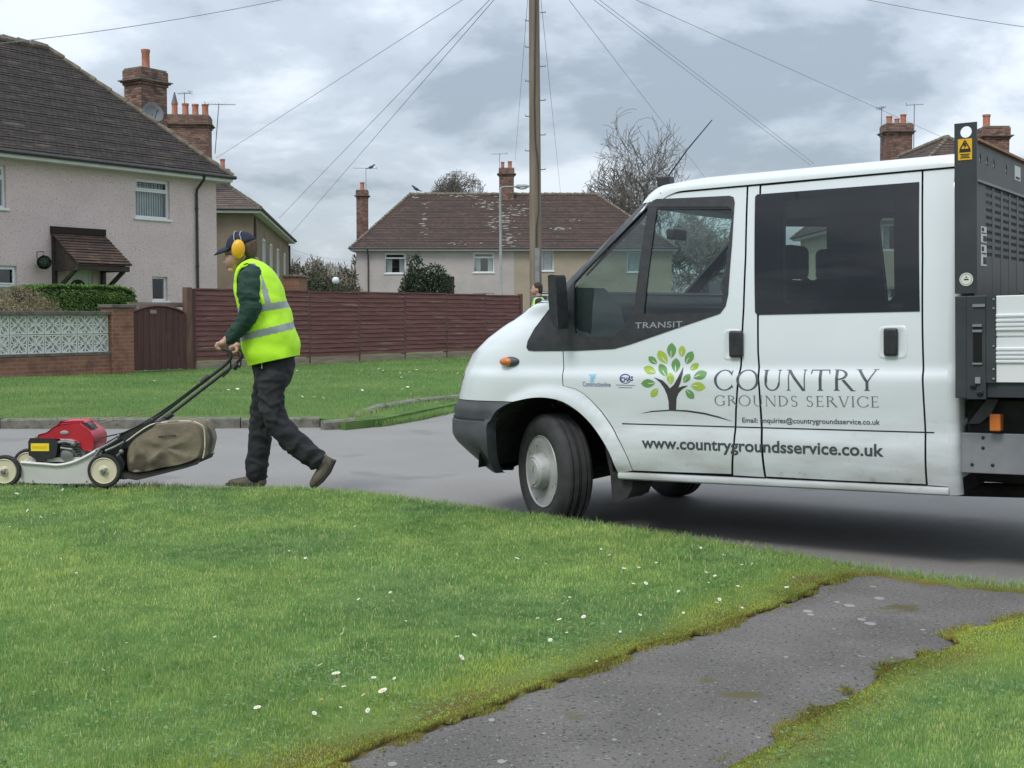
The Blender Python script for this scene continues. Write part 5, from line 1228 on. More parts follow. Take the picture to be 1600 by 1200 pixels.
# load of turf and clippings in the body
m_deb = mat('clippings', (.055, .062, .022, 1), (.11, .085, .045, 1), rough=.95, scale=9, attr='Col')
VV = []; CC = []
for i in range(5200):
    x = random.uniform(xm+.08, 1.9); y = random.uniform(.02, 1.9); z = zt3-.03+.10*mnoise.noise(Vector((x*3, y*3, 1)))+.12*smst(.1, .9, x)+random.gauss(0, .014)
    a = random.uniform(0, 6.28); d = Vector((math.cos(a), math.sin(a), random.uniform(-.6, .8)))*random.uniform(.012, .035); s_ = Vector((random.uniform(-1, 1), random.uniform(-1, 1), random.uniform(-1, 1))).cross(d).normalized()*d.length*.35
    p = Vector((x, y, z)); VV += [p-d, p+s_, p+d, p-s_]; t = random.random()
    c = (.8, 1.3, .6) if t < .4 else ((2.2, 1.7, 1.6) if t < .55 else ((3.8, 4.2, 4.5) if t < .6 else (1, .9, .9))); CC += [(*c, 1)]*4
mb = MB(); nn_ = 26
mb.add([(xm+.06+1.9*i/nn_, SB+.05+2.0*j/nn_, zt3-.08+.10*mnoise.noise(Vector(((xm+.06+1.9*i/nn_)*3, (SB+.05+2.0*j/nn_)*3, 1)))+.12*smst(.1, .9, 1.9*i/nn_)) for i in range(nn_+1) for j in range(nn_+1)], [(i*(nn_+1)+j, (i+1)*(nn_+1)+j, (i+1)*(nn_+1)+j+1, i*(nn_+1)+j+1) for i in range(nn_) for j in range(nn_)])
A = np.array([tuple(v) for v in VV]+mb.v); fq = np.arange(len(VV)).reshape(-1, 4); fm = np.array(mb.f)+len(VV); CC += [(.8, .8, .8, 1)]*len(mb.v)
dl = mesh_np('clippings', A, [np.vstack([fq, fm])], m_deb, col=np.array(CC)); dl.matrix_world = VM; tag(dl, 'heap of turf and garden clippings loaded in the tipper body', 'garden waste', kind='stuff')
# ------------------------------------------------------------------ HOUSES
def tilemat(name, c1, c2, patch=None): return brickmat(name, c1, c2, tuple(x*.35 for x in c1[:3])+(1,), bw=.17, bh=.5, ms=.006, rough=.9, bump=.35, patch=patch, offset=.5)
m_tile1 = tilemat('roof_tiles_dark', (.036, .031, .030, 1), (.056, .047, .043, 1), [((.10, .085, .062, 1), 1.1, .56, .74, (1, 1.6, 1)), ((.13, .105, .085, 1), 7, .70, .80, (1, 1, 1))])
m_tile2 = tilemat('roof_tiles_brown', (.085, .062, .055, 1), (.120, .085, .072, 1), [((.15, .12, .09, 1), 1.4, .55, .75, (1, 1, 1))])
m_tile3 = tilemat('roof_tiles_red_brown', (.075, .052, .046, 1), (.110, .074, .064, 1), [((.06, .05, .045, 1), .6, .45, .65, (1, 1, 1)), ((.34, .33, .29, 1), 1.0, .70, .735, (1, 3.2, 1))])
m_ridge = mat('ridge_tiles', (.11, .09, .07, 1), (.22, .19, .14, 1), rough=.9, scale=5, detail=6)
m_lich = mat('lichen', (.20, .19, .17, 1), (.30, .29, .265, 1), rough=.95, scale=12)
def peb(name, c1, c2, sp): return mat(name, c1, c2, rough=.95, scale=1.0, detail=9, bump=.9, bscale=42, bdist=.03, speck=sp, spec=.1)
m_pink = peb('pink_pebbledash', (.66, .53, .515, 1), (.74, .605, .585, 1), [((.42, .345, .335, 1), 22, .60), ((.78, .69, .67, 1), 18, .62)])
m_brown = peb('brown_render', (.22, .175, .13, 1), (.28, .225, .17, 1), [((.16, .13, .10, 1), 30, .62)])
m_grey = peb('grey_pebbledash', (.45, .405, .385, 1), (.52, .475, .45, 1), [((.30, .27, .25, 1), 22, .60)])
m_tan = peb('tan_pebbledash', (.37, .315, .235, 1), (.43, .37, .285, 1), [((.27, .23, .17, 1), 22, .60)])
m_cream = peb('cream_render', (.50, .45, .34, 1), (.56, .51, .40, 1), [((.4, .36, .27, 1), 20, .62)])
m_brick = brickmat('red_brick', (.23, .088, .055, 1), (.30, .13, .085, 1), (.24, .19, .155, 1), bump=.5, patch=[((.13, .07, .055, 1), 2.4, .5, .72, (1, 1, 1))])
m_cbrick = brickmat('chimney_brick', (.13, .068, .052, 1), (.33, .19, .145, 1), (.12, .105, .095, 1), bump=.9, patch=[((.09, .07, .058, 1), 3.2, .52, .75, (1, 1, 1)), ((.30, .25, .20, 1), 6, .68, .78, (1, 1, 1))])
m_cstone = mat('chimney_cap', (.12, .105, .085, 1), (.22, .19, .15, 1), rough=.95, scale=7, detail=7, bump=.6, bscale=30)
m_pot = mat('terracotta_pot', (.38, .14, .085, 1), (.46, .21, .14, 1), rough=.85, scale=6)
m_upvc = mat('white_upvc', (.70, .72, .73, 1), (.74, .76, .765, 1), rough=.35, scale=2)
m_fascia = mat('white_fascia', (.60, .61, .61, 1), (.68, .69, .69, 1), rough=.5, scale=3)
m_gutter = mat('black_gutter', (.035, .033, .033, 1), (.05, .047, .045, 1), rough=.5)
m_pane = glassmat('window_pane', (.80, .86, .85, 1), base=.07)
m_curt = mat('net_curtain', (.50, .52, .50, 1), (.60, .62, .60, 1), rough=.9, scale=4)
m_blind = mat('vertical_blind', (.38, .44, .42, 1), (.46, .52, .49, 1), rough=.8, scale=4)
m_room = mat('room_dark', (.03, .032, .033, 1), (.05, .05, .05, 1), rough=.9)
m_timber = mat('dark_timber', (.028, .023, .021, 1), (.05, .04, .035, 1), rough=.8, scale=8)
m_metal = mat('aerial_metal', (.16, .17, .18, 1), (.22, .23, .24, 1), rough=.5, metal=.4)
m_dish = mat('dish_grey', (.10, .11, .12, 1), (.13, .14, .15, 1), rough=.5)
def wallpanel(mb, x0, x1, z0, z1, y, holes, depth=.12):
    xs = sorted({x0, x1, *[h[0] for h in holes], *[h[1] for h in holes]}); zs = sorted({z0, z1, *[h[2] for h in holes], *[h[3] for h in holes]})
    xs = [x for x in xs if x0 <= x <= x1]; zs = [z for z in zs if z0 <= z <= z1]
    for i in range(len(xs)-1):
        for j in range(len(zs)-1):
            cx, cz = (xs[i]+xs[i+1])/2, (zs[j]+zs[j+1])/2
            if any(h[0] < cx < h[1] and h[2] < cz < h[3] for h in holes): continue
            mb.quad((xs[i], y, zs[j]), (xs[i+1], y, zs[j]), (xs[i+1], y, zs[j+1]), (xs[i], y, zs[j+1]))
    for h in holes:
        a, b, c, d = max(h[0], x0), min(h[1], x1), h[2], h[3]; e = y+depth
        mb.quad((a, y, c), (a, y, d), (a, e, d), (a, e, c)); mb.quad((b, y, d), (b, y, c), (b, e, c), (b, e, d)); mb.quad((a, y, d), (b, y, d), (b, e, d), (a, e, d)); mb.quad((b, y, c), (a, y, c), (a, e, c), (b, e, c))
def stepquad(mb, a, b, c, d, n, lift=.018, off=.0):
    """roof slope a-b eave, d-c ridge, laid in n overlapping courses"""
    a, b, c, d = map(Vector, (a, b, c, d)); nr = (b-a).cross((d if (d-a).length > 1e-6 else c)-a).normalized(); t = (b-a).normalized(); vb = nr.cross(t)
    for k in range(n):
        t0, t1 = k/n, (k+1)/n; p0, p1, p2, p3 = a.lerp(d, t0), b.lerp(c, t0), b.lerp(c, t1), a.lerp(d, t1)
        L = nr*(lift+off+.006*math.sin(k*1.7)); q = [p0+L, p1+L, p2+nr*off, p3+nr*off]; sh = (k % 2)*.085+(k*.037 % .17)
        uv = [((p-a).dot(t)+sh, .25+(k*7 % 40)+(j > 1)*.12) for j, p in enumerate(q)]
        if (p2-p3).length < 1e-4: mb.add([q[0], q[1], q[2]], [(0, 1, 2)], 0, [uv[:3]])
        else: mb.add(q, [(0, 1, 2, 3)], 0, [uv])
        mb.add([p0+nr*off, p1+nr*off, p1+L, p0+L], [(0, 1, 2, 3)], 0, [[uv[0], uv[1], uv[1], uv[0]]])
def ridgeline(mb, a, b, r=.11, seg=.33, step=True):
    a, b = Vector(a), Vector(b); L = (b-a).length; n = max(1, int(L/seg)); d = (b-a)/n
    for i in range(n):
        p, q = a+d*i, a+d*(i+1); jz = Vector((0, 0, random.uniform(-.008, .008))); mb.tube([p-d*.04+jz+Vector((0, 0, .02)), q+jz], [r*1.05, r*.88], 8)
def window(par, x0, x1, z0, z1, y=.12, kind='single', back='curtain', trans=.28, sill=True, label=None, mull=()):
    f = .055; mb = MB(); ya, yb = y-.05, y+.02
    mb.box(x0, x0+f, ya, yb, z0, z1); mb.box(x1-f, x1, ya, yb, z0, z1); mb.box(x0+f, x1-f, ya, yb, z0, z0+f); mb.box(x0+f, x1-f, ya, yb, z1-f, z1)
    zt = z1-(z1-z0)*trans
    if trans: 
        mb.box(x0+f, x1-f, ya, yb, zt-.03, zt+.03)
        for a, b in ((x0+f, x0+f+.035), (x1-f-.035, x1-f)): mb.box(a, b, ya-.02, ya, zt+.03, z1-f)
        mb.box(x0+f+.035, x1-f-.035, ya-.02, ya, zt+.03, zt+.065); mb.box(x0+f+.035, x1-f-.035, ya-.02, ya, z1-f-.035, z1-f)
    for m in mull: xm_ = x0+(x1-x0)*m; mb.box(xm_-.03, xm_+.03, ya, yb, z0+f, (zt-.03) if trans else z1-f)
    w_ = obj('window', mb, m_upvc, par, label=label)
    mb = MB(); mb.quad((x0+f, y-.012, z0+f), (x1-f, y-.012, z0+f), (x1-f, y-.012, z1-f), (x0+f, y-.012, z1-f)); obj('pane', mb, m_pane, w_)
    if sill: mb = MB(); mb.box(x0-.06, x1+.06, y-.17, y-.0, z0-.07, z0-.003); obj('sill', mb, m_upvc, w_, bevel=.008)
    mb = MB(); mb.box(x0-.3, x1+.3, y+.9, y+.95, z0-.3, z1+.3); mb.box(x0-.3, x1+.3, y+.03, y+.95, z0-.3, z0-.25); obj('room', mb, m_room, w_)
    mb = MB()
    def folds(a, b, zb, zt_, amp=.025, per=.09):
        n = max(4, int((b-a)/per*4)); pts = [(a+(b-a)*i/n, y+.09+amp*math.sin(i*math.pi/2)) for i in range(n+1)]
        for i in range(n): mb.quad((pts[i][0], pts[i][1], zb), (pts[i+1][0], pts[i+1][1], zb), (pts[i+1][0], pts[i+1][1], zt_), (pts[i][0], pts[i][1], zt_))
    wd = x1-x0
    if back == 'curtain': folds(x0+f, x0+f+wd*.30, z0+.03, zt-.0); folds(x1-f-wd*.26, x1-f, z0+.03, zt); obj('curtain', mb, m_curt, w_)
    elif back == 'net': folds(x0+f, x1-f, z0+.03, z1-.05); obj('curtain', mb, m_curt, w_)
    elif back == 'blind':
        n = int(wd/.09)
        for i in range(n): a = x0+f+(wd-2*f)*i/n; mb.quad((a, y+.07, z0+.03), (a+.082, y+.10, z0+.03), (a+.082, y+.10, z1-.1), (a, y+.07, z1-.1))
        obj('blind', mb, m_blind, w_)
    return w_
def chimney(par, x, y, sx, sy, z0, z1, pots, label=None, capm=None, potm=None):
    mb = MB(); mb.box(x-sx/2, x+sx/2, y-sy/2, y+sy/2, z0, z1-.40)
    for k, (o, a, b) in enumerate([(.035, z1-.46, z1-.385), (.085, z1-.385, z1-.31), (.03, z1-.31, z1-.02)]): mb.box(x-sx/2-o, x+sx/2+o, y-sy/2-o, y+sy/2+o, a+.001, b)
    c = obj('chimney', mb, m_cbrick, par, uv=True, label=label)
    mb = MB(); mb.box(x-sx/2-.13, x+sx/2+.13, y-sy/2-.13, y+sy/2+.13, z1-.345, z1-.309); mb.box(x-sx/2, x+sx/2, y-sy/2, y+sy/2, z1-.02, z1+.04); obj('chimney_cap', mb, m_cstone, c)
    for (dx, dy, r, h, kk) in pots:
        mb = MB(); mb.lathe([(r, 0), (r*.98, h*.12), (r*.88, h*.2), (r*.86, h*.82), (r*1.0, h*.88), (r*1.0, h), (r*.8, h), (r*.78, h*.6)], Matrix.Translation((x+dx, y+dy, z1+.02)), 14)
        obj('chimney_pot', mb, m_pot, c, smooth=True, auto=30)
        if kk: mb = MB(); mb.lathe([(r*.95, h), (r*.9, h+.02), (.02, h+.42), (0, h+.42)], Matrix.Translation((x+dx, y+dy, z1+.02)), 12); obj('chimney_cowl', mb, m_dish, c)
    return c
def aerial(par, base, h, az, boom=1.1, els=9, tilt=0., name='tv_aerial', lean=(0, 0)):
    b = Vector(base); mb = MB(); top = b+Vector((lean[0], lean[1], h)); mb.tube([b, top], .018, 6)
    d = Vector((math.cos(az), math.sin(az), tilt)).normalized(); e = Vector((-d.y, d.x, 0)).normalized(); p0 = top-d*boom*.45; p1 = top+d*boom*.55
    mb.tube([p0+Vector((0, 0, -.03)), p1+Vector((0, 0, -.03))], .013, 5)
    for i in range(els): t = i/(els-1); p = p0.lerp(p1, t); L = .14+.03*(1-t)+(.09 if i == 1 else 0); mb.tube([p-e*L, p+e*L], .006, 4)
    for k in (-1, 1): mb.tube([p0-e*.16+Vector((-.03*d.x, -.03*d.y, .05*k)), p0+e*.16+Vector((-.03*d.x, -.03*d.y, .05*k))], .008, 4); mb.tube([p0, p0+Vector((-.03*d.x, -.03*d.y, .07*k))], .008, 4)
    return obj(name, mb, m_metal, par)
def house(name, label, M, W, D, eave, ridge, iL, iR, wallm, tile, holes=(), n=30, o=.32, split=None, rholes=(), lift=.018, base=-.2):
    h = thing(name, label, 'house', M)
    mb = MB(); xs = split[0] if split else W
    wallpanel(mb, 0, xs, base, eave, 0, [q for q in holes if q[0] < xs]); wallpanel(mb, 0, 0, base, eave, 0, [])
    # side and back walls
    mb.quad((0, D, base), (0, 0, base), (0, 0, eave), (0, D, eave)); mb.quad((xs, D, base), (0, D, base), (0, D, eave), (xs, D, eave))
    if not split:
        # right-hand wall with its own openings, local coordinate runs from the front corner backwards
        m2 = MB(); wallpanel(m2, 0, D, base, eave, 0, list(rholes)); mb.add([(W-p[1], p[0], p[2]) for p in m2.v], m2.f)
    obj('wall', mb, wallm, h)
    if split:
        mb = MB(); wallpanel(mb, xs, W, base, eave, 0, [q for q in holes if q[0] >= xs]); mb.quad((W, 0, base), (W, D, base), (W, D, eave), (W, 0, eave)); mb.quad((W, D, base), (xs, D, base), (xs, D, eave), (W, D, eave)); obj('wall', mb, split[1], h)
    rz = eave-.02
    A, B_, C_, D_ = (-o, -o, rz), (W+o, -o, rz), (W+o, D+o, rz), (-o, D+o, rz); r0, r1 = (iL-o*0, D/2, ridge), (W-iR, D/2, ridge)
    mb = MB(); stepquad(mb, A, B_, r1, r0, n, lift); stepquad(mb, C_, D_, r0, r1, n, lift); stepquad(mb, D_, A, r0, r0, n, lift); stepquad(mb, B_, C_, r1, r1, n, lift)
    mb.quad((-o, -o, rz-.01), (-o, D+o, rz-.01), (W+o, D+o, rz-.01), (W+o, -o, rz-.01))
    rf = obj('roof', mb, tile, h, uv=True)
    mb = MB(); ridgeline(mb, r0, r1, .12, .45)
    for c, r in ((A, r0), (D_, r0), (B_, r1), (C_, r1)): ridgeline(mb, c, r, .085, .22 if lift > .015 else .5)
    obj('ridge_tiles', mb, m_ridge, rf, smooth=True)
    mb = MB(); t = .16
    mb.box(-o, W+o, -o-.02, -o, rz-t, rz-.005); mb.box(-o, W+o, D+o, D+o+.02, rz-t, rz-.005); mb.box(-o-.02, -o, -o, D+o, rz-t, rz-.005); mb.box(W+o, W+o+.02, -o, D+o, rz-t, rz-.005)
    mb.quad((-o, -o, rz-t), (-o, D+o, rz-t), (W+o, D+o, rz-t), (W+o, -o, rz-t)); obj('fascia', mb, m_fascia, h)
    mb = MB(); gz = rz-.03
    for a, b in (((-o-.07, -o-.07), (W+o+.07, -o-.07)), ((W+o+.07, -o-.07), (W+o+.07, D+o+.07)), ((W+o+.07, D+o+.07), (-o-.07, D+o+.07)), ((-o-.07, D+o+.07), (-o-.07, -o-.07))): mb.tube([(*a, gz), (*b, gz)], .052, 8)
    obj('gutter', mb, m_gutter, h, smooth=True)
    return h, rf
def downpipe(par, x, top, bot=.0, y=-.05, o=.32):
    mb = MB(); mb.tube([(x, -o-.05, top-.1), (x, -o-.02, top-.2), (x, y-.02, top-.45), (x, y, top-.6), (x, y, bot)], .038, 8)
    for z in np.arange(bot+1., top-.8, 1.6): mb.tube([(x, y, z), (x, y, z+.05)], .052, 8)
    return obj('downpipe', mb, m_gutter, par, smooth=True)
# --- pink pebbledash house on the left
EZ = 5.10
c1 = P(337.5, 283, 37.6); EZ1 = c1.z+.0
ex1 = ray(2180, 490); ex1 = Vector((ex1.x, ex1.y, 0)).normalized()
W1 = 15.5; O1 = Vector((c1.x, c1.y, 0))-ex1*W1; M1 = frame(O1, ex1)
def f1(x, y): return onplane(M1, x, y, 0)
e1 = onplane(M1, 300, 271, -.32)[1]+.06
def rect1(xa, ya, xb, yb): a, b = f1(xa, ya), f1(xb, yb); return (min(a[0], b[0]), max(a[0], b[0]), min(a[1], b[1]), max(a[1], b[1]))
w_up = rect1(211, 277.5, 265.5, 343); w_ul = rect1(-44, 253, 10, 325); w_gl = rect1(-44, 413, 27, 444); w_gs = rect1(238, 432, 262, 470)
w_gl = (w_gl[0], w_gl[1], 0.95, w_gl[3])
dr = rect1(103, 415, 146, 470); drz = (dr[0], dr[1], .1, dr[3])
h1, rf1 = house('pink_house', 'pink pebbledash house with dark tiled hipped roof at the left', M1, W1, 6.4, e1, e1+3.42, 3.2, 3.2, m_pink, m_tile1, [w_up, w_ul, w_gl, w_gs, drz], n=46, lift=.010)
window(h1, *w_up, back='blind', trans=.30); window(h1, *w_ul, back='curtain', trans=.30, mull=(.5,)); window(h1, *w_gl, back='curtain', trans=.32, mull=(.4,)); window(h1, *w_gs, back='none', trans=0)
downpipe(h1, f1(306, 350)[0], e1)
# leaded pattern in the fanlight
mb = MB(); a, b, c, d = w_up; zt_ = d-(d-c)*.30
for i in range(1, 8): x = a+.07+(b-a-.14)*i/8; mb.box(x-.006, x+.006, .100, .104, zt_+.05, d-.07)
mb.box(a+.07, b-.07, .100, .104, (zt_+d)/2-.006, (zt_+d)/2+.006); obj('leaded_glazing', mb, m_gutter, h1)
# door and canopy
mb = MB(); mb.box(drz[0], drz[0]+.09, .05, .12, .1, drz[3]); mb.box(drz[1]-.09, drz[1], .05, .12, .1, drz[3]); mb.box(drz[0]+.09, drz[1]-.09, .05, .12, drz[3]-.09, drz[3]); mb.box(drz[0]+.09, drz[1]-.09, .08, .12, .1, drz[3]-.09)
dro = obj('front_door', mb, m_upvc, h1)
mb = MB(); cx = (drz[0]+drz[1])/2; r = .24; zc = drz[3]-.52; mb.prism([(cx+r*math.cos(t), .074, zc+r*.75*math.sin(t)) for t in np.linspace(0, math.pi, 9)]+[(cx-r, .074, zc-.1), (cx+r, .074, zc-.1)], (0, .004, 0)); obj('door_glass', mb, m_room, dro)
ctl, ctr = f1(79, 353), f1(161, 359); 
cn_w0, cn_w1 = ctl[0], ctr[0]; cz1 = (ctl[1]+ctr[1])/2
bl = onplane(M1, 92, 411, -1.05); brr = onplane(M1, 183, 412, -1.05); czb = (bl[1]+brr[1])/2
m_tcan = tilemat('canopy_tiles', (.085, .055, .045, 1), (.15, .09, .065, 1), [((.06, .048, .042, 1), 2.2, .40, .6, (1, 1, 1)), ((.33, .15, .08, 1), 4.2, .70, .73, (1, 1.6, 1))])
mb = MB(); stepquad(mb, (cn_w0-.02, -1.05, czb), (cn_w1+.05, -1.05, czb), (cn_w1+.05, -.0, cz1-.16), (cn_w0-.02, 0, cz1-.16), 11, .022)
mb.quad((cn_w0-.02, -1.05, czb-.03), (cn_w0-.02, 0, cz1-.19), (cn_w1+.05, 0, cz1-.19), (cn_w1+.05, -1.05, czb-.03)); cn = obj('porch_canopy', mb, m_tcan, h1, uv=True)
mb = MB(); mb.box(cn_w0-.02, cn_w1+.05, -.06, .0, cz1-.17, cz1); obj('canopy_flashing', mb, m_tile2, cn)
mb = MB()
for x in (cn_w0+.06, cn_w1-.06):
    mb.box(x-.05, x+.05, -.10, -.0, czb-.75, cz1-.25); mb.box(x-.05, x+.05, -1.0, -.1, czb-.18, czb-.06); mb.tube([(x, -.08, czb-.72), (x, -.35, czb-.5), (x, -.85, czb-.16)], .06, 6)
    mb.prism([(x-.02, -.95, czb-.07), (x-.02, -.05, cz1-.22), (x-.02, -.05, czb-.07)], (.04, 0, 0))
mb.box(cn_w0, cn_w1, -1.02, -.95, czb-.17, czb-.04); obj('canopy_bracket', mb, m_timber, cn)
chimney(h1, W1+.25, 3.2, .98, .75, 0.2, onplane(M1, 209, 110, 3.2)[1]+.04, [(.02, 0, .135, .62, 0)])
# chimney stands against the end wall; satellite dish on a bracket beside it
dp = P(238, 178, 38.3); dl_ = M1.inverted() @ dp
mb = MB(); Md = Matrix.Translation(dl_) @ Matrix.Rotation(R(-20), 4, "Z") @ Matrix.Rotation(R(68), 4, "X"); mb.lathe([(0, .0), (.12, .01), (.22, .04), (.30, .085), (.31, .085), (.22, .03), (0, -.012)], Md, 24); mb.tube([dl_, dl_+Vector((-.25, .05, -.25)), dl_+Vector((-.35, .05, -.3))], .02, 6); mb.tube([Md @ Vector((0, -.25, .06)), Md @ Vector((0, -.1, .38))], .012, 5); mb.box(*[q for k in range(3) for q in ((Md @ Vector((0, -.1, .38)))[k]-.03, (Md @ Vector((0, -.1, .38)))[k]+.03)]); obj('satellite_dish', mb, m_dish, h1, smooth=True, auto=35)
# hanging basket by the door
hb_ = P(69, 409.5, 0); 
hx, hz_ = onplane(M1, 69, 410, -.28); hbM = M1 @ Matrix.Translation((hx, -.28, hz_))
hk = thing('hanging_basket', 'round dark green topiary ball hanging on the pink house wall beside the porch', 'hanging basket', hbM)
VV = []; rr_ = .165
for i in range(1400):
    v = Vector((random.gauss(0, 1), random.gauss(0, 1), random.gauss(0, 1))).normalized(); p = v*rr_*random.uniform(.85, 1.05); t = v.cross(Vector((random.random(), random.random(), random.random()))).normalized()*.022; s_ = v.cross(t).normalized()*.012+v*.008; VV += [p-t, p+s_, p+t, p-s_]
m_top = mat('topiary_leaves', (.02, .045, .025, 1), (.035, .07, .035, 1), rough=.6, scale=30)
mesh_np('foliage', np.array([tuple(v) for v in VV]), [np.arange(len(VV)).reshape(-1, 4)], m_top, hk)
mb = MB(); mb.ball((0, 0, 0), .15, 16, 10); obj('core', mb, m_top, hk, smooth=True)
mb = MB(); mb.tube([(0, 0, .16), (0, 0, .26)], .006, 4); mb.tube([(.0, 0, .26), (0, .28, .27), (0, .28, .1)], .01, 5); obj('bracket', mb, m_gutter, hk)
# --- brown house behind
M2 = frame(Vector((P(395, 330, 48.7).x, 48.7, 0)), (1, 0, 0))
ang2 = math.atan2(P(452, 378, 70).x-P(395, 330, 48.7).x, 70-48.7)
ex2 = Vector((math.cos(-ang2), math.sin(-ang2), 0)); O2 = Vector((P(395, 330, 48.7).x, 48.7, 0))-ex2*9.0; M2 = frame(O2, ex2)
e2 = onplane(M2, 370, 327, -.2)[1]+.05; D2 = 21.0
def r2(xa, ya, xb, yb):
    # pixel window on the right-hand wall of the brown house
    Mi = M2.inverted(); o = Mi @ CAM; r = []
    for x, y in ((xa, ya), (xb, yb)): d = Mi.to_3x3() @ ray(x, y); t = (9.0-o.x)/d.x; p = o+d*t; r.append((p.y, p.z))
    return (min(r[0][0], r[1][0]), max(r[0][0], r[1][0]), min(r[0][1], r[1][1]), max(r[0][1], r[1][1]))
rh = [r2(409.5, 352, 413.5, 391), r2(421, 360, 424.5, 397), r2(432, 375, 435, 406), r2(443, 385, 445, 412)]
rh = [(a, max(b, a+.9), 3.0, 4.3) for a, b, c, d in rh]
h2, rf2 = house('brown_house', 'brown rendered house with long side wall receding behind the mowing man', M2, 9.0, D2, e2, e2+2.75, 3.4, 3.4, m_brown, m_tile2, [], n=24, o=.3, rholes=rh)
for q in rh:
    mb = MB(); a, b, c, d = q; y0 = 8.90
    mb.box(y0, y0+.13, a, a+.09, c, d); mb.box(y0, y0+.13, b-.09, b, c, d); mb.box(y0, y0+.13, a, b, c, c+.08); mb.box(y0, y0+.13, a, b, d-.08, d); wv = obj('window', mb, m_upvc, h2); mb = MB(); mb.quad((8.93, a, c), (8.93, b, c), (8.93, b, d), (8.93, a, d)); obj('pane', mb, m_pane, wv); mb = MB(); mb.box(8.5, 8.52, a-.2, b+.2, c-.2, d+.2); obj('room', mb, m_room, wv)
c_ = M2.inverted() @ P(287, 215, 51.8)
chimney(h2, c_.x, c_.y, 2.05, .95, e2+.2, onplane(M2, 287, 184, c_.y)[1]+.03, [(-.33, 0, .13, .52, 1), (.08, 0, .14, .50, 0), (.46, 0, .14, .48, 0), (.84, 0, .14, .48, 0)])
zc2 = onplane(M2, 287, 184, c_.y)[1]
aerial(h2, (c_.x+.05, c_.y, zc2-.1), onplane(M2, 290, 145, c_.y)[1]-zc2+.1, R(150), .55, 4)
ap = onplane(M2, 336, 240, c_.y-.3); at_ = onplane(M2, 342, 162, c_.y-.3); aerial(h2, (ap[0], c_.y-.3, ap[1]), at_[1]-ap[1], R(2), 1.15, 10, lean=(at_[0]-ap[0], 0))
c3 = M2.inverted() @ P(348, 275, 60); chimney(h2, c3.x, c3.y, .62, .62, e2+.5, onplane(M2, 348, 266, c3.y)[1], [(0, 0, .12, .48, 0)])
mb = MB(); mb.tube([(9.06, D2-.3, e2-.3), (9.06, D2-.3, 0)], .05, 6); mb.tube([(9.06, .3, e2-.3), (9.06, .3, 0)], .05, 6); obj('downpipe', mb, m_gutter, h2)
# --- pair of semi-detached houses in the middle
Y3 = 77.4; O3 = P(557, 480, Y3); M3 = frame(Vector((O3.x, Y3, 0)), (1, 0, 0)); W3 = P(1049, 480, Y3).x-O3.x
def f3(x, y): return onplane(M3, x, y, 0)
def rect3(xa, ya, xb, yb): a, b = f3(xa, ya), f3(xb, yb); return (a[0], b[0], b[1], a[1])
e3 = f3(700, 388)[1]+.03
wl3 = [rect3(601, 395.5, 633.5, 427), rect3(739.5, 394.5, 772, 425.5), rect3(846, 393, 865, 423), rect3(980, 394, 1012, 425)]
g3 = [rect3(838, 455, 862, 476), rect3(640, 452, 672, 482), rect3(740, 458, 772, 484)]
dr3 = rect3(695, 432, 710, 480); dr3 = (dr3[0]-.2, dr3[1], .1, dr3[3])
xs3 = f3(803, 430)[0]
r0x = P(640, 303, Y3+3.3).x-O3.x; r1x = P(932, 304, Y3+3.3).x-O3.x
h3, rf3 = house('semi_detached_house', 'pair of semi-detached houses, grey and tan pebbledash under one brown roof', M3, W3, 6.6, e3, onplane(M3, 780, 304, 3.3)[1], r0x, W3-r1x, m_grey, m_tile3, wl3+g3+[dr3], n=34, split=(xs3, m_tan), lift=.016)
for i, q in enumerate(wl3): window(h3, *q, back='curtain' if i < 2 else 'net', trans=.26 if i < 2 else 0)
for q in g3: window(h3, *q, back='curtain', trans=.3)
mb = MB(); mb.box(dr3[0], dr3[1], .04, .1, .1, dr3[3]); obj('front_door', mb, m_timber, h3)
downpipe(h3, f3(575.5, 420)[0], e3)
def ch3(xa, xb, yt, yl, pots, sy=.8, zb=None):
    x0, x1 = (P(xa, 300, Y3+yl).x-O3.x), (P(xb, 300, Y3+yl).x-O3.x); zt_ = onplane(M3, (xa+xb)/2, yt, yl)[1]
    return chimney(h3, (x0+x1)/2, yl, x1-x0, sy, (e3+1.2) if zb is None else zb, zt_, pots), zt_, (x0+x1)/2
c, z_, x_ = ch3(780, 803, 264, 3.3, [(-.24, 0, .12, .40, 0), (.20, 0, .14, .44, 0)]); aerial(h3, (x_-.42, 3.0, z_-1.0), 1.9, R(170), .95, 8)
c, z_, x_ = ch3(557.5, 574.5, 298, 5.2, [(0, 0, .15, .5, 0)], .6, zb=0.); aerial(h3, (x_+.26, 5.0, z_-.6), 2.0, R(-175), 1.45, 12)
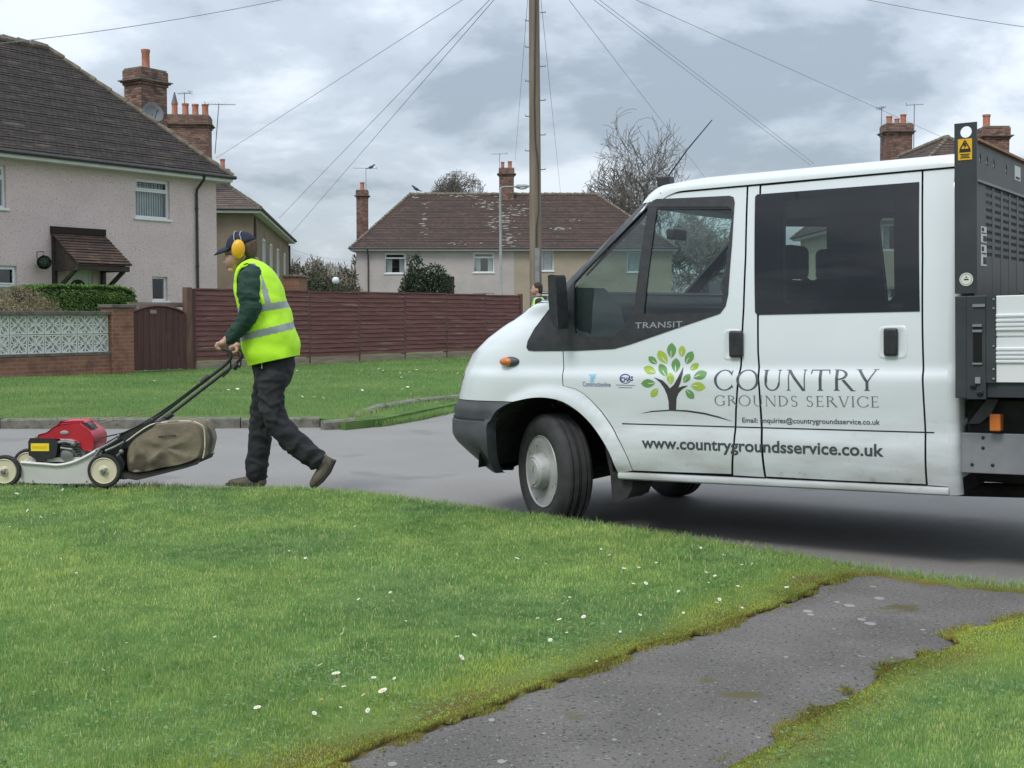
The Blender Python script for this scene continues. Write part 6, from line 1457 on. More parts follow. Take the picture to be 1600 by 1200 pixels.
# lichen streaks on this roof, thin crusts lying on the tiles
mb = MB(); nrm = Vector((0, -(onplane(M3, 780, 304, 3.3)[1]-e3), 3.62)).normalized(); R0 = Vector((0, -.32, e3-.02)); sl3 = Vector((0, 3.62, onplane(M3, 780, 304, 3.3)[1]-e3+.02)); 
def roofpt(px_, py_):
    # intersection of the view ray with the front slope
    Mi = M3.inverted(); o = Mi @ CAM; d = Mi.to_3x3() @ ray(px_, py_); n = Vector((0, -sl3.z, sl3.y)).normalized(); t = (R0-o).dot(n)/d.dot(n); return o+d*t, n
for (bx, by, sx, sy, cnt) in [(765, 320, 28, 9, 30), (790, 345, 16, 14, 34), (797, 372, 12, 14, 26), (770, 350, 10, 14, 16), (662, 345, 5, 26, 14), (875, 357, 18, 5, 12), (893, 345, 8, 2, 5), (730, 306, 40, 3, 26), (648, 308, 10, 6, 10), (812, 330, 16, 10, 14), (720, 382, 20, 4, 6)]:
    for i in range(int(cnt*1.1)):
        p, n = roofpt(random.gauss(bx, sx*.5), random.gauss(by, sy*.5)); L = random.uniform(.05, .22); hgt = random.uniform(.02, .05); k = 7; u_ = Vector((1, 0, 0)); v_ = sl3.normalized()
        mb.add([p+n*.03+u_*(math.cos(t)*L*random.uniform(.6, 1.1))+v_*(math.sin(t)*hgt*random.uniform(.6, 1.2)) for t in [2*math.pi*q/k for q in range(k)]], [tuple(range(k))])
obj('lichen_patches', mb, m_lich, rf3)['kind'] = 'stuff'
# pigeon on the ridge and starling on the aerial
m_bird = mat('bird_feathers', (.05, .05, .055, 1), (.09, .09, .1, 1), rough=.7)
def bird(p, s, az, label):
    M = Matrix.Translation(p) @ Matrix.Rotation(az, 4, 'Z') @ Matrix.Scale(s, 4); mb = MB()
    mb.tube([M @ Vector(q) for q in [(-.20, 0, .03), (-.10, 0, .06), (-.03, 0, .09), (.05, 0, .12), (.10, 0, .16), (.13, 0, .20), (.17, 0, .21), (.22, 0, .20)]], [s*r for r in (.012, .022, .05, .055, .04, .03, .026, .004)], 8)
    for y in (-.02, .02): mb.tube([M @ Vector((0, y, .07)), M @ Vector((.0, y, 0))], .004*s, 4)
    tag(obj('bird', mb, m_bird, smooth=True), label, 'bird')
bird(M3 @ Vector((onplane(M3, 651, 301, 3.3)[0], 3.3, onplane(M3, 651, 303, 3.3)[1]+.12)), 1.7, R(-150), 'bird perched on the left end of the semi-detached house ridge')
bb_ = onplane(M3, 579, 266, 5.0); bird(M3 @ Vector((bb_[0], 5.0, bb_[1]+.03)), 1.5, R(20), 'bird perched on the television aerial over the tall left chimney')
# --- house at the right, behind the van
O4 = P(1374, 480, 47.); M4 = frame(Vector((O4.x, 60, 0)), (0, -1, 0)); e4 = P(1385, 337, 47).z
def rect4(xa, ya, xb, yb): a, b = P(xa, ya, 47.), P(xb, yb, 47.); return (a.x-O4.x, b.x-O4.x, b.z, a.z)
w4_ = [rect4(1378, 350, 1392, 392), rect4(1381, 448, 1393, 468)]; w4_ = [(a, b+.6, c, d) for a, b, c, d in w4_]+[(4.6, 5.7, w4_[0][2], w4_[0][3])]
h4, rf4 = house('cream_house', 'cream rendered house whose roof and two chimneys show over the rear of the truck cab', M4, 13.0, 7.0, e4, 8.0, 3.5, 3.5, m_cream, m_tile2, [], n=30, o=.3, rholes=w4_, lift=.016)
for a, b, c, d in w4_:
    mb = MB(); y0 = 12.9; mb.box(y0, y0+.05, a, a+.07, c, d); mb.box(y0, y0+.05, b-.07, b, c, d); mb.box(y0, y0+.05, a+.07, b-.07, c, c+.07); mb.box(y0, y0+.05, a+.07, b-.07, d-.07, d); wv = obj('window', mb, m_upvc, h4)
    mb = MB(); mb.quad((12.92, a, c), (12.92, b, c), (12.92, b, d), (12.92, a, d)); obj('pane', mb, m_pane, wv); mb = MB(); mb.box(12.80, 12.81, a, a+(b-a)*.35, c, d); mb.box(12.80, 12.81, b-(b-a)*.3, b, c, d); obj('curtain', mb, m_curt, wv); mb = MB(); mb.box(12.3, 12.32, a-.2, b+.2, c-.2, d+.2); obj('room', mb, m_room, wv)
def ch4(xa, xb, yt, Y, pots, sx=1.0):
    a, b = M4.inverted() @ P(xa, 300, Y), M4.inverted() @ P(xb, 300, Y); zt_ = P((xa+xb)/2, yt, Y).z; chimney(h4, a.x, (a.y+b.y)/2, sx, abs(b.y-a.y), e4, zt_, pots); return a.x, (a.y+b.y)/2, zt_
x_, y_, z_ = ch4(1379, 1419, 196, 58.5, [(0, -.32, .14, .38, 0), (-.2, .08, .12, .30, 0), (0, .30, .14, .46, 0)]); aerial(h4, (x_+.2, y_+.72, z_-1.0), 1.9, R(70), .7, 6); aerial(h4, (x_+.2, y_-.72, z_-1.0), 1.75, R(0), .6, 5)
x_, y_, z_ = ch4(1531, 1568, 201, 50, [(0, -.25, .15, .5, 0)])
# --- house across the road behind the photographer (seen only as a reflection)
M5 = frame(Vector((-2, -17, 0)), (-1, .12, 0)); house('brick_house', 'red brick house behind the photographer', M5, 18, 7, 5.0, 8.2, 3.5, 3.5, m_brick, m_tile2, [], n=10)
# ------------------------------------------------------------------ garden wall, gate, fence
MF = frame(F0-Vector((0, 0, F0.z-VG)), FE)
def ff(x, y, yl=0.): return onplane(MF, x, y, yl)
zT = ff(303, 452)[1]
m_fence = mat('fence_boards', (.125, .047, .043, 1), (.20, .085, .074, 1), rough=.8, scale=2.2, detail=8, stretch=(.35, 1, 7), lo=.38, hi=.7, speck=[((.24, .17, .145, 1), 2.6, .63), ((.20, .12, .10, 1), 9, .61)], bump=.4, bscale=30)
m_gate = mat('gate_boards', (.065, .026, .025, 1), (.095, .040, .036, 1), rough=.75, scale=1.6, detail=8, stretch=(6, 1, .5), speck=[((.20, .14, .11, 1), 4.2, .68)])
m_oldw = mat('weathered_wood', (.22, .17, .13, 1), (.34, .27, .21, 1), rough=.9, scale=4, detail=7, stretch=(.5, 1, 5))
m_post = mat('fence_post', (.10, .05, .042, 1), (.16, .09, .07, 1), rough=.85, scale=4, stretch=(2, 1, .6))
fence = thing('wooden_fence', 'long dark red-brown fence of horizontal boards behind the far verge', 'fence', MF)
xE = ff(814, 500)[0]; npan = 7; pw = (xE-.1)/npan
for i in range(npan):
    x0 = .10+i*pw; x1 = x0+pw-.06; mb = MB(); nb = 14; hb = (zT-.22)/nb; lvl = random.uniform(-.015, .015)
    for k in range(nb):
        z0 = .20+k*hb; sag = random.uniform(-.004, .004); nseg = 5
        vs = []
        for j in range(nseg+1):
            x = x0+(x1-x0)*j/nseg; wz = .004*math.sin(j*2.1+k+i)+lvl; yo = .003*math.sin(j*1.7+k*2.3+i)
            vs += [(x, -.030+yo, z0+wz+sag), (x, -.004+yo, z0+hb+.018+wz), (x, .010+yo, z0+hb+.018+wz), (x, -.012+yo, z0+wz+sag)]
        fs = [(j*4+q, (j+1)*4+q, (j+1)*4+(q+1) % 4, j*4+(q+1) % 4) for j in range(nseg) for q in range(4)]
        mb.add(vs, fs)
    mb.box(x0, x1, -.035, .03, zT-.012+lvl, zT+.022+lvl)
    for xx in (x0+.02, (x0+x1)/2, x1-.05): mb.box(xx, xx+.035, .012, .04, .2, zT-.015)
    obj('fence_panel', mb, m_fence, fence)
    mb = MB(); mb.box(x0, x1, -.025, .025, -.02, .185); obj('gravel_board', mb, m_oldw, fence)
for i in range(npan+1):
    x = .10+i*pw-.03; mb = MB(); top = zT+.03 if i else zT; mb.box(x-.045, x+.045, -.02 if i < npan else -.05, .07, -.1, top+(.02 if i == npan else 0)); obj('fence_post', mb, m_post, fence)
# gate with arched top
gx0, gx1 = ff(203.5, 540)[0], ff(288, 540)[0]; zs, zc_ = ff(206, 489)[1], ff(250, 478)[1]
gate = thing('garden_gate', 'arched dark brown boarded gate between the brick pier and the fence', 'gate', MF)
mb = MB(); nb = 9; 
arch_z = lambda x: zs+(zc_-zs)*max(0, 1-((x-(gx0+gx1)/2)/((gx1-gx0)/2))**2)
for i in range(nb):
    a, b = gx0+.02+(gx1-gx0-.04)*i/nb, gx0+.02+(gx1-gx0-.04)*(i+1)/nb-.006
    mb.prism([(a, -.02, .05+random.uniform(0, .02)), (b, -.02, .05), (b, -.02, arch_z(b)), (a, -.02, arch_z(a))], (0, .022, 0))
obj('gate_leaf', mb, m_gate, gate)
mb = MB(); pts = [(x, -.022, arch_z(x)) for x in np.linspace(gx0+.02, gx1-.02, 14)]; mb.tube(pts, (.035), 4); obj('gate_rail', mb, m_gate, gate)
q0, q1 = ff(233, 484), ff(243, 490); mb = MB(); mb.box(q0[0], q1[0], -.032, -.022, q1[1], q0[1]); obj('house_number_plate', mb, m_oldw, gate)
pa_ = ff(288, 460)[0]; mb = MB(); mb.box(pa_, ff(296.5, 460)[0], -.07, .06, 0, ff(292, 449)[1]); obj('gate_post', mb, m_post, gate)
mb = MB(); mb.box(ff(297, 460)[0], ff(303, 460)[0], -.05, .05, 0, ff(299, 451)[1]); obj('gate_post', mb, m_gate, gate)
zb0, zb1 = onplane(MF, 245, 480, .35)[1], onplane(MF, 245, 472.5, .35)[1]; mb = MB(); mb.box(onplane(MF, 200, 476, .35)[0], onplane(MF, 289, 476, .35)[0], .33, .37, zb0, zb1); mb.box(onplane(MF, 200, 476, .35)[0], onplane(MF, 289, 476, .35)[0], .34, .36, 0.1, zb0-.05); obj('back_rail', mb, m_oldw, gate)
# brick wall with pierced concrete screen blocks
wall = thing('garden_wall', 'low red brick garden wall with white pierced screen blocks and a square pier', 'wall', MF)
px0, px1 = ff(170.5, 530)[0], ff(203, 530)[0]; zp_ = ff(186, 481)[1]; wx0 = -11.0
zbk = ff(100, 552)[1]; zbt = ff(100, 492.5)[1]; zcop = ff(100, 486)[1]
mb = MB(); mb.box(wx0, px0-.001, -.055, .16, -.05, zbk-.045); obj('brick_base', mb, m_brick, wall, uv=True)
mb = MB(); mb.box(px0, px1, -.12, .25, -.05, zp_); obj('brick_pier', mb, m_brick, wall, uv=True)
m_conc = mat('screen_block_white', (.60, .61, .58, 1), (.68, .69, .66, 1), rough=.85, scale=6, detail=7, speck=[((.22, .23, .20, 1), 14, .66)])
m_cop = mat('dark_coping', (.10, .085, .075, 1), (.16, .14, .12, 1), rough=.9, scale=8)
mb = MB(); mb.box(px0-.04, px1+.04, -.16, .29, zp_+.001, zp_+.065); obj('pier_cap', mb, m_cop, wall, bevel=.01)
mb = MB(); mb.box(wx0, px0-.001, -.075, .18, zbt+.001, zcop); obj('coping', mb, m_cop, wall, bevel=.008)
mb = MB(); mb.box(wx0, px0-.001, -.07, .17, zbk-.044, zbk); obj('base_course', mb, m_cop, wall)
bh_ = (zbt-zbk)/2; bproto = None
def block():
    mb = MB(); s = bh_/2; t = .035; e = s-.006; y0, y1 = 0, .09
    for (a, b, c, d) in ((-e, e, -e, -e+t*.6), (-e, e, e-t*.6, e), (-e, -e+t*.6, -e+t*.6, e-t*.6), (e-t*.6, e, -e+t*.6, e-t*.6)): mb.box(a, b, y0, y1, c, d)
    # four petals crossing at the middle: arcs bulging from the corners
    for k in range(4):
        a0 = math.pi/2*k
        for sgn in (-1, 1):
            pts = []
            for j in range(7):
                t_ = j/6; r_ = t_*e*1.34; off = sgn*.24*math.sin(t_*math.pi)*e*1.1; dx_, dz_ = math.cos(a0+math.pi/4), math.sin(a0+math.pi/4); pts.append((dx_*r_-dz_*off, dz_*r_+dx_*off))
            for j in range(6):
                (xa, za), (xb, zb) = pts[j], pts[j+1]; L = math.hypot(xb-xa, zb-za); nx, nz = -(zb-za)/L*.014, (xb-xa)/L*.014
                mb.prism([(xa-nx, y0+.004, za-nz), (xb-nx, y0+.004, zb-nz), (xb+nx, y0+.004, zb+nz), (xa+nx, y0+.004, za+nz)], (0, y1-.008, 0))
        dx_, dz_ = math.cos(a0), math.sin(a0); w_ = .011; mb.prism([(-dz_*w_, y0+.006, dx_*w_), (dz_*w_, y0+.006, -dx_*w_), (dx_*e*.95+dz_*w_, y0+.006, dz_*e*.95-dx_*w_), (dx_*e*.95-dz_*w_, y0+.006, dz_*e*.95+dx_*w_)], (0, y1-.012, 0))
    return mb
bx = px0-bh_/2-.003
while bx > -9.6:
    for r_ in range(2):
        z = zbk+bh_/2+r_*bh_
        if bproto is None: bproto = obj('screen_block', block(), m_conc, wall); o_ = bproto
        else: o_ = bproto.copy(); COL.objects.link(o_); o_.parent = wall
        o_.location = (bx, .01, z)
    bx -= bh_+.004
# ------------------------------------------------------------------ pole, lamp, cables
m_pole = mat('pole_wood', (.17, .135, .10, 1), (.25, .20, .155, 1), rough=.9, scale=2.5, detail=8, stretch=(6, 6, .35), bump=.5, bscale=30)
YP = 28.0; pb0 = P(839, 560, YP); ptop = P(834, -76, YP)
pole = thing('telegraph_pole', 'tall wooden telegraph pole with climbing steps rising behind the bonnet', 'telegraph pole', Matrix.Translation((pb0.x, YP, 0)))
lp = lambda x, y, dy=0.: Vector((P(x, y, YP).x-pb0.x, dy, P(x, y, YP).z))
mb = MB(); b_ = lp(838, 560); b_.z = -.1; tp = lp(834, -80); mb.tube([b_, b_.lerp(tp, .5), tp], [.135, .122, .108], 20); obj('pole_shaft', mb, m_pole, pole, smooth=True)
for (x, y, sd) in [(822, 33, -1), (848, 20, 1), (822, 74, -1), (849, 104, 1), (822, 127, -1), (822, 182, -1), (850, 211, 1), (822, 236, -1), (851, 265, 1), (849, 157, 1)]:
    p = lp(836.5, y); p.y = 0; mb = MB(); e = Vector((sd*.21, -.03, 0)); mb.tube([p+Vector((sd*.1, -.02, 0)), p+e, p+e+Vector((0, 0, .03))], .011, 5); obj('step_bolt', mb, m_metal, pole)
mb = MB(); mb.tube([lp(838, -70, -.13), lp(836, 60, -.135), lp(834.5, 160, -.14), lp(836, 220, -.14), lp(841, 262, -.14), lp(842, 330, -.145), lp(838, 352, -.145), lp(837.5, 392, -.15)], .014, 6); obj('pole_cable', mb, m_gutter, pole, smooth=True)
mb = MB(); a = lp(839, 388, -.14); b = lp(839.5, 560, -.15); mb.box(a.x-.05, a.x+.05, -.17, -.10, 0, a.z); obj('cable_guard', mb, m_galv, pole)
mb = MB(); mb.lathe([(.16, 0), (.16, .04), (.1, .05)], Matrix.Translation((tp.x, 0, tp.z-.25)), 12); obj('pole_ring', mb, m_metal, pole)
m_lamp = mat('lamp_metal', (.24, .27, .27, 1), (.30, .33, .33, 1), rough=.6, scale=4)
YL = 45.; l0 = P(783.5, 470, YL); lampo = thing('street_lamp', 'slim grey street lamp with a short arm in front of the semi-detached houses', 'street lamp', Matrix.Translation((l0.x, YL, 0)))
ll = lambda x, y: Vector((P(x, y, YL).x-l0.x, 0, P(x, y, YL).z)); t_ = ll(781.5, 300)
mb = MB(); mb.tube([(0, 0, 0), (0, 0, 1.3), (-.01, 0, 1.35), t_, ll(782.5, 294), ll(787, 292), ll(806, 291.5)], [.08, .08, .055, .042, .035, .03, .025], 10); obj('lamp_column', mb, m_lamp, lampo, smooth=True)
mb = MB(); a, b = ll(805, 291.5), ll(827, 291); mb.tube([a, a.lerp(b, .15), a.lerp(b, .8), b], [.03, .075, .065, .03], 8); obj('lamp_head', mb, m_lamp, lampo, smooth=True)
mb = MB(); mb.ball(a.lerp(b, .5)+Vector((0, 0, -.05)), (.17, .06, .06), 10, 6); obj('lamp_lens', mb, m_curt, lampo, smooth=True)
# garden globe lamp beyond the fence
YG = 44.; gp_ = P(524.5, 438.5, YG); gl = thing('globe_lamp', 'white globe garden lamp showing just above the fence', 'lamp', Matrix.Translation((gp_.x, YG, 0)))
m_globe = mat('globe_glass', (.62, .66, .70, 1), (.70, .74, .78, 1), rough=.12, coat=.5)
mb = MB(); mb.ball((0, 0, gp_.z), .125, 20, 14); obj('globe', mb, m_globe, gl, smooth=True); mb = MB(); mb.tube([(0, 0, 0), (0, 0, gp_.z-.16), (0, 0, gp_.z-.10)], [.03, .03, .06], 10); obj('lamp_post', mb, m_gutter, gl)
# brown shed behind the fence
q = P(455.5, 455, 40.); mb = MB(); sh = thing('garden_shed', 'small brown brick outhouse top showing above the fence beside the brown house', 'outhouse', Matrix.Translation((q.x, 40, 0)))
a = P(442, 433, 40).x-q.x; b = P(467, 433, 40).x-q.x; zt_ = P(450, 432, 40).z; mb.box(a, b, 0, 1.6, 0, zt_); obj('wall', mb, m_brick, sh, uv=True); mb = MB(); mb.box(a-.06, b+.06, -.06, 1.66, zt_+.001, zt_+.06); obj('roof_slab', mb, m_cstone, sh)
m_wire = mat('cable_black', (.22, .23, .24, 1), rough=.7)
PT = P(834, -72, YP)
def cable(p0, p1, sag, label, r=.008, n=16):
    p0, p1 = Vector(p0), Vector(p1); mb = MB(); pts = []
    for i in range(n+1): t = i/n; p = p0.lerp(p1, t); p.z -= sag*4*t*(1-t); pts.append(p)
    mb.tube(pts, r*.62, 5); tag(obj('telephone_cable', mb, m_wire, smooth=True), label, 'cable', 'overhead telephone cables')
def far(x, y, Y): return P(x, y, Y)
cable(PT, far(338, 247, 52), .0, 'overhead cable from the pole to the aerial beside the brown house chimney', .011)
cable(PT, far(436, 341, 66), .0, 'upper of two close cables running from the pole down behind the brown house', .013)
cable(PT, far(449, 372, 74), .0, 'lower of two close cables running from the pole down behind the brown house', .013)
cable(P(830, -72, YP), far(805, 250, 80), .0, 'thin cable from the pole to the middle chimney of the semi-detached house', .010)
cable(P(838, -72, YP), far(876, 303, 79), .0, 'thin cable from the pole to the ridge of the semi-detached house right of the pole', .010)
cable(PT, far(1102, 278, 75), .0, 'cable from the pole passing over the bare contorted tree', .011)
cable(PT, far(1266, 258, 60), .0, 'lower of two parallel cables slanting from the pole to the truck roof', .010)
cable(P(840, -74, YP), far(1272, 256, 60), .0, 'upper of two parallel cables slanting from the pole to the truck roof', .010)
cable(PT, far(1478, 217, 55), .0, 'cable from the pole to the cream house chimney at the right', .010)
cable(far(-60, 74, 20), far(520, -18, 24), .1, 'single cable crossing the top left corner of the sky', .009)
cable(far(1300, -12, 22), far(1700, 55, 20), .05, 'single cable crossing the top right corner of the sky', .009)
cable(far(452, 388, 70), far(557, 406, 76), .2, 'short low cable between the brown house and the semi-detached house', .010)
# ------------------------------------------------------------------ PERSON behind the mower
YM = 9.0
pc = P(400, 757, YM); PX0 = pc.x
m_skin = mat('skin', (.46, .26, .20, 1), (.54, .32, .25, 1), rough=.55, scale=18)
m_hand = mat('skin_hands', (.50, .27, .22, 1), (.58, .35, .29, 1), rough=.55, scale=30)
m_trs = mat('trousers_black', (.012, .013, .015, 1), (.022, .023, .026, 1), rough=.85, scale=7, bump=.35, bscale=16, bdist=.02)
m_jmp = mat('jumper_green', (.012, .040, .028, 1), (.020, .058, .040, 1), rough=.9, scale=8, bump=.35, bscale=18, bdist=.02)
m_vest = mat('vest_yellow', (.46, .83, .015, 1), (.52, .90, .03, 1), rough=.7, scale=5, bump=.25, bscale=14, bdist=.02)
m_refl = mat('vest_reflective', (.25, .29, .28, 1), (.32, .36, .35, 1), rough=.45, scale=9)
m_boot = mat('boot_brown', (.075, .062, .045, 1), (.13, .11, .085, 1), rough=.85, scale=14); m_sole = mat('boot_sole', (.035, .033, .03, 1), rough=.9)
m_cap = mat('cap_navy', (.010, .014, .030, 1), (.018, .022, .042, 1), rough=.85, scale=20)
m_muff = mat('ear_defender_yellow', (.78, .40, .012, 1), (.82, .46, .02, 1), rough=.35); m_hair = mat('hair_brown', (.07, .042, .024, 1), (.12, .075, .045, 1), rough=.8, scale=40)
m_lip = mat('lips', (.33, .13, .11, 1), rough=.5); m_eye = mat('eye_dark', (.03, .025, .02, 1), rough=.3)
man = thing('person', 'person in yellow vest, navy cap and ear defenders walking behind the red mower', 'person', Matrix.Translation((PX0, YM, VG)))
def pp(x, y, dy=0.): q = P(x, y, YM+dy); return Vector((q.x-PX0, dy, q.z-VG))
def chain(mb, pts, n=14, side=(0, 1, 0)):
    """pts: (px, py, dy, r_in_plane, r_depth)"""
    C = [pp(*p[:3]) for p in pts]; r = [(p[3], p[4] if len(p) > 4 else p[3]) for p in pts]
    # rounded ends
    d0 = (C[0]-C[1]).normalized(); d1 = (C[-1]-C[-2]).normalized()
    C = [C[0]+d0*min(r[0])*.7]+C+[C[-1]+d1*min(r[-1])*.7]; r = [(r[0][0]*.5, r[0][1]*.5)]+r+[(r[-1][0]*.5, r[-1][1]*.5)]
    mb.tube(C, r, n, side=side); return mb
# body (skin): one continuous surface from head to hands and legs, mostly covered by clothes
mb = MB()
mb.ball(pp(377, 389, 0), (.098, .076, .112), 18, 12, M=Matrix.Rotation(R(-20), 3, 'Y'))
mb.ball(pp(364, 403, 0), (.056, .060, .075), 16, 10, M=Matrix.Rotation(R(12), 3, 'Y'))
chain(mb, [(362, 398, 0, .040, .052), (364, 410, 0, .042, .048), (367, 418, 0, .030, .032)])
chain(mb, [(356, 399, 0, .014, .014), (352.5, 407, 0, .015, .014), (350.8, 410.5, 0, .014, .016), (354.5, 413, 0, .010, .018)], 8); chain(mb, [(355.5, 394.5, -.035, .013, .02), (354.5, 394.5, 0, .013, .02), (355.5, 394.5, .035, .013, .02)], 8); chain(mb, [(359.5, 421.5, 0, .019, .024), (364, 421.5, 0, .024, .030)], 8)       # nose
chain(mb, [(354.8, 415.6, 0, .010, .020), (356, 418.2, 0, .010, .018)], 8)                                # lips
chain(mb, [(380, 400, 0, .055, .055), (392, 412, 0, .062, .062), (402, 430, 0, .08, .09), (410, 465, 0, .10, .14), (422, 520, 0, .10, .13), (428, 560, 0, .10, .12)])
chain(mb, [(428, 575, .07, .065), (412, 633, .10, .06), (404, 700, .10, .05), (400, 745, .10, .04)])
chain(mb, [(426, 575, -.07, .06), (424, 625, -.10, .05), (434, 662, -.10, .05), (466, 697, -.10, .045), (500, 722, -.10, .04)])
NH = (345, 540, -.20); FH = (366, 545.5, .16)
for (dy, pts) in ((-1, [(400, 432, -.12, .07), (388, 436, -.19, .06), (392, 483, -.22, .048), (368, 520, -.21, .036), (353, 533, -.20, .030, .026)]), (1, [(400, 432, .12, .07), (386, 440, .19, .06), (391, 490, .24, .048), (378, 525, .2, .036), (372, 540, .17, .030, .026)])): chain(mb, pts)
def hand(mb, x, y, dy, sgn):
    """fist closed round a bar running sideways; thumb under the palm"""
    chain(mb, [(x+7, y-6, dy, .026, .030), (x+2, y-4, dy, .022, .040), (x-2, y-1, dy, .017, .040)])
    for i, L in enumerate((.95, 1.05, 1., .85)):
        f = dy+sgn*(-.033+.0215*i); mb.tube([pp(x-1, y-4.5, f), pp(x-5.5*L, y-3.5, f), pp(x-7.5*L, y+1, f), pp(x-5.0*L, y+5.5*L, f), pp(x-.5, y+6.5*L, f)], [.0105, .0105, .0098, .0092, .008], 8, side=(0, 1, 0))
    mb.tube([pp(x+5, y-2, dy-sgn*.034), pp(x+4, y+3, dy-sgn*.046), pp(x, y+5.5, dy-sgn*.044), pp(x-4, y+5, dy-sgn*.036)], [.013, .012, .011, .009], 8)
hand(mb, *NH, -1); hand(mb, *FH, 1)
body = remesh('body', mb, .0048, [m_skin, m_lip], man, smooth_it=1)
lipz = pp(355, 417.0, 0)
for p_ in body.data.polygons:
    if (p_.center-lipz).length < .019 and p_.center.x < pp(357, 417).x+.002: p_.material_index = 1
mb = MB(); e = pp(357.8, 401, -.046); mb.ball(e, (.012, .010, .007), 8, 6); e = pp(357.8, 401, .046); mb.ball(e, (.012, .008, .007), 8, 6); obj('eyes', mb, m_eye, man, smooth=True)
mb = MB(); a = pp(355, 397.5, -.046); b = pp(361.5, 396.8, -.062); mb.tube([a, b], [.0055, .004], 5); obj('eyebrow', mb, m_hair, man)
# hair below the cap
mb = MB(); chain(mb, [(384, 383, 0, .085, .080), (389, 394, 0, .066, .076), (392, 402, 0, .045, .062)]); chain(mb, [(368, 383, 0, .05, .079), (369, 391, 0, .022, .078)])
remesh('hair', mb, .008, m_hair, man, smooth_it=2)
# jumper
mb = MB()
chain(mb, [(390, 410, 0, .070, .08), (396, 424, 0, .095, .14), (402, 445, 0, .12, .165), (410, 480, 0, .13, .165), (418, 520, 0, .135, .165), (426, 556, 0, .135, .165)], 20)
chain(mb, [(396, 430, -.14, .08), (389, 434, -.185, .078), (388.5, 458, -.215, .080), (392, 480, -.225, .074), (384, 500, -.22, .064), (369, 519, -.21, .052), (358, 530.5, -.203, .042)])
chain(mb, [(396, 430, .14, .08), (387, 436, .185, .078), (388, 460, .22, .080), (393, 484, .24, .072), (389, 505, .23, .062), (381, 525, .20, .050), (376, 537, .18, .042)])
remesh('jumper', mb, .010, m_jmp, man, smooth_it=3, fold=.009, fscale=(1.1, .7, 1.6), ffreq=12)
# trousers
mb = MB()
chain(mb, [(427, 556, 0, .145, .165), (427, 578, 0, .142, .165), (424, 598, 0, .118, .15)], 20)
chain(mb, [(424, 585, .08, .105, .10), (416, 612, .09, .098), (411, 640, .10, .090), (407, 672, .10, .080), (405, 704, .10, .078), (401, 728, .10, .084), (400, 744, .10, .080, .07)])
chain(mb, [(428, 585, -.08, .105, .10), (424, 612, -.09, .092), (424, 640, -.10, .088), (437, 665, -.10, .084), (454, 686, -.10, .084), (472, 701, -.10, .082), (489, 714, -.10, .078), (499, 721, -.10, .074, .066)])
chain(mb, [(401, 735, .10, .088, .075), (398, 741, .10, .088, .075)])
for (x, y, dy, dx_) in [(425, 630, -.185, 14), (430, 655, -.185, 10)]: mb.tube([pp(x-dx_, y, dy+.02), pp(x, y+2, dy), pp(x+dx_, y-1, dy+.02)], [.006, .012, .006], 6)
remesh('trousers', mb, .010, m_trs, man, smooth_it=3, fold=.011, fscale=(1.0, .7, 1.5), ffreq=10)
mb = MB(); a = pp(409, 569, -.172); mb.box(a.x-.003, a.x+.003, -.172, -.150, a.z-.03, a.z+.01); obj('zip', mb, m_refl, man)
# boots
def boot(pts, sole):
    mb = MB()
    for c in pts: chain(mb, c, 12)
    b = remesh('boot', mb, .008, m_boot, man, smooth_it=2); mb = MB(); mb.tube([pp(*q[:3]) for q in sole], [(q[3], q[4]) for q in sole], 10, side=(0, 1, 0)); obj('sole', mb, m_sole, b, smooth=True)
boot([[(400, 742, .10, .055, .048), (403, 752, .10, .048, .048)], [(410, 752.5, .10, .040, .046), (392, 752, .10, .042, .048), (374, 753.5, .10, .032, .048), (360, 754.5, .10, .024, .042)]], [(413, 757.5, .10, .012, .042), (392, 757.5, .10, .010, .045), (370, 757.5, .10, .010, .048), (353, 756.5, .10, .010, .036)])
boot([[(499, 721, -.10, .060, .055), (508, 722, -.10, .055, .05)], [(514, 722, -.10, .044, .048), (506, 736, -.10, .048, .05), (496, 748, -.10, .040, .05), (489, 757, -.10, .030, .046)]], [(523, 719, -.10, .013, .040), (515, 737, -.10, .012, .045), (504, 751, -.10, .012, .048), (490, 762.5, -.10, .011, .040)])
# hi-vis vest with reflective bands
mb = MB(); V = []
rows = [  # front px, back px, half depth
 ((379, 413), (397, 405), .085), ((373, 420), (410, 411), .155), ((370.5, 430), (425, 424), .200), ((369, 443), (436, 442), .215), ((370, 460), (442, 458), .215), ((373, 480), (448, 478), .212), ((376, 500), (454, 496), .210), ((379, 522), (459.5, 514), .208), ((384, 548), (464, 536), .205), ((390, 571), (466, 555), .200)]
n = 40
for (fx, fy), (bx_, by), hd in rows:
    a, b = pp(fx, fy, 0), pp(bx_, by, 0); c = (a+b)/2; h_ = (a-b)/2
    for j in range(n):
        t = 2*math.pi*j/n; ct, st = math.cos(t), math.sin(t); p = c+h_*math.copysign(abs(ct)**.8, ct)+Vector((0, -hd*math.copysign(abs(st)**.8, st), 0)); V.append(p)
k = len(rows)
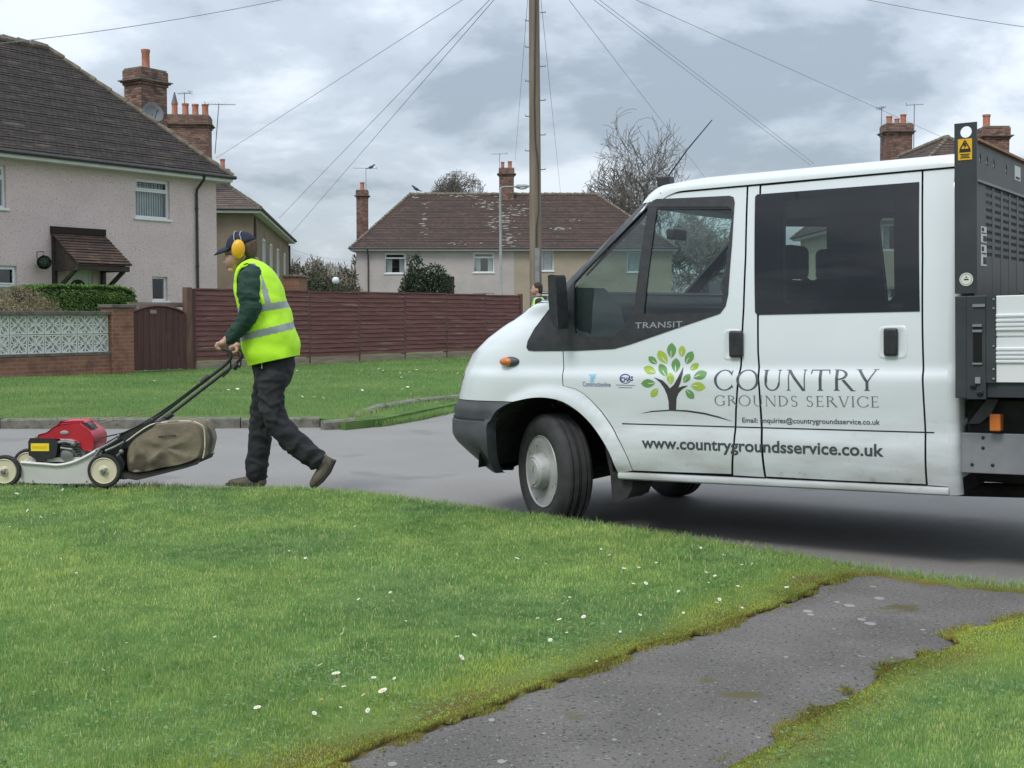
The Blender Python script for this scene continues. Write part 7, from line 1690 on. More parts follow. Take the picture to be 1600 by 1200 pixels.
# cut the armhole: drop faces near the shoulder on each side; colour bands by position
sub = 4; VV = []
for i in range(k-1):
    for q in range(sub if i < k-2 else sub+1):
        t = q/sub; 
        for j in range(n):
            p0, p1, p2, p3 = (V[max(0, min(k-1, i+d))*n+j] for d in (-1, 0, 1, 2)); pos = .5*((2*p1)+(p2-p0)*t+(2*p0-5*p1+4*p2-p3)*t*t+(3*p1-p0-3*p2+p3)*t**3)
            pos = pos+Vector((0, 0, 0)); w_ = (mnoise.noise(Vector((pos.x*5, pos.y*6, pos.z*9)))*.016+mnoise.noise(Vector((pos.x*11, pos.y*11, pos.z*15+3)))*.009)*(1 if i > 3 else .5); d_ = Vector((pos.x-(V[i*n].x+V[i*n+n//2].x)/2, pos.y, 0)).normalized(); VV.append(pos+d_*w_)
K = len(VV)//n; F = []; MI = []
SL = [pp(389, 436, 0), pp(386, 438, 0)]
def band(c):
    x, z = c.x, c.z; near = c.y < 0
    q = CAM  # pixel of the point for laying the bands
    d = Vector((c.x+PX0, c.y+YM, c.z+VG))-CAM; dep = d.dot(FW); X = 800+FPX*d.x/dep; Y = 600-FPX*d.dot(UPV)/dep
    # front-to-back slope of the bands
    t1 = 487-(X-405)*.155; t2 = 531-(X-405)*.28
    if abs(Y-(t1-5)) < 5.6 and X > 300: return 1
    if near and abs(Y-(521-(X-405)*.235)) < 5.8: return 1
    if not near and abs(Y-(519-(X-405)*.235)) < 5.5: return 1
    # brace over the shoulder
    xb = 396+(Y-414)*.36+3.5*math.sin((Y-414)/22); 
    if Y < 482 and abs(X-xb) < 4.6 and Y > 411: return 1
    return 0
for i in range(K-1):
    for j in range(n):
        f = (i*n+j, (i+1)*n+j, (i+1)*n+(j+1) % n, i*n+(j+1) % n); c = (VV[f[0]]+VV[f[1]]+VV[f[2]]+VV[f[3]])/4
        ax_ = pp(388, 441, c.y); dx_, dz_ = (c.x-ax_.x)/.085, (c.z-ax_.z)/.125
        if abs(c.y) > .09 and dx_*dx_+dz_*dz_ < 1 : continue
        F.append(f)
# armhole binding
ec_ = {}
for f in F:
    for q in range(4):
        e_ = (f[q], f[(q+1) % 4]); ec_[e_] = 1
bnd = [e_ for e_ in ec_ if (e_[1], e_[0]) not in ec_]
for sg in (-1, 1):
    pv_ = [VV[e_[0]] for e_ in bnd if VV[e_[0]].y*sg > .05 and VV[e_[0]].z > pp(0, 500).z and VV[e_[0]].z < pp(0, 414).z]
    if len(pv_) < 6: continue
    c_ = sum(pv_, Vector())/len(pv_); pts = []
    for t in np.linspace(0, 2*math.pi, 25):
        d_ = Vector((math.cos(t), 0, math.sin(t))); ws_ = [(max(0, (p-c_).normalized().dot(d_))**14, p) for p in pv_]; tw = sum(w for w, p in ws_)+1e-9; q_ = sum((p*w for w, p in ws_), Vector())/tw; pts.append(q_)
    mb = MB(); mb.tube(pts, .008, 6, cap=False); obj('armhole_binding', mb, m_vest, man, smooth=True)
# refine for crisp bands
me_ = MB(); me_.add(VV, F); vs = obj('vest', me_, [m_vest, m_refl], man, smooth=True, auto=180)
sm = vs.modifiers.new('s', 'SUBSURF'); sm.levels = sm.render_levels = 2; so2 = vs.modifiers.new('t', 'SOLIDIFY'); so2.thickness = .006; so2.offset = 1
bpy.context.view_layer.update(); dg = bpy.context.evaluated_depsgraph_get(); m2 = bpy.data.meshes.new_from_object(vs.evaluated_get(dg)); vs.modifiers.clear(); vs.data = m2
m2.polygons.foreach_set('material_index', [band(p.center) for p in m2.polygons]); m2.polygons.foreach_set('use_smooth', [True]*len(m2.polygons))
# collar of the jumper
mb = MB(); mb.tube([pp(384, 411, y)+Vector((x, 0, 0)) for x, y in [(.0, 0)]]+[pp(399, 405, 0)], [.055, .06], 12); obj('collar', mb, m_jmp, man, smooth=True)
# cap with brim
mb = MB(); Mc = Matrix.Rotation(R(-24), 3, 'Y'); cc = pp(377.5, 384.5, 0)
V = []; n = 24; m_ = 9
for i in range(m_+1):
    ph = (math.pi*.5)*i/m_
    for j in range(n): t = 2*math.pi*j/n; V.append(cc+Mc @ Vector((.108*math.sin(ph)*math.cos(t), .090*math.sin(ph)*math.sin(t), .102*math.cos(ph))))
mb.add(V, [(i*n+j, (i+1)*n+j, (i+1)*n+(j+1) % n, i*n+(j+1) % n) for i in range(m_) for j in range(n)]); mb.ball(V[0], .008, 8, 5)
cap_ = obj('cap', mb, m_cap, man, smooth=True); sd = cap_.modifiers.new('s', 'SOLIDIFY'); sd.thickness = .004
mb = MB(); br = []
for i in range(11):
    t = -1+2*i/10; b0 = pp(355+3.5*t*t, 386+3.2*t*t, t*.082); tip = pp(335+16*t*t, 399.5-5*t*t, t*.070); mid = b0.lerp(tip, .5)+Vector((0, 0, .012*(1-t*t))); br += [b0, mid, tip]
mb.add(br, [(i*3+q, i*3+q+1, (i+1)*3+q+1, (i+1)*3+q) for i in range(10) for q in range(2)]); bo = obj('brim', mb, m_cap, cap_, smooth=True); sd = bo.modifiers.new('s', 'SOLIDIFY'); sd.thickness = .006
# ear defenders
mb = MB(); Me = Matrix.Rotation(R(3), 3, 'Y')
for s_ in (-1, 1): mb = MB(); mb.ball(pp(372.3, 389, s_*.098), (.046, .030, .064), 20, 14, M=Me); ed_ = obj('ear_cup', mb, m_muff, man, smooth=True); mb = MB(); mb.ball(pp(372.3, 389, s_*.080), (.042, .014, .060), 18, 8, M=Me); obj('ear_cushion', mb, m_gutter, ed_, smooth=True)
for off in (-5, 5):
    mb = MB(); pts = [pp(372+off*.9, 381, -.104), pp(371+off*1.1, 373, -.096)]+[pp(373.5+off*.9, 361.3+9*(1-math.cos(a))*1.0, 0)+Vector((0, -.082*math.sin(a)*-1, 0)) for a in np.linspace(-1.25, 1.25, 9)]+[pp(371+off*1.1, 373, .096), pp(372+off*.9, 381, .104)]
    mb.tube(pts, .0032, 6); obj('headband_wire', mb, m_refl, man, smooth=True)
# ------------------------------------------------------------------ LAWN MOWER
YW = 8.98; mwc = P(90, 757, YW); MX0 = mwc.x
mower = thing('lawn_mower', 'petrol lawn mower with red engine, silver deck, cream wheels and dirty canvas grass bag', 'lawn mower', Matrix.Translation((MX0, YW, VG)))
def mm(x, y, dy=0.): q = P(x, y, YW); return Vector((q.x-MX0, dy, q.z-VG))    # side profile read in the plane of the near wheels, then pushed sideways
def side(pts, d0, d1): mb = MB(); mb.prism([tuple(mm(x, y, d0)) for x, y in pts], (0, d1-d0, 0)); return mb
m_deckm = mat('deck_silver', (.56, .55, .52, 1), (.68, .67, .63, 1), rough=.42, metal=.15, scale=4, detail=7, speck=[((.30, .25, .17, 1), 5, .60), ((.20, .17, .12, 1), 16, .68)])
m_red = mat('engine_red', (.42, .018, .030, 1), (.50, .03, .045, 1), rough=.38, scale=5); m_emet = mat('engine_metal', (.16, .16, .16, 1), (.26, .26, .25, 1), rough=.5, metal=.5, scale=14)
m_crm = mat('wheel_cream', (.58, .53, .36, 1), (.66, .61, .44, 1), rough=.55, scale=9, speck=[((.22, .19, .12, 1), 12, .60)])
m_bag = mat('canvas_bag', (.165, .135, .095, 1), (.24, .20, .145, 1), rough=.95, scale=3.2, detail=8, bump=.4, bscale=22, bdist=.02, speck=[((.075, .062, .042, 1), 3.1, .58), ((.33, .29, .21, 1), 6, .66)])
m_bagd = mat('bag_base', (.028, .027, .025, 1), (.05, .045, .038, 1), rough=.9, scale=6)
dk = [(34, 722), (50, 722.5), (70, 724), (92, 725.5), (112, 722), (130, 715), (148, 706), (158, 706), (160, 752), (150, 755), (90, 755.5), (40, 754), (33, 748)]
obj('deck', side(dk, .0, .44), m_deckm, mower, bevel=.022, bseg=3, smooth=True)
mb = MB(); pts = spline([mm(33, 722.5, -.004), mm(70, 725, -.006), mm(92, 726.5, -.006), mm(115, 722, -.006), mm(135, 713, -.006), mm(150, 704.5, -.004)], 5); mb.tube(pts, .011, 8); obj('deck_flange', mb, m_deckm, mower, smooth=True)
mb = MB(); mb.prism([tuple(mm(x, y, .02)) for x, y in [(40, 721.5), (120, 721.5), (122, 715), (44, 717)]], (0, .40, 0)); obj('engine_plate', mb, m_deckm, mower, bevel=.005)
# engine
eng = obj('engine_block', side([(60, 700), (124, 696), (127, 714), (120, 720), (64, 720), (58, 712)], .06, .36), m_emet, mower, bevel=.008)
mb = MB()
for i in range(6): a = mm(92, 693+i*4, .03); mb.box(a.x, a.x+.13, .03, .1, a.z-.004, a.z+.004)
c0_ = mm(104, 712, .02); mb.lathe([(0, 0), (.045, 0), (.045, .05), (.02, .06), (0, .06)], Matrix.Translation(c0_) @ Matrix.Rotation(R(90), 4, 'X') @ Matrix.Translation((0, 0, -.04)), 18)
mb.tube([mm(90, 692, .02), mm(102, 690, .01), mm(116, 694, .02)], .012, 8); mb.tube([mm(94, 700, .01), mm(112, 702, .0), mm(118, 712, .02)], .009, 8); mb.ball(mm(114, 694, .01), .02, 10, 8); obj('carburettor', mb, m_emet, eng, smooth=True, auto=35)
red = obj('engine_cover', side([(54, 686), (56, 681), (70, 676), (80, 668), (90, 664), (119, 663), (127, 668), (138, 676), (143, 684), (142.5, 696), (139, 704.5), (126, 704), (121, 697), (118, 692), (108, 687)], .05, .34), m_red, mower, bevel=.014, bseg=3, smooth=True)
mb = MB(); mb.prism([tuple(mm(x, y, .12)) for x, y in [(80, 668), (85, 661.5), (120, 661), (128, 668)]], (0, .16, 0)); obj('fuel_cover', mb, m_red, red, bevel=.008, smooth=True)
mb = MB(); mb.prism([tuple(mm(x, y, .10)) for x, y in [(116, 663), (118, 669), (137, 672), (133, 666), (128, 663)]], (0, .1, 0)); obj('fuel_cap', mb, m_gutter, red, bevel=.005)
mb = MB(); a = mm(97, 677, .047); mb.ball(a, (.030, .004, .015), 14, 6); obj('cover_badge', mb, m_refl, red, smooth=True)
mf_ = obj('air_filter_box', side([(45, 690), (48, 685), (84, 686), (90, 692), (89, 710), (82, 717), (72, 717), (70, 721), (58, 721), (56, 717), (46, 711)], -.01, .09), m_blk, mower, bevel=.010, bseg=3, smooth=True)
mb = MB(); a, b = mm(49.5, 704.5), mm(77.5, 692.5); mb.box(a.x, b.x, -.0135, -.0105, a.z, b.z); lb = obj('yellow_label', mb, mat('label_yellow', (.80, .62, .03, 1), rough=.5), mf_)
mb = MB(); xx = a.x+.012
while xx < b.x-.016: w_ = random.uniform(.004, .008); mb.box(xx, xx+w_, -.0145, -.0136, (a.z+b.z)/2-.009, (a.z+b.z)/2+.009); xx += w_+.004
obj('label_print', mb, m_muff, lb)
# wheels
def mwheel(c, r):
    w_ = bpy.data.objects.new('wheel', None); COL.objects.link(w_); w_.parent = mower; w_.location = c; Mx = Matrix.Rotation(R(90), 4, 'X')
    mb = MB(); mb.lathe([(r*.80, .018), (r*.86, .024), (r*.95, .024), (r, .016), (r*1.0, -.02), (r*.93, -.026), (r*.8, -.02)], Mx, 36)
    for i in range(36): t = 2*math.pi*i/36; mb.tube([Vector((r*math.cos(t), -.014, r*math.sin(t))), Vector((r*math.cos(t), .018, r*math.sin(t)))], .0035, 4)
    obj('tyre', mb, m_rub, w_, smooth=True, auto=30)
    mb = MB(); mb.lathe([(r*.80, .020), (r*.76, .026), (r*.72, .016), (r*.42, .012), (r*.34, .020), (r*.26, .022), (r*.22, .034), (r*.12, .036), (0, .036)], Mx, 32)
    for i in range(5): t = 2*math.pi*i/5; mb.ball((r*.56*math.cos(t), -.015, r*.56*math.sin(t)), (r*.10, .004, r*.10), 8, 4)
    obj('rim', mb, m_crm, w_, smooth=True, auto=35)
    mb = MB(); mb.lathe([(r*.17, .030), (r*.17, .040), (r*.10, .048), (0, .048)], Mx, 12)
    for i in range(5): t = 2*math.pi*(i+.5)/5; mb.ball((r*.24*math.cos(t), -.024, r*.24*math.sin(t)), (r*.04, .005, r*.04), 6, 4)
    obj('hub', mb, m_emet, w_, smooth=True)
    return w_
rw = .1145; zf_ = mm(9, 736).z; wr = mm(164.5, 733.5)
for dy in (0., .44): mwheel((mm(9, 736).x, dy-.01, .110), .108); mwheel((wr.x, dy-.01, .113), rw)
# height levers and brackets
mb = MB(); mb.tube([mm(150, 712, -.01), mm(158, 700, -.01), mm(170, 694, -.012), mm(188, 683, -.01)], .010, 8); mb.tube([mm(166, 704, -.015), mm(180, 698, -.015), mm(195, 690, -.015)], .009, 8); mb.ball(mm(191.5, 705, -.03), .017, 12, 8); mb.tube([mm(184, 712, -.02), mm(191, 706, -.03)], .007, 6); mb.ball(mm(186, 681, -.02), .014, 10, 8); mb.tube([mm(148, 704, .0), mm(152, 702, .0), mm(160, 706, .0)], .008, 6); obj('handle_bracket', mb, m_emet, mower, smooth=True)
mb = MB(); mb.prism([tuple(mm(x, y, .01)) for x, y in [(152, 706), (168, 690), (200, 672), (236, 660), (234, 680), (222, 690), (196, 690), (186, 704), (192, 724), (188, 742), (176, 742), (160, 720)]], (0, .42, 0)); obj('rear_flap', mb, m_blk, mower, bevel=.01, bseg=2, smooth=True)
# bag: canvas with a dark base
mb = MB(); bp_ = [(196, 690), (234, 665), (262, 661), (295, 659), (310, 663), (317, 672), (320, 690), (317.5, 704), (316, 715), (298, 723), (250, 735), (215, 741), (196, 742)]
cen = mm(258, 700)
for d0 in [0.]:
    P0 = [mm(x, y, 0) for x, y in bp_]; n = len(P0); lay = [(.0, .90), (.02, .975), (.06, 1.0), (.19, 1.015), (.36, 1.0), (.40, .975), (.42, .90)]; V = []
    P0 = [P0[i].lerp(P0[(i+1) % n], t) for i in range(n) for t in (0, .5)]; n = len(P0)
    for (dy, s_) in lay:
        for p in P0: q = cen+(p-cen)*s_; q = q+Vector((0, dy, 0))+(p-cen).normalized()*.020*mnoise.noise(Vector((p.x*9, dy*9, p.z*9))); V.append(q)
    mb.add(V, [(i*n+j, i*n+(j+1) % n, (i+1)*n+(j+1) % n, (i+1)*n+j) for i in range(len(lay)-1) for j in range(n)])
    inner0 = [cen+(V[j]-cen)*.5+Vector((0, -.010+.034*mnoise.noise(V[j]*7), 0)) for j in range(n)]; mb.add(V[:n]+inner0+[cen+Vector((0, -.008, 0))], [(j, j+n, (j+1) % n+n, (j+1) % n) for j in range(n)]+[(j+n, 2*n, (j+1) % n+n) for j in range(n)])
    mb.add(V[-n:], [tuple(range(n))])
bg = obj('grass_bag', mb, m_bag, mower, smooth=True, auto=70); sb_ = bg.modifiers.new('s', 'SUBSURF'); sb_.levels = sb_.render_levels = 2
obj('bag_base', side([(186, 738), (215, 741.5), (250, 735.5), (298, 723), (311, 719), (309, 724), (288, 732), (240, 744), (214, 749), (190, 746)], -.008, .43), m_bagd, bg, bevel=.006)
mb = MB(); mb.tube(spline([mm(197, 690, -.006), mm(234, 664.5, -.006), mm(262, 659.5, -.004), mm(295, 658, -.002), mm(312, 662.5, -.002), mm(319, 671, 0), mm(320, 700, 0), mm(317, 716, 0)], 4), .005, 6); obj('bag_piping', mb, m_crm, bg, smooth=True)
mb = MB()
for i in range(9): a = mm(249+i*3.1, 682-.25*i, -.014); mb.box(a.x-.004, a.x+.004, -.016, -.012, a.z-.006, a.z+.006)
obj('bag_print', mb, m_bagd, bg)
# handle bars
def bar(pts, dy, r=.0125): mb = MB(); mb.tube(spline([mm(x, y, dy) for x, y in pts], 5), r, 10); return mb
hb1 = [(160, 706), (184, 689), (240, 655), (290, 617), (325, 590), (348, 572), (359, 560), (358, 550), (349, 546)]
mb = bar(hb1, .03); obj('handle_tube', mb, m_blk, mower, smooth=True); mb = bar(hb1, .41); obj('handle_tube', mb, m_blk, mower, smooth=True)
mb = MB(); mb.tube([mm(349, 546, .03), mm(346.5, 545, .05), mm(346, 545, .22), mm(346.5, 545, .39), mm(349, 546, .41)], .0135, 10); obj('handle_grip', mb, m_rub, mower, smooth=True)
mb = MB(); mb.tube(spline([mm(345, 590, .05), mm(356, 579, .05), mm(358, 566, .05), mm(352, 551, .06), mm(351, 550, .22), mm(352, 551, .38), mm(358, 566, .39), mm(356, 579, .39)], 4), .006, 6); obj('bail_lever', mb, m_blk, mower, smooth=True)
mb = MB(); mb.tube([mm(313, 598, .02), mm(326, 588, .02)], .019, 8); mb.tube([mm(236, 660, .41), mm(246, 653, .41)], .022, 8); mb.tube([mm(345, 580, .41), mm(352, 572, .41)], .022, 8); mb.ball(mm(237, 657, .02), .018, 8, 6); obj('cable_clamp', mb, m_blk, mower, smooth=True)
mb = MB(); mb.tube(spline([mm(142, 694, .1), mm(152, 686, .05), mm(172, 681, .02), (mm(200, 673, .02)), mm(250, 644, .02), mm(310, 600, .02)], 4), .005, 6); mb.tube(spline([mm(148, 706, .0), mm(149, 692, .0), mm(156, 685, .01)], 4), .004, 6); obj('control_cable', mb, m_blk, mower, smooth=True)
mb = MB(); mb.tube([mm(128, 668, .2), mm(176, 656, .2), mm(236, 643, .3)], .003, 5); obj('starter_cord', mb, m_oldw, mower)
# ------------------------------------------------------------------ second worker, far side of the van's bonnet
Y2 = 25.; q = P(838.5, 560, Y2); man2 = thing('person', 'second worker in a yellow vest, only head and shoulder showing above the bonnet', 'person', Matrix.Translation((q.x, Y2, P(838, 440.5, Y2).z-1.735)))
V2 = lambda x, y, z: Vector((x, y, z))
def ch2(mb, pts, n=12): mb.tube([V2(*p[:3]) for p in pts], [(p[3], p[4]) for p in pts], n, side=(0, 1, 0))
mb = MB(); mb.ball((.0, 0, 1.60), (.095, .075, .115), 16, 10); mb.ball((-.05, 0, 1.56), (.05, .055, .07), 12, 8); mb.ball((-.105, 0, 1.57), (.018, .014, .02), 8, 6); mb.ball((.01, -.078, 1.58), (.02, .012, .032), 8, 6); mb.ball((.01, .078, 1.58), (.02, .012, .032), 8, 6)
ch2(mb, [(.02, 0, 1.55, .05, .05), (.03, 0, 1.45, .055, .06), (.03, 0, 1.35, .10, .17), (.0, 0, 1.1, .10, .15), (0, 0, .92, .11, .16)])
for s_ in (-1, 1):
    ch2(mb, [(.03, s_*.16, 1.38, .05, .05), (.02, s_*.23, 1.1, .042, .042), (-.08, s_*.22, .88, .032, .03), (-.12, s_*.22, .82, .03, .02)])
    for i in range(4): mb.tube([V2(-.12+.016*i, s_*.22, .82), V2(-.14+.018*i, s_*.22, .76), V2(-.12+.018*i, s_*.215, .73)], .009, 6)
    mb.tube([V2(-.10, s_*.21, .84), V2(-.14, s_*.195, .79)], .01, 6)
    ch2(mb, [(0, s_*.09, .92, .085, .085), (.0, s_*.1, .5, .06, .06), (.02, s_*.1, .1, .04, .04), (-.02, s_*.1, .06, .05, .04), (-.14, s_*.1, .04, .03, .04)])
remesh('body', mb, .011, m_skin, man2, smooth_it=2)
mb = MB(); mb.ball((.022, 0, 1.635), (.098, .084, .098), 16, 10); mb.ball((.06, 0, 1.58), (.06, .078, .08), 12, 8); remesh('hair', mb, .011, mat('hair_dark', (.022, .016, .012, 1), (.04, .03, .022, 1), rough=.8, scale=40), man2, smooth_it=2)
mb = MB(); ch2(mb, [(.03, 0, 1.47, .06, .07), (.03, 0, 1.40, .11, .18), (.01, 0, 1.2, .13, .19), (0, 0, .9, .13, .18)])
for s_ in (-1, 1): ch2(mb, [(.03, s_*.16, 1.38, .065, .065), (.02, s_*.235, 1.1, .058, .058), (-.07, s_*.23, .89, .045, .045)])
remesh('jumper', mb, .014, m_trs, man2, smooth_it=3)
mb = MB(); ch2(mb, [(0, 0, .95, .13, .17), (0, 0, .85, .13, .17)]); 
for s_ in (-1, 1): ch2(mb, [(0, s_*.09, .88, .10, .095), (.0, s_*.1, .5, .08, .08), (.01, s_*.1, .1, .075, .075)])
remesh('trousers', mb, .014, m_trs, man2, smooth_it=3)
mb = MB(); ch2(mb, [(.03, 0, 1.45, .085, .11), (.025, 0, 1.40, .13, .165), (.01, 0, 1.2, .15, .205), (0, 0, .85, .155, .205)], 20); remesh('vest', mb, .014, [m_vest, m_refl, m_trs], man2, smooth_it=2, matf=lambda c, n: 2 if (c.x < -.02 and abs(c.y+.01) < .075 and c.z > 1.15) else (1 if (abs(c.z-1.08) < .03 or abs(c.z-.95) < .03 or (abs(abs(c.y)-.11) < .022 and c.z > 1.08)) else 0))
# ------------------------------------------------------------------ TREES AND SHRUBS
m_bark = mat('bare_bark', (.10, .085, .072, 1), (.16, .14, .12, 1), rough=.9, scale=6)
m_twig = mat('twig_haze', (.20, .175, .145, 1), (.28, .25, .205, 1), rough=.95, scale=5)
def branch_tree(name, label, cat, base, height, spread, levels, wig, seed, r0=.16, group=None, mtr=None, twig=None, updir=(0, 0, 1), forks=(3, 4), shrink_=.72, trunk=.25, curl=0., up=.25, asp=1.0, rmin=.011, env=None):
    rnd = random.Random(seed); tk = MB(); cr = MB()
    def grow(p, d, L, r, lv):
        mb = tk if lv == 0 else cr; seg = 5 if lv < 3 else 4; pts = [p.copy()]; rad = [max(r, rmin)]; cur = d.copy(); ax = Vector((rnd.uniform(-1, 1), rnd.uniform(-1, 1), rnd.uniform(-1, 1))).normalized()
        for i in range(seg):
            
            if env and lv:
                ev = Vector((p.x/env[1], p.y/env[1], (p.z-env[0]*height)/(env[2]*height)))
                if ev.length > .9: cur = (cur-Vector((ev.x, ev.y, ev.z))*.55*(ev.length-.6)).normalized()
                if ev.length > 1.12 and lv > 2: break
            cur = (cur+Vector((rnd.gauss(0, wig), rnd.gauss(0, wig), rnd.gauss(0, wig)*.7))+ax.cross(cur)*curl+Vector((0, 0, up*.12))).normalized(); p = p+cur*L/seg; pts.append(p.copy()); rad.append(max(rmin, r*(1-.55*(i+1)/seg)))
        if len(pts) < 2: return
        seg = len(pts)-1; mb.tube(pts, rad, 8 if lv == 0 else (5 if lv < 3 else 3), cap=(lv < 2))
        if lv >= levels: return
        nb = rnd.randint(*forks)
        for k in range(nb):
            t = rnd.uniform(.35, 1.) if lv else rnd.uniform(.55, 1.); i = min(seg, int(t*seg)); q = pts[i]; dd = (pts[i]-pts[max(0, i-1)]).normalized() if i else d
            s = Vector((rnd.gauss(0, 1), rnd.gauss(0, 1), rnd.gauss(0, .55))).normalized(); nd = (dd*rnd.uniform(.5, 1.)+s*spread).normalized()
            grow(q, nd, L*shrink_*rnd.uniform(.75, 1.1), rad[i]*.68, lv+1)
        grow(pts[-1], (cur+Vector((rnd.gauss(0, .2), rnd.gauss(0, .2), .1))).normalized(), L*shrink_, rad[-1]*.95, lv+1)
    grow(Vector((0, 0, -.1)), Vector(updir).normalized(), height*trunk, r0, 0)
    zs = max(v[2] for v in cr.v); k = 1. if env else height/zs
    for mb in (tk, cr): mb.v = [(x*k*asp, y*k, z*k) for x, y, z in mb.v]
    t = thing(name, label, cat, Matrix.Translation(base), group); obj('trunk', tk, mtr or m_bark, t, smooth=True); obj('crown', cr, twig or m_bark, t, smooth=True); return t
def gp(x, Y): q = P(x, 500, Y); return (q.x, Y, 0)
YT = 96.; ht = P(1020, 196, YT).z
branch_tree('bare_tree', 'large bare contorted willow standing behind the truck cab to the right of the pole', 'tree', gp(1003, YT), ht*1.11, .62, 6, .20, 5, .27, forks=(2, 3), trunk=.30, curl=.10, shrink_=.80, rmin=.015, up=.4, env=(.68, 3.1, .32))
YT2 = 90.; branch_tree('bare_tree', 'smaller bare tree with fine twigs at the left foot of the contorted willow', 'tree', gp(952, YT2), P(950, 232, YT2).z, .6, 7, .2, 9, .18, forks=(2, 2), trunk=.32, curl=.10, shrink_=.78, rmin=.014, up=.3, env=(.68, 1.7, .32))
YT3 = 118.; branch_tree('bare_tree', 'bare round-headed tree showing over the roof ridge left of the middle chimney', 'tree', gp(718, YT3), P(718, 274, YT3).z, .5, 7, .14, 21, .40, forks=(2, 3), trunk=.36, shrink_=.78, rmin=.014, up=.4, env=(.70, 2.9, .30))
YT4 = 84.; branch_tree('bare_tree', 'pale bare tree added beyond the truck cab in place of branches reflected in its front side window', 'tree', gp(1112, YT4), P(1112, 300, YT4).z, .6, 7, .2, 33, .2, forks=(2, 3), trunk=.30, curl=.1, shrink_=.8, mtr=m_twig, twig=m_twig, rmin=.016, env=(.62, 2.6, .40))  # added tree, stands in for branches reflected in the side glass
# scrub between the brown house and the semi-detached houses
for i, (x, yt, Y, sd, lab) in enumerate([(470, 392, 84, 1, 'bare shrub beside the brown house wall, leftmost of the scrub'), (492, 402, 78, 2, 'low bare shrub behind the fence left of the globe lamp'), (514, 404, 88, 3, 'bare shrub rising behind the globe lamp'), (534, 396, 82, 4, 'pale bare shrub just left of the semi-detached house wall'), (548, 388, 92, 5, 'tallest bare shrub tucked against the corner of the semi-detached house'), (457, 384, 95, 6, 'bare shrub half hidden by the end of the brown house')]):
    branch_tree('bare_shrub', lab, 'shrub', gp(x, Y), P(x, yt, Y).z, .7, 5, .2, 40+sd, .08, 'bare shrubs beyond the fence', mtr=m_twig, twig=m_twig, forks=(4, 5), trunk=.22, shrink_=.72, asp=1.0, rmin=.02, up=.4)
def leafcloud(name, label, cat, base, blobs, n, size, m, core=None, seed=1, group=None, flat=.5, trunk=None, cols=((.7, 1.25))):
    rnd = random.Random(seed); VV = []; CC = []; tot = sum(b[3]*b[4]*b[5] for b in blobs)
    for (cx, cy, cz, rx, ry, rz) in blobs:
        k = int(n*rx*ry*rz/tot)
        for i in range(k):
            v = Vector((rnd.gauss(0, 1), rnd.gauss(0, 1), rnd.gauss(0, 1))).normalized(); rr = rnd.uniform(.55, 1.06)**.6; lump = 1+.16*mnoise.noise(v*2.6+Vector((cx, cy, cz))*3)
            p = Vector((cx+v.x*rx*rr*lump, cy+v.y*ry*rr*lump, cz+v.z*rz*rr*lump))
            if p.z < .02: continue
            t = Vector((rnd.gauss(0, 1), rnd.gauss(0, 1), rnd.gauss(0, 1)+v.z)).normalized(); b = t.cross(v+Vector((rnd.gauss(0, .5), rnd.gauss(0, .5), rnd.gauss(0, .5)))).normalized(); s = size*rnd.uniform(.6, 1.3)
            VV += [p-t*s, p+b*s*flat, p+t*s, p-b*s*flat]; c = rnd.uniform(*cols); CC += [(c, c*rnd.uniform(.93, 1.07), c, 1)]*4
    t = thing(name, label, cat, Matrix.Translation(base), group); mesh_np('foliage', np.array([tuple(v) for v in VV]), [np.arange(len(VV)).reshape(-1, 4)], m, t, col=np.array(CC))
    tr = MB(); 
    for (a, b, r) in (trunk or [((0, 0, -.1), (0, 0, blobs[0][2]), .05)]): tr.tube([a, Vector(a).lerp(Vector(b), .5)+Vector((.03, 0, 0)), b], [r, r*.8, r*.5], 7)
    obj('trunk', tr, m_bark, t, smooth=True); return t
m_con = mat('conifer_leaves', (.016, .036, .018, 1), (.035, .062, .028, 1), rough=.8, scale=1.6, attr='Col')
m_hedge = mat('hedge_leaves', (.085, .17, .030, 1), (.14, .25, .05, 1), rough=.6, scale=2.5, attr='Col')
m_shr = mat('brown_shrub_leaves', (.17, .145, .085, 1), (.28, .235, .14, 1), rough=.8, scale=2.5, attr='Col')
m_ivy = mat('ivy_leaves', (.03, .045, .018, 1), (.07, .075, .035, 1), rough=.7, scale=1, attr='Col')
for q in (m_hedge, m_shr, m_con): leafy(q, .3)
YC = 50.; o = gp(663, YC); zc = lambda y: P(663, y, YC).z; xc = lambda x: P(x, 450, YC).x-o[0]
leafcloud('conifer', 'dark green twin-topped conifer above the fence in front of the semi-detached house', 'tree', o, [(xc(650), 0, zc(420), .36, .36, .55), (xc(648), 0, zc(440), .46, .5, .6), (xc(640), .1, zc(455), .42, .5, .7), (xc(678), 0, zc(432), .52, .5, .52), (xc(684), 0, zc(450), .62, .55, .7), (xc(662), 0, zc(458), .9, .6, .9), (xc(655), 0, zc(480), 1.0, .7, .9), (xc(640), 0, zc(408), .16, .2, .3), (xc(653), 0, zc(404), .14, .2, .28)], 9000, .055, m_con, seed=4)
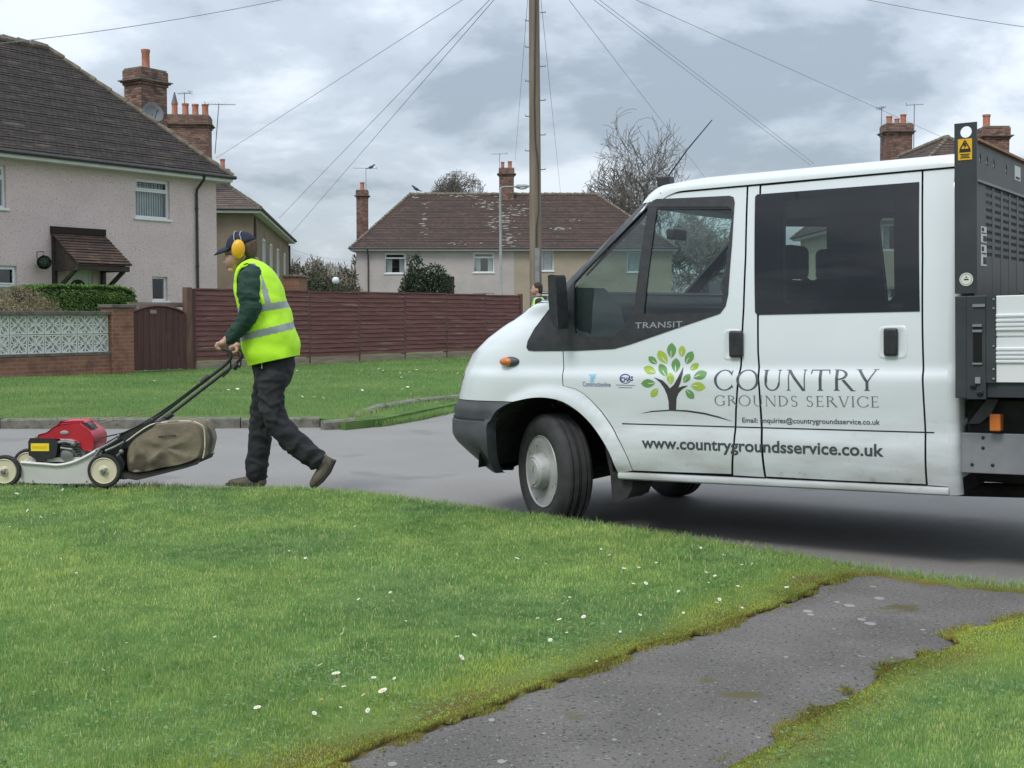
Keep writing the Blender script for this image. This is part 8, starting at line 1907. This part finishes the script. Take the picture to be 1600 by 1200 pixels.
# hedge in the front garden, clipped box with rounded ends
YH = 27.0
hM = MF; hx0, hx1 = onplane(MF, 40, 470, 3.6)[0], onplane(MF, 197, 470, 3.6)[0]; hz1 = onplane(MF, 120, 448, 3.6)[1]
hd = thing('hedge', 'clipped green garden hedge with rounded ends behind the screen block wall', 'hedge', MF)
VV = []; CC = []
for i in range(26000):
    f = random.random(); x = random.uniform(hx0, hx1)
    e_ = min(1, (hx1-x)/.5); zt_ = hz1-(.22*(1-e_)**2)-.06*(1-min(1, (x-hx0)/.5)); zt_ += .02*mnoise.noise(Vector((x*3, 0, 0)))
    if f < .55: p = Vector((x, random.uniform(3.2, 4.2), zt_+random.gauss(0, .018))); nv = Vector((0, 0, 1))
    elif f < .9: zz_ = random.uniform(.5, zt_); p = Vector((x, 3.2+random.gauss(0, .025)+.12*max(0, (zz_-zt_+.15)/.15), zz_)); nv = Vector((0, -1, 0))
    else: p = Vector((hx1+random.gauss(0, .03)-.1, random.uniform(3.2, 4.2), random.uniform(.5, zt_))); nv = Vector((1, 0, 0))
    t = Vector((random.gauss(0, 1), random.gauss(0, 1), random.gauss(0, 1))).normalized(); b = t.cross(nv+Vector((random.gauss(0, .4), random.gauss(0, .4), random.gauss(0, .4)))).normalized(); s = random.uniform(.018, .034)
    VV += [p-t*s, p+b*s*.55, p+t*s, p-b*s*.55]; c = random.uniform(.7, 1.3); CC += [(c, c, c, 1)]*4
mesh_np('foliage', np.array([tuple(v) for v in VV]), [np.arange(len(VV)).reshape(-1, 4)], m_hedge, hd, col=np.array(CC))
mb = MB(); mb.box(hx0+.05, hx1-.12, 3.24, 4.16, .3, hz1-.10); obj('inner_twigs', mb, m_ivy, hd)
# brown shrub at the left edge
q = onplane(MF, 25, 470, 1.5); bs = MF @ Matrix.Translation((q[0], 1.5, 0)); zt_ = onplane(MF, 25, 446, 1.5)[1]
leafcloud('shrub', 'brown-green untrimmed shrub spilling behind the wall at the left edge', 'shrub', bs.translation, [(0, 0, zt_-.42, .62, .5, .42), (.45, .1, zt_-.50, .42, .4, .30), (-.6, 0, zt_-.4, .6, .5, .4), (.1, -.3, zt_-.6, .7, .3, .3), (.75, 0, zt_-.62, .3, .3, .18)], 9000, .030, m_shr, seed=8, flat=.28, cols=(.6, 1.6))
# ivy scrub low between the houses, and dense undergrowth masses
for (x, y, Y, r, sd, lab) in [(470, 440, 70, 1.3, 1, 'dark ivy bush just right of the brown house, behind the fence'), (497, 436, 74, .9, 2, 'upright ivy-clad stump in the scrub left of the globe lamp'), (540, 446, 73, 1.2, 3, 'dull green bush beside the corner of the semi-detached house')]:
    z = P(x, y, Y).z; leafcloud('ivy_bush', lab, 'bush', gp(x, Y), [(0, 0, z, r*.7, r*.6, 1.0), (0, 0, z-.9, r, r*.8, 1.1), (.4, 0, z-1.2, r, r, 1.)], 2600, .075, m_ivy, seed=sd, cols=(.7, 1.5))
# distant tree belt closing the view at the horizon
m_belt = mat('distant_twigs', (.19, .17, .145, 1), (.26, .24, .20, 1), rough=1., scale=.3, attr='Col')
VV = []; CC = []
for i in range(60000):
    x = random.uniform(-75, 75); Y = random.uniform(128, 142); H_ = 5.2+1.9*mnoise.noise(Vector((x*.09, 0, 2)))+1.5*mnoise.noise(Vector((x*.4, 0, 5))); z = H_*random.random()**.6; t = Vector((random.gauss(0, .5), random.gauss(0, .3), 1)).normalized()*random.uniform(.2, .55); b = Vector((.03, 0, 0)); p = Vector((x, Y, z)); VV += [p-t, p+b, p+t, p-b]; c = random.uniform(.6, 1.4); CC += [(c, c, c, 1)]*4
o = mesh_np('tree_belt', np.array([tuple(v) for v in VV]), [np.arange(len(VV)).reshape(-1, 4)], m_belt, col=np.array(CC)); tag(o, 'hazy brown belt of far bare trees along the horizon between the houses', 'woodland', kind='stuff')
